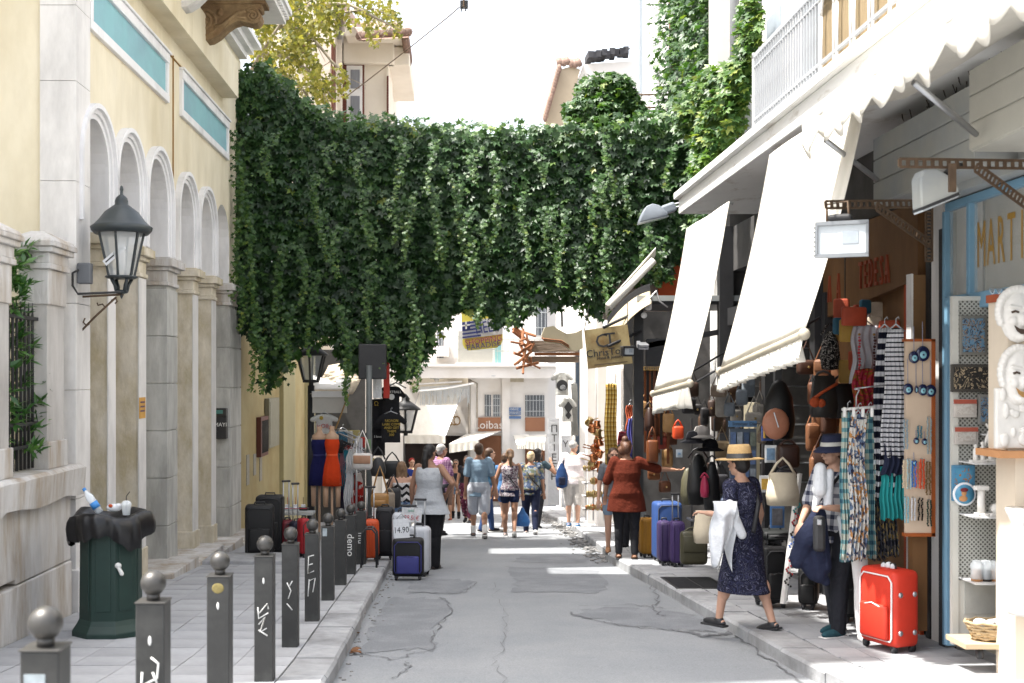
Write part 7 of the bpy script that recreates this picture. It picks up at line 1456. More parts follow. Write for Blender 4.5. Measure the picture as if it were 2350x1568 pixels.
# copper pots, gold trinkets
m_cop = mat('copper', (.62, .24, .10), .25, .2, 8, metal=1); m_brass = mat('brass', (.62, .45, .2), .28, .2, 8, metal=1)
for k in range(14):
    px, py = 1366+RN.uniform(-16, 18), 968+k*8.5+RN.uniform(-3, 3); a = RN.uniform(-.8, .8); c = RN.random() > .3
    t = thing('copper_pot', 'small copper coffee pot in hanging bunch by yellow scarf' if c else 'small brass pot in the hanging bunch of copper pots', 'pot', tuple(P(px, py, 21.0+RN.uniform(-.2, .2))), RN.random()*6, 'copper pots' if c else 'brass pots among the copper')
    part(t, 'pot', M().smooth().lathe([(.002, -.06), (.07, -.055), (.075, -.02), (.05, .04), (.06, .07)], (0, 0, 0), 12, Euler((0, a, 0)).to_matrix()), m_cop if c else m_brass); part(t, 'handle', M().cyl((.05, 0, .03), (.22, 0, .07), .01, n=5), m_cop if c else m_brass)
TK = thing('trinket_stand', 'white stand of gold trinkets on the sunlit pavement', 'stand', tuple(P(1362, 1190, 22.5)))
for x in (1345, 1362, 1386): part(TK, 'upright', R_(x-1.5, 1195, x+1.5, 1060, 22.5, 0, .04), m_white, world=True)
for y in (1080, 1110, 1140, 1170): part(TK, 'shelf', R_(1338, y+1.5, 1390, y-1.5, 22.5, 0, .3), m_white, world=True)
for k in range(40): part(TK, 'trinket', M().smooth().ell(P(1340+RN.random()*50, RN.choice((1074, 1104, 1134, 1164)), 22.4), (.04, .04, RN.uniform(.03, .08)), 7, 5), m_brass if k % 4 else m_cop, world=True)
# hand lettered board, torn canopy over it
YC = 17.6; CTB = thing('hanging_sign', 'weathered yellow board with hand painted CT lettering', 'sign', tuple(P(1400, 800, YC)))
cq = [P(1341, 758, YC), P(1440, 745, YC), P(1452, 834, YC), P(1350, 847, YC)]
part(CTB, 'board', M().ext(cq, (0, .03, 0)), mat('stained_board', S(196, 176, 126, .6), .8, .12, 5, c2=S(150, 110, 60, .6), s2=2.0, t2=.58), world=True)
tc = lambda x, y: Matrix.Translation(P(x, y, YC-.012))@Matrix.Rotation(-.11, 4, 'Y')@Matrix.Rotation(PI/2, 4, 'X')
part(CTB, 'lettering', M().text('C', .28, tc(1381, 784), .01).text('T', .28, tc(1400, 781), .01), m_black, world=True)
part(CTB, 'lettering', M().text('ChrisTonia', .15, tc(1398, 808), .01).text('Hand & Jewelry', .06, tc(1400, 820), .01), m_black, world=True)
part(CTB, 'underline', M().bar(P(1364, 838, YC-.01), P(1440, 830, YC-.01), .004, .012), mat('stain_brown', (.12, .08, .05)), world=True)
part(CTB, 'hanger', M().cyl(cq[0], P(1352, 700, YC), .006, n=5).cyl(cq[1], P(1440, 690, YC), .006, n=5), m_black, world=True)
TC = thing('torn_canopy', 'sagging stained canvas canopy with black border above lettered board', 'awning', tuple(P(1440, 700, 17.8)))
def tcf(u, v): return P(1492-98*u+4*v, 668+62*u*u*.9+22*u+(28+22*u)*v+8*math.sin(v*PI)*(1-u), 17.9-.5*v+.35*u)
part(TC, 'canvas', M().smooth().sheet(tcf, 14, 8, (.0, .012, .0)), mat('stained_canvas', S(206, 190, 160, .62), .9, .12, 4, .2, c2=S(130, 100, 66, .6), s2=1.8, t2=.6), world=True)
m = M(); 
for k in range(14): a, b = tcf(k/14, 0), tcf((k+1)/14, 0); d = Vector((0, 0, .11)); m.add([a, b, b+d, a+d, a+Vector((0, .02, 0)), b+Vector((0, .02, 0)), b+d+Vector((0, .02, 0)), a+d+Vector((0, .02, 0))], [(0, 1, 2, 3), (7, 6, 5, 4), (3, 2, 6, 7), (0, 4, 5, 1)])
part(TC, 'border', m, m_black, world=True)
part(TC, 'arm', M().cyl(P(1385, 752, 17.5), P(1462, 716, 17.9), .022, n=6).cyl(P(1395, 795, 17.45), P(1470, 760, 17.9), .022, n=6), m_black, world=True)
part(TC, 'winding_gear', M().smooth().rbox(P(1488, 700, 17.7), (.1, .06, .16), .03).ell(P(1478, 724, 17.65), .045).tube([P(1486, 690, 17.7), P(1506, 668, 17.8), P(1512, 690, 17.8), P(1532, 705, 17.9)], .012, 5), m_white, world=True)
SW = thing('slanting_awning', 'cream slanting awning behind the right end of the vine', 'awning', tuple(P(1440, 650, 20.0)))
part(SW, 'fabric', M().sheet(lambda u, v: P(1505-115*u, 570+130*u+26*v, 19.8+.3*v), 4, 4, (0, .01, .02)), m_canvas, world=True); part(SW, 'front_roll', M().smooth().cyl(P(1500, 598, 19.8), P(1398, 705, 19.6), .06), m_canvas, world=True)
# floodlights
def floodlight(label, p, wpx, hpx, Y, rz, mt, tilt=.25, yoke=True):
    s = Y/F; w, h = wpx*s, hpx*s; t = thing('floodlight', label, 'floodlight', tuple(p), rad(rz), 'floodlights'); R3 = Euler((tilt, 0, 0)).to_matrix()
    part(t, 'housing', M().loft([[R3@Vector((x*w*.3, .22*w+.05, z*h*.3)) for x, z in ((-1, -1), (1, -1), (1, 1), (-1, 1))], [R3@Vector((x*w*.5, 0, z*h*.5)) for x, z in ((-1, -1), (1, -1), (1, 1), (-1, 1))]]), mt, bevel=.006)
    fr = M(); e = .018
    for (a, b, c, d) in ((-.5, .5, .5-e/h*1.5, .5), (-.5, .5, -.5, -.5+e/h*1.5)): fr.obox(R3@Vector((0, -.012, (c+d)/2*h)), (w, .03, e*1.5), R3)
    for x in (-.5, .5): fr.obox(R3@Vector((x*(w-e), -.012, 0)), (e, .03, h-2*e), R3)
    part(t, 'frame', fr, mt); part(t, 'glass', M().obox(R3@Vector((0, -.006, 0)), (w-e, .006, h-e), R3), mat('lamp_glass', S(206, 212, 216, .7), .12, .12, 5)); part(t, 'reflector', M().obox(R3@Vector((w*.16, -.011, h*.05)), (w*.3, .004, h*.35), R3), mat('reflector', S(170, 178, 186, .7), .2, .2, 7))
    fn = M()
    for k in range(7): fn.obox(R3@Vector((-w*.48, .05, h*(-.4+k*.13))), (.05, .09, .006), R3)
    part(t, 'cooling_fins', fn, mt)
    if yoke: part(t, 'yoke', M().smooth().tube([(-w*.28, .03, h*.4), (-w*.3, .03, h*1.0), (w*.1, .03, h*1.05), (w*.14, .03, h*.45)], .011, 6), m_rust); part(t, 'ballast', M().rbox((-w*.05, .06, h*.62), (w*.45, .1, h*.2), .02), m_black)
    return t
def slotted(root, p, q, wd=.05, n=16):
    p, q = Vector(p), Vector(q); up = Vector((0, 1, 0)); d = (q-p).normalized(); s = d.cross(up).normalized()*wd/2; m = M()
    for g_ in (1, -1): m.bar(p+s*g_, q+s*g_, .006, wd*.34, s)
    for k in range(n+1): c = p.lerp(q, k/n); m.bar(c-s, c+s, .006, (q-p).length/n*.45, d)
    part(root, 'slotted_bar', m, m_rust, world=True)
YF = 8.6; fl1 = floodlight('large floodlight with ribbed housing hanging in front of the wide awning', P(1932, 550, YF), 118, 84, YF, -24, mat('grey_lamp', S(150, 154, 158, .6), .45, metal=.3), -.06)
BR = thing('slotted_bracket', 'rusty slotted iron bracket carrying the large floodlight', 'bracket', tuple(P(2000, 470, YF)))
slotted(BR, P(1895, 470, YF), P(2105, 468, YF+.5)); slotted(BR, P(2012, 474, YF+.1), P(2134, 560, YF+.9)); slotted(BR, P(2132, 470, YF+.9), P(2132, 600, YF+.9))
YG = 7.6; BR2 = thing('slotted_bracket', 'rusty slotted iron bracket at right frame edge', 'bracket', tuple(P(2200, 375, YG))); slotted(BR2, P(2065, 374, YG), P(2360, 378, YG+.2)); slotted(BR2, P(2240, 384, YG), P(2370, 480, YG+.3)); part(BR2, 'drop_post', R_(2180, 440, 2195, 375, YG, 0, .03), m_rust, world=True)
SPT = thing('spotlight', 'grey wedge shaped spotlight aimed down under the slotted bracket', 'spotlight', tuple(P(2150, 430, 7.9))); s = 7.9/F
prof = [(-44, 44), (-40, 55), (40, 18), (44, 8), (30, -18), (-8, -40), (-38, -38), (-46, -20)]
part(SPT, 'housing', M().ext([(x*s, -.06, z*s*-1+.0) for x, z in [(a, b) for a, b in prof]], (0, .16, 0)), m_grey, world=False, bevel=.012)
part(SPT, 'lens_rim', M().bar((-42*s, 0.02, -52*s), (42*s, .02, -18*s), .17, .02), m_black); part(SPT, 'lens', M().bar((-40*s, .02, -57*s), (41*s, .02, -23*s), .15, .012), mat('lamp_glass', (1, 1, 1))); part(SPT, 'cable', M().smooth().tube([(20*s, 0, 30*s), (35*s, 0, 46*s), (60*s, 0, 50*s)], .02, 6), m_black)
YW = 16.8; WLp = thing('street_lamp', 'grey street lamp head on a double arm below the balcony slab', 'lamp', tuple(P(1505, 490, YW))); s = YW/F
part(WLp, 'head', M().smooth().ext([(x*s, -.12, -z*s) for x, z in ((-40, 22), (-34, 4), (-24, -14), (-10, -20), (6, -16), (18, -4), (24, 0), (24, 8))], (0, .24, 0)), mat('lamp_grey', S(150, 158, 168, .62), .4), bevel=.01)
part(WLp, 'gear_box', M().rbox((28*s, 0, 10*s), (.2, .2, .13), .03, (0, -.35, 0)), mat('lamp_grey', (1, 1, 1))); part(WLp, 'lens', M().bar((-40*s, 0, -24*s), (26*s, 0, -8*s), .2, .015), m_clear); part(WLp, 'arm', M().cyl((32*s, -.05, 18*s), (75*s, -.05, 28*s), .014, n=6).cyl((34*s, .05, 12*s), (75*s, .05, 22*s), .014, n=6).ell((34*s, 0, 18*s), .04), m_steel)
floodlight('small black floodlight in front of the hand lettered board', P(1443, 806, 17.2), 28, 24, 17.2, 8, m_black, .15, False); floodlight('small floodlight on the black sign box of the belt shop', P(1477, 795, 17.5), 22, 12, 17.5, 0, m_steel, .6, False)
t = thing('awning_winch', 'white awning winch with hook below the balcony slab', 'winch', tuple(P(1784/1.0638, 445, 15.4))); part(t, 'case', M().rbox((0, 0, 0), (.13, .08, .1), .03), m_white); part(t, 'hook', M().smooth().tube([(0, 0, -.05), (0, 0, -.12), (.02, 0, -.14), (.03, 0, -.11), (.01, 0, -.09)], .008, 5), m_steel)
# white tees and banner in the sun, timber beams, scroll boards
garment('white tee with printed face in sunlight at the far white shop', 1290, 853, 908, 46, 25.0, tee, prints=[('\u25cf', 34, 0, 34, m_black), ('\u25cf', 18, 2, 38, m_linen)], rz=-5)
garment('white tee with standing figure print below the face tee', 1302, 914, 968, 36, 25.0, tee, prints=[('\u2666', 26, 2, 22, m_black), ('\u2666', 18, 2, 40, m_black)])
garment('white sheet hanging right of the face tees', 1318, 880, 1000, 16, 25.2, tee, 'scarf')
VB = thing('vertical_banner', 'tall white banner with black letters running down', 'banner', tuple(P(1272, 1150, 27))); part(VB, 'cloth', R_(1258, 1160, 1284, 960, 27, 0, .02), m_linen, world=True)
for k, ch in enumerate('\u03a0\u03a4\u0399\u0395\u03a3\u0397'): part(VB, 'letter', M().text(ch, .22, Matrix.Translation(P(1272, 985+k*22, 26.98))@Matrix.Rotation(PI/2, 4, 'X'), .005), m_black, world=True)
VB2 = thing('vertical_banner', 'second white banner with spaced black letters', 'banner', tuple(P(1302, 1150, 23.6))); part(VB2, 'cloth', R_(1288, 1165, 1310, 1000, 27.2, 0, .02), m_linen, world=True)
for k, ch in enumerate('\u03a5\u039b\u039b'): part(VB2, 'letter', M().text(ch, .2, Matrix.Translation(P(1298, 1020+k*26, 27.18))@Matrix.Rotation(PI/2, 4, 'X'), .005), m_black, world=True)
BM = thing('timber_pergola', 'rough timber beam with a bundle of cut branches under vine', 'pergola', tuple(P(1270, 800, 25))); m_tim = mat('timber', S(150, 132, 116, .62), .9, .25, 8, .5, stretch=(.4, 3, 3)); m_stick = mat('cut_branch', S(170, 112, 76, .62), .85, .2, 10, .3)
part(BM, 'beam', R_(1215, 808, 1328, 782, 25, 0, .25), m_tim, world=True); part(BM, 'beam', R_(1210, 832, 1328, 818, 25.1, 0, .2), m_tim, world=True); part(BM, 'beam', R_(1228, 816, 1330, 809, 25.05, 0, .2), m_stick, world=True)
for k in range(22): p = P(1190+RN.uniform(-6, 18)+k*.6, 755+k*4.2, 24.9+RN.uniform(-.2, .2)); d = Vector((RN.uniform(-.3, .35), RN.uniform(-.3, .1), RN.uniform(-.35, .25))); part(BM, 'branch', M().cyl(p-d*.7, p+d*.7, RN.uniform(.018, .035), n=7), m_stick, world=True)
SCR = thing('scroll_board', 'cream scroll shaped board with brown outlines above timber beam', 'sign', tuple(P(1290, 775, 23.5))); o = [(1243, 770), (1250, 752), (1270, 748), (1282, 756), (1300, 766), (1322, 764), (1336, 756), (1338, 800), (1322, 806), (1306, 802), (1288, 790), (1268, 788), (1250, 786)]
part(SCR, 'board', M().ext([P(a, b, 23.5) for a, b in o], (0, .12, 0)), mat('scroll_cream', S(220, 208, 180, .66), .8, .06, 4), world=True)
for d in (4, 8): part(SCR, 'outline', M().smooth().tube([P(a+0, b-d*(1 if b > 775 else -1), 23.49) for a, b in o[9:]+[(1243, 770)]], .012, 5), m_stick, world=True)
part(SCR, 'hook', M().tube([P(1290, 750, 23.5), P(1288, 700, 23.6)], .025, 5), m_black, world=True)
# ---- cabinet with souvenirs at the right edge
YCB = 9.15; CAB = thing('display_cabinet', 'perforated white metal display cabinet with glass shelves at right edge', 'cabinet', tuple(P(2270, 1480, YCB)))
def perf():
    if 'perforated' in _mc: return _mc['perforated']
    m = mat('perforated', S(206, 206, 198, .68), .5, .04, 5); N = m.node_tree.nodes; L_ = m.node_tree.links; b = N['Principled BSDF']
    tc = N.new('ShaderNodeTexCoord'); mp = N.new('ShaderNodeMapping'); mp.inputs['Rotation'].default_value = (0, PI/4, 0); mp.inputs['Scale'].default_value = (42, 1, 42); L_.new(tc.outputs['Object'], mp.inputs[0])
    v = N.new('ShaderNodeTexVoronoi'); v.inputs['Randomness'].default_value = 0; v.inputs['Scale'].default_value = 1; v.voronoi_dimensions = '3D'; mv = N.new('ShaderNodeVectorMath'); mv.operation = 'MULTIPLY'; mv.inputs[1].default_value = (1, 0, 1); L_.new(mp.outputs[0], mv.inputs[0]); L_.new(mv.outputs[0], v.inputs['Vector'])
    lt = N.new('ShaderNodeMath'); lt.operation = 'LESS_THAN'; lt.inputs[1].default_value = .33; L_.new(v.outputs['Distance'], lt.inputs[0])
    mx = N.new('ShaderNodeMix'); mx.data_type = 'RGBA'; mx.inputs['B'].default_value = (.08, .075, .065, 1); L_.new(lt.outputs[0], mx.inputs['Factor']); old = b.inputs['Base Color'].links[0].from_socket; L_.new(old, mx.inputs['A']); L_.new(mx.outputs['Result'], b.inputs['Base Color']); return m
part(CAB, 'perforated_back', R_(2190, 1330, 2420, 682, YCB, 0, .02), perf(), world=True); m_cabf = mat('cabinet_paint', S(216, 214, 206, .7), .5, .05, 4)
for (a, b, c, d) in ((2186, 690, 2420, 680), (2186, 1480, 2200, 690)): part(CAB, 'edge', R_(a, d if d > b else b, c, min(b, d), YCB-.02, 0, .05), m_cabf, world=True)
part(CAB, 'lower_panel', R_(2200, 1480, 2420, 1332, YCB-.01, 0, .04), m_cabf, world=True); part(CAB, 'drawer', R_(2214, 1410, 2420, 1338, YCB-.02, 0, .02), mat('drawer_grey', S(196, 196, 190, .66), .5), world=True)
for y in (1064, 1188, 1340, 1000): part(CAB, 'shelf', R_(2240 if y != 1000 else 2290, y+3, 2420, y, YCB-.32, 0, .3), mat('shelf_white', S(226, 226, 226, .7), .3), world=True)
part(CAB, 'side_post', R_(2174, 1482, 2190, 690, YCB+.25, 0, .06), m_blue, world=True)
def plaque(label, a, b, c, d, frame, cols, kind='swirl', sc_=14):
    t = thing('souvenir_plaque', label, 'plaque', tuple(P((a+c)/2, d, YCB-.05)), 0, 'souvenir plaques in the cabinet')
    part(t, 'frame', R_(a, d, c, b, YCB-.05, 0, .03), mat('plaque_'+label[:9].replace(' ', '_'), S(*frame, .62), .7, .1, 10), world=True, bevel=.004)
    part(t, 'relief', R_(a+6, d-7, c-6, b+7, YCB-.058, 0, .012), pat('pl_'+label[:12].replace(' ', '_'), kind, [S(*x, .62) for x in cols], sc_, .7), world=True); return t
plaque('grey framed fresco plaque with blue field at top', 2204, 724, 2266, 815, (140, 138, 130), [(110, 150, 180), (70, 70, 80), (170, 150, 130), (120, 160, 186)])
plaque('dark plaque with pale relief of figures', 2184, 836, 2290, 900, (80, 76, 70), [(50, 48, 48), (60, 58, 54), (190, 170, 140), (54, 52, 50)], sc_=11)
plaque('small white relief plaque with red top, upper', 2190, 916, 2242, 958, (222, 214, 206), [(222, 214, 204), (206, 196, 186), (228, 222, 214)]); plaque('pale relief plaque with red top, lower', 2192, 980, 2246, 1020, (216, 208, 200), [(216, 208, 200), (200, 190, 180), (224, 218, 210)])
plaque('half hidden blue fresco plaque right of small relief', 2246, 905, 2300, 975, (150, 148, 142), [(110, 150, 180), (80, 84, 96), (160, 150, 140)]); plaque('bright blue fresco plaque with ochre figure', 2186, 1068, 2238, 1150, (90, 150, 186), [(90, 156, 190), (84, 150, 186), (170, 120, 80), (90, 156, 190)], sc_=8)
for (a, b) in ((2190, 918), (2193, 982)): part(bpy.data.objects['souvenir_plaque'], 'red_band', R_(a, b+9, a+52, b-1, YCB-.062, 0, .012), mat('red_band', S(190, 96, 76, .6)), world=True)
t = thing('souvenir_plate', 'round blue souvenir plate with figure in profile', 'plate', tuple(P(2212, 1134, YCB-.07))); Rx = Euler((PI/2, 0, 0)).to_matrix(); s = YCB/F
part(t, 'plate', M().smooth().lathe([(.001, 0), (26*s, 0), (27*s, .012), (24*s, .016), (.001, .01)], (0, 0, 0), 26, Rx), m_linen); part(t, 'field', M().smooth().lathe([(.001, .018), (22*s, .018), (22*s, .012)], (0, 0, 0), 26, Rx), mat('plate_blue', S(90, 160, 196, .62), .3)); part(t, 'figure', M().smooth().ell((-2*s, -.02, 3*s), (6*s, .006, 8*s)).ell((-4*s, -.02, -10*s), (10*s, .006, 7*s)), mat('figure_tan', S(206, 150, 100, .62))); part(t, 'figure_cap', M().smooth().ell((-2*s, -.024, 10*s), (9*s, .006, 5*s)), mat('cap_red', S(130, 40, 44, .6)))
# small statues, columns, cups
m_plas = mat('plaster', S(236, 232, 226, .76), .8, .05, 12, .3)
def small(label, nm, ct, px, py, Y, build, mt=None):
    t = thing(nm, label, ct, tuple(P(px, py, Y)), 0, 'cabinet souvenirs'); build(t, Y/F); return t
YS = YCB-.2
def col_b(t, s): part(t, 'shaft', M().smooth().cyl((0, 0, 8*s), (0, 0, 62*s), 9*s, 8*s, 16), m_plas); part(t, 'capital', M().rbox((0, 0, 66*s), (30*s, 20*s, 10*s), .006), m_plas); part(t, 'base', M().rbox((0, 0, 4*s), (26*s, 22*s, 9*s), .005), m_plas)
small('little white column with broad capital on second shelf', 'souvenir_column', 'column', 2252, 1186, YS, col_b)
def cap_b(t, s):
    part(t, 'block', M().rbox((0, 0, 16*s), (64*s, 26*s, 12*s), .006), m_plas); part(t, 'volutes', M().smooth().cyl((-24*s, -14*s, 18*s), (-24*s, 14*s, 18*s), 12*s, n=14).cyl((24*s, -14*s, 18*s), (24*s, 14*s, 18*s), 12*s, n=14), m_plas); part(t, 'base', M().rbox((0, 0, 4*s), (84*s, 30*s, 9*s), .005), m_plas)
    part(t, 'animal', M().smooth().ell((0, 0, 52*s), (20*s, 9*s, 10*s)).cap((14*s, 0, 54*s), (24*s, 0, 66*s), 7*s, 6*s).cap((-14*s, 0, 50*s), (-16*s, 0, 28*s), 4*s, 3*s).cap((12*s, 0, 50*s), (14*s, 0, 28*s), 4*s, 3*s), m_plas, vox=.006, smooth=1)
small('white scroll capital with small animal figure on second shelf', 'souvenir_capital', 'figurine', 2310, 1186, YS, cap_b)
def stat_b(t, s): part(t, 'figure', M().smooth().cap((0, 0, 10*s), (2*s, 0, 40*s), 6*s, 7*s).cap((2*s, 0, 40*s), (0, 0, 66*s), 8*s, 9*s).ell((0, 0, 82*s), 7*s).cap((8*s, 0, 64*s), (-10*s, 0, 88*s), 3.5*s, 3*s).cap((-8*s, 0, 62*s), (-14*s, 0, 40*s), 3.5*s, 3*s).cap((6*s, 0, 10*s), (3*s, 0, 38*s), 5*s, 6*s), m_plas, vox=.006, smooth=1); part(t, 'base', M().rbox((0, 0, 4*s), (26*s, 18*s, 8*s), .005), m_plas)
small('small white nude statue with raised arm on top shelf', 'souvenir_statue', 'statue', 2274, 1062, YS, stat_b); 
def grp_b(t, s): part(t, 'figure', M().smooth().cap((-8*s, 0, 8*s), (-8*s, 0, 28*s), 6*s).ell((-8*s, 0, 38*s), 5*s).cap((8*s, 0, 8*s), (8*s, 0, 32*s), 6*s).ell((8*s, 0, 44*s), 5*s), m_plas, vox=.006, smooth=1); part(t, 'base', M().rbox((0, 0, 3*s), (40*s, 18*s, 7*s), .004), m_plas)
small('tiny white pair of figures on the top shelf', 'souvenir_statue', 'statue', 2247, 1062, YS, grp_b)
for k in range(5):
    def cup_b(t, s, k=k): part(t, 'pot', M().smooth().lathe([(.002, 0), (12*s, 1*s), (14*s, 12*s), (8*s, 24*s), (10*s, 30*s)], (0, 0, 0), 14), mat('pot_black', S(60, 44, 34, .55), .4, .5, 20) if k % 2 else mat('pot_ochre', S(196, 140, 90, .6), .5, .4, 20)); part(t, 'wrapping', M().smooth().lathe([(15*s, 10*s), (13*s, 28*s), (16*s, 40*s), (9*s, 52*s)], (0, 0, 0), 9), m_clear)
    small(('first wrapped ochre pot on third shelf', 'second wrapped dark pot on third shelf', 'third wrapped ochre pot on third shelf', 'fourth wrapped dark pot on third shelf', 'last wrapped ochre pot on third shelf')[k], 'souvenir_pot', 'pot', 2242+k*21, 1338, YS, cup_b)
WB = thing('wicker_basket', 'oval wicker basket of small souvenirs at foot of the cabinet', 'basket', tuple(P(2285, 1462, YCB-.35))); m_wick = mat('wicker', S(206, 180, 140, .64), .8, .25, 40, .5); s = 8.8/F
m = M().smooth()
for k in range(6): m.tube([((52+k*3.5)*s*math.cos(a), .55*(52+k*3.5)*s*math.sin(a), k*7*s+2*s*math.sin(a*9+k*3)) for a in [2*PI*q/28 for q in range(29)]], .011, 5)
part(WB, 'weave', m, m_wick); part(WB, 'bottom', M().lathe([(.002, 0), (52*s, 0), (52*s, .01)], (0, 0, 0), 20, ex=.55), m_wick)
for k in range(8): part(WB, 'souvenir', M().smooth().ell((RN.uniform(-40, 40)*s, RN.uniform(-12, 12)*s, 34*s), (14*s, 10*s, 9*s), 8, 6), m_linen if k % 2 else m_clear)
DL = thing('plant_dolly', 'low wooden dolly on castors under the wicker basket', 'dolly', tuple(P(2285, 1480, YCB-.35))); part(DL, 'deck', M().box(-.28, .3, -.15, .2, .0, .035), mat('pale_wood', S(214, 190, 156, .66), .7, .1, 8, stretch=(.3, 3, 1)))
for x in (-.15, .12): part(DL, 'castor', M().smooth().cyl((x-.015, -.08, -.045), (x+.015, -.08, -.045), .04, n=12), m_black)
# plaster masks on a stand at the frame edge
YM = 8.3; MS = thing('mask_stand', 'cream display column of plaster masks cut by right frame edge', 'stand', tuple(P(2340, 1568, YM))); m_cr = mat('cream_stand', S(238, 222, 200, .74), .8, .05, 4)
for (a, b, c, d) in ((2312, 1045, 2440, 690), (2330, 1700, 2440, 1052), (2306, 690, 2440, 672)): part(MS, 'panel', R_(a, b, c, d, YM+.1, 0, .3), m_cr if d != 672 else mat('terra_top', S(190, 96, 60, .6)), world=True)
part(MS, 'ledge', R_(2296, 1052, 2430, 1036, YM, 0, .4), mat('ledge_tan', S(220, 160, 110, .66)), world=True)
def mask(label, px, py, w, h, mouth):
    s = YM/F; t = thing('theatre_mask', label, 'mask', tuple(P(px, py, YM+.06)), 0, 'plaster masks'); g = M().smooth().ell((0, 0, 0), (w*s*.42, .07, h*s*.5)).ell((0, -.045, -.06*h*s), (w*s*.12, .05, h*s*.16)).ell((-w*s*.18, -.05, -h*s*.08), (w*s*.13, .03, h*s*.1)).ell((w*s*.18, -.05, -h*s*.08), (w*s*.13, .03, h*s*.1)).cap((-w*s*.25, -.055, h*s*.2), (-.04*w*s, -.065, h*s*.16), .012).cap((w*s*.25, -.055, h*s*.2), (.04*w*s, -.065, h*s*.16), .012).ell((0, -.04, -h*s*.36), (w*s*.16, .04, h*s*.1))
    for k in range(22): a = PI*(-.15+1.3*k/21); g.ell((w*s*.46*math.cos(a), -.01, h*s*(.1+.44*math.sin(a))), (.03, .035, .03), 7, 5)
    part(t, 'face', g, m_plas, vox=.006, smooth=2); md = mat('mask_hole', (.05, .03, .02))
    for x in (-.17, .17): part(t, 'eye_hole', M().smooth().tube([((x-.08)*w*s, -.066, h*s*.08), (x*w*s, -.076, h*s*.105), ((x+.08)*w*s, -.068, h*s*.085)], .008, 6), md)
    part(t, 'mouth', M().ext([((a)*w*s, -.072-.01*(1-abs(a)*4), b*h*s) for a, b in ((-.2, -.17), (-.1, -.23), (0, -.245), (.1, -.23), (.2, -.17), (.14, -.28), (.05, -.335), (-.05, -.335), (-.14, -.28))], (0, -.012, 0)), md if mouth else mat('mask_ochre', S(196, 150, 90, .6)))
mask('laughing plaster mask, upper one on the cream stand', 2336, 728, 100, 120, 1); mask('smaller plaster mask with ochre mouth below laughing mask', 2338, 868, 92, 130, 0)
RP = thing('relief_panel', 'white plaster relief panel below the two masks', 'relief', tuple(P(2340, 960, YM+.06))); part(RP, 'slab', M().rbox((0, .02, 0), (110*YM/F, .05, 140*YM/F), .012), m_plas)
g = M().smooth()
for k in range(14): g.ell((RN.uniform(-.12, .12), -.01, RN.uniform(-.17, .17)), (RN.uniform(.015, .04), .02, RN.uniform(.02, .06)), 8, 6)
part(RP, 'relief', g, m_plas, vox=.008, smooth=1)
HC = thing('half_column', 'white fluted plaster half column low on the mask stand', 'column', tuple(P(2350, 1410, YM-.02))); m = M().smooth().lathe([(.10, 0), (.10, .04), (.085, .06), (.08, .62), (.11, .68), (.12, .72)], (0, 0, 0), 20); part(HC, 'shaft', m, m_plas)
for k in range(10): a = PI+PI*k/9; part(HC, 'flute', M().cyl((.082*math.cos(a), .082*math.sin(a), .08), (.078*math.cos(a), .078*math.sin(a), .62), .009, n=6), m_plas)
t = thing('lace_doily', 'blue white lace trim on top of the mask stand', 'trim', tuple(P(2320, 672, YM+.05))); part(t, 'lace', M().smooth().sheet(lambda u, v: P(2270+140*u, 672+12*v*abs(math.sin(u*30))-8, YM+.06+.2*(1-v)), 60, 3, (0, 0, .006)), pat('lace', 'floral', [S(226, 232, 236, .7), S(120, 170, 206, .66), S(236, 236, 236, .7)], 30)); 
t.children[0].matrix_parent_inverse = Matrix.Translation(t.location).inverted()

# ================================================================= more stock in the dim shops
GOODS = [('bag', 'among small bags in dim luggage shop', 'hanging_bag', (1560, 1765), (860, 1060), 16.4, 18),
         ('pouch', 'among pale pouches in dim luggage shop', 'hanging_pouch', (1640, 1760), (860, 1010), 15.0, 9),
         ('bag', 'among bags in the dim bag shop', 'hanging_bag', (1850, 1940), (800, 1080), 12.8, 16),
         ('folded cloth', 'on the brown clothes shop boards', 'folded_cloth', (1930, 2040), (700, 1000), 11.9, 10),
         ('purse', 'in belt shop doorway above suitcases', 'hanging_purse', (1478, 1545), (880, 1120), 18.4, 10),
         ('tee', 'on the crowded rail of left stall', 'folded_tee', (775, 850), (1000, 1060), 20.9, 14),
         ('scarf', 'under brown shop sign behind the vest', 'bundled_scarf', (1935, 2045), (690, 760), 11.3, 9),
         ('satchel', 'low in luggage shop behind the backpacks', 'hanging_satchel', (1640, 1735), (1010, 1200), 15.9, 12)]
PALS = [[(40, 38, 40), (70, 50, 40), (30, 30, 34), (90, 64, 46), (54, 60, 74)], [(196, 190, 180), (170, 150, 130), (150, 160, 170)], [(110, 66, 42), (84, 54, 40), (140, 92, 60), (60, 44, 40)], [(200, 90, 60), (190, 150, 70), (70, 110, 130), (180, 60, 80), (210, 190, 170)], [(150, 90, 50), (110, 66, 42), (196, 150, 96), (160, 60, 40)], [(200, 60, 50), (226, 222, 216), (70, 130, 160), (40, 40, 46), (206, 190, 120)], [(206, 90, 60), (60, 120, 150), (226, 210, 190), (150, 50, 80), (200, 160, 70)], [(120, 60, 50), (70, 84, 110), (150, 130, 100), (60, 60, 66), (190, 120, 60)]]
CN = lambda c: 'pale' if min(c) > 145 else 'dark' if max(c) < 70 else 'red' if c[0] > 150 and c[1] < 95 else 'brown' if c[0] > c[2]+25 else 'blue'
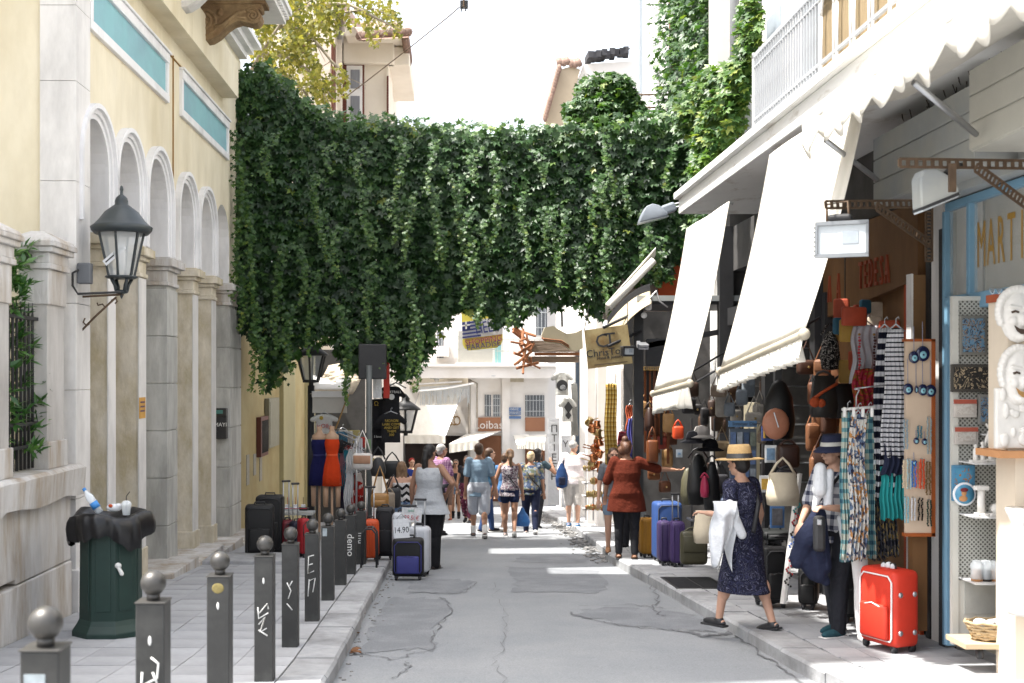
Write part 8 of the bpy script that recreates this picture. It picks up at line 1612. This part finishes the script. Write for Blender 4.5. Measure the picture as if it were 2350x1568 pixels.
for gi, (ct, wh, nm, (x0, x1), (y0, y1), Y, n) in enumerate(GOODS):
    for k in range(n):
        px, py = x0+(x1-x0)*(k+.5)/n+RN.uniform(-6, 6), RN.uniform(y0, y1); c = RN.choice(PALS[gi]); w, h = RN.uniform(.10, .22), RN.uniform(.14, .30); yy = Y+RN.uniform(-.4, .4)
        t = thing(nm, '%s %s, %s from left %s' % (CN(c), ct, ORD[k], wh), ct, tuple(P(px, py, yy)), RN.uniform(-.4, .4), ct+'s '+wh)
        mt = mat('goods_%d_%d_%d' % c, S(*c, .6), .6, .2, 9, .2)
        if ct in ('folded cloth', 'tee', 'scarf'): part(t, 'fold', M().smooth().rbox((0, 0, 0), (w*1.2, .05, h*.8), .02), mt)
        else:
            part(t, 'body', M().smooth().rbox((0, 0, 0), (w, .09, h), .035), mt); part(t, 'strap', M().tube([(-w*.4, 0, h*.45), (0, 0, h*.5+w*.9), (w*.4, 0, h*.45)], .009, 5), mt)
            if k % 2: part(t, 'flap', M().smooth().rbox((0, -.045, h*.2), (w*.9, .02, h*.45), .01), mt)
            if k % 3 == 0: part(t, 'clasp', M().ell((0, -.06, 0), .015, 6, 4), m_brass)
SHB = thing('shop_goods_board', 'dim back board of the luggage shop covered with hung goods', 'display', (3.9, 17.9, CZ-1))
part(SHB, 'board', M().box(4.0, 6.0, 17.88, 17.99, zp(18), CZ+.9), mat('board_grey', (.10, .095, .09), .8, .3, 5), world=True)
for k in range(9): part(SHB, 'rail', M().cyl((3.95, 17.85, CZ+.7-k*.28), (5.2, 17.85, CZ+.7-k*.28), .012, n=5), m_steel, world=True)
# a few dead leaves and bits of litter along the kerbs
for k in range(14):
    px, py = ((804+RN.uniform(-3, 30), 1505-RN.uniform(0, 150)) if k < 8 else (1230+RN.uniform(0, 60)+k*8, 1190+RN.uniform(0, 50)))
    y = gy(py, 0); x = XX(px, y); t = thing('dry_leaf', 'dry brown leaf lying in the left gutter' if k < 8 else 'dry brown leaf lying by the right kerb', 'leaf', (x, y, zr(y)+.012), RN.uniform(0, 6), 'dry leaves left' if k < 8 else 'dry leaves right')
    part(t, 'blade', M().smooth().sheet(lambda u, v: ((u-.5)*.08*math.sin(PI*(v*.9+.05)), (v-.5)*.11, .02*abs(u-.5)+.01*math.sin(v*5)), 3, 4, (0, 0, .002)), mat('dead_leaf', S(150, 100, 60, .5), .8, .2, 20))

# drain grate on the right pavement and grit in the right gutter
yg = gy(1338, .12); DG = thing('drain_grate', 'dark slotted drain grate set in the right pavement', 'grate', (XX(1592, yg), yg, zp(yg)+.004))
part(DG, 'rim', M().box(-.3, .3, -.55, .55, -.01, .004), m_post)
for a in range(2):
    for k in range(14): part(DG, 'slot', M().box(-.27+a*.28, -.01+a*.28, -.5+k*.073, -.465+k*.073, .004, .009), m_black)
DG.rotation_euler = (math.atan((zr(yg+.5)-zr(yg-.5))), 0, 0)
m = M()
for k in range(420):
    y = RN.uniform(17.5, 36); x = kxr(y)-abs(RN.gauss(0, .16))-.02; r = RN.uniform(.008, .035); m.obox((x, y, zr(y)+r*.3), (r*2, r*2.2, r), (RN.uniform(-.3, .3), 0, RN.uniform(0, 3)))
for k in range(90):
    y = RN.uniform(9, 17.5); x = KXL+abs(RN.gauss(0, .09))+.02; r = RN.uniform(.004, .014); m.obox((x, y, zr(y)+r*.3), (r*2, r*2.2, r), (0, 0, RN.uniform(0, 3)))
o = part(None, 'gutter_grit', m, mat('grit', (.2, .195, .19), .9, .4, 5), kind='stuff')
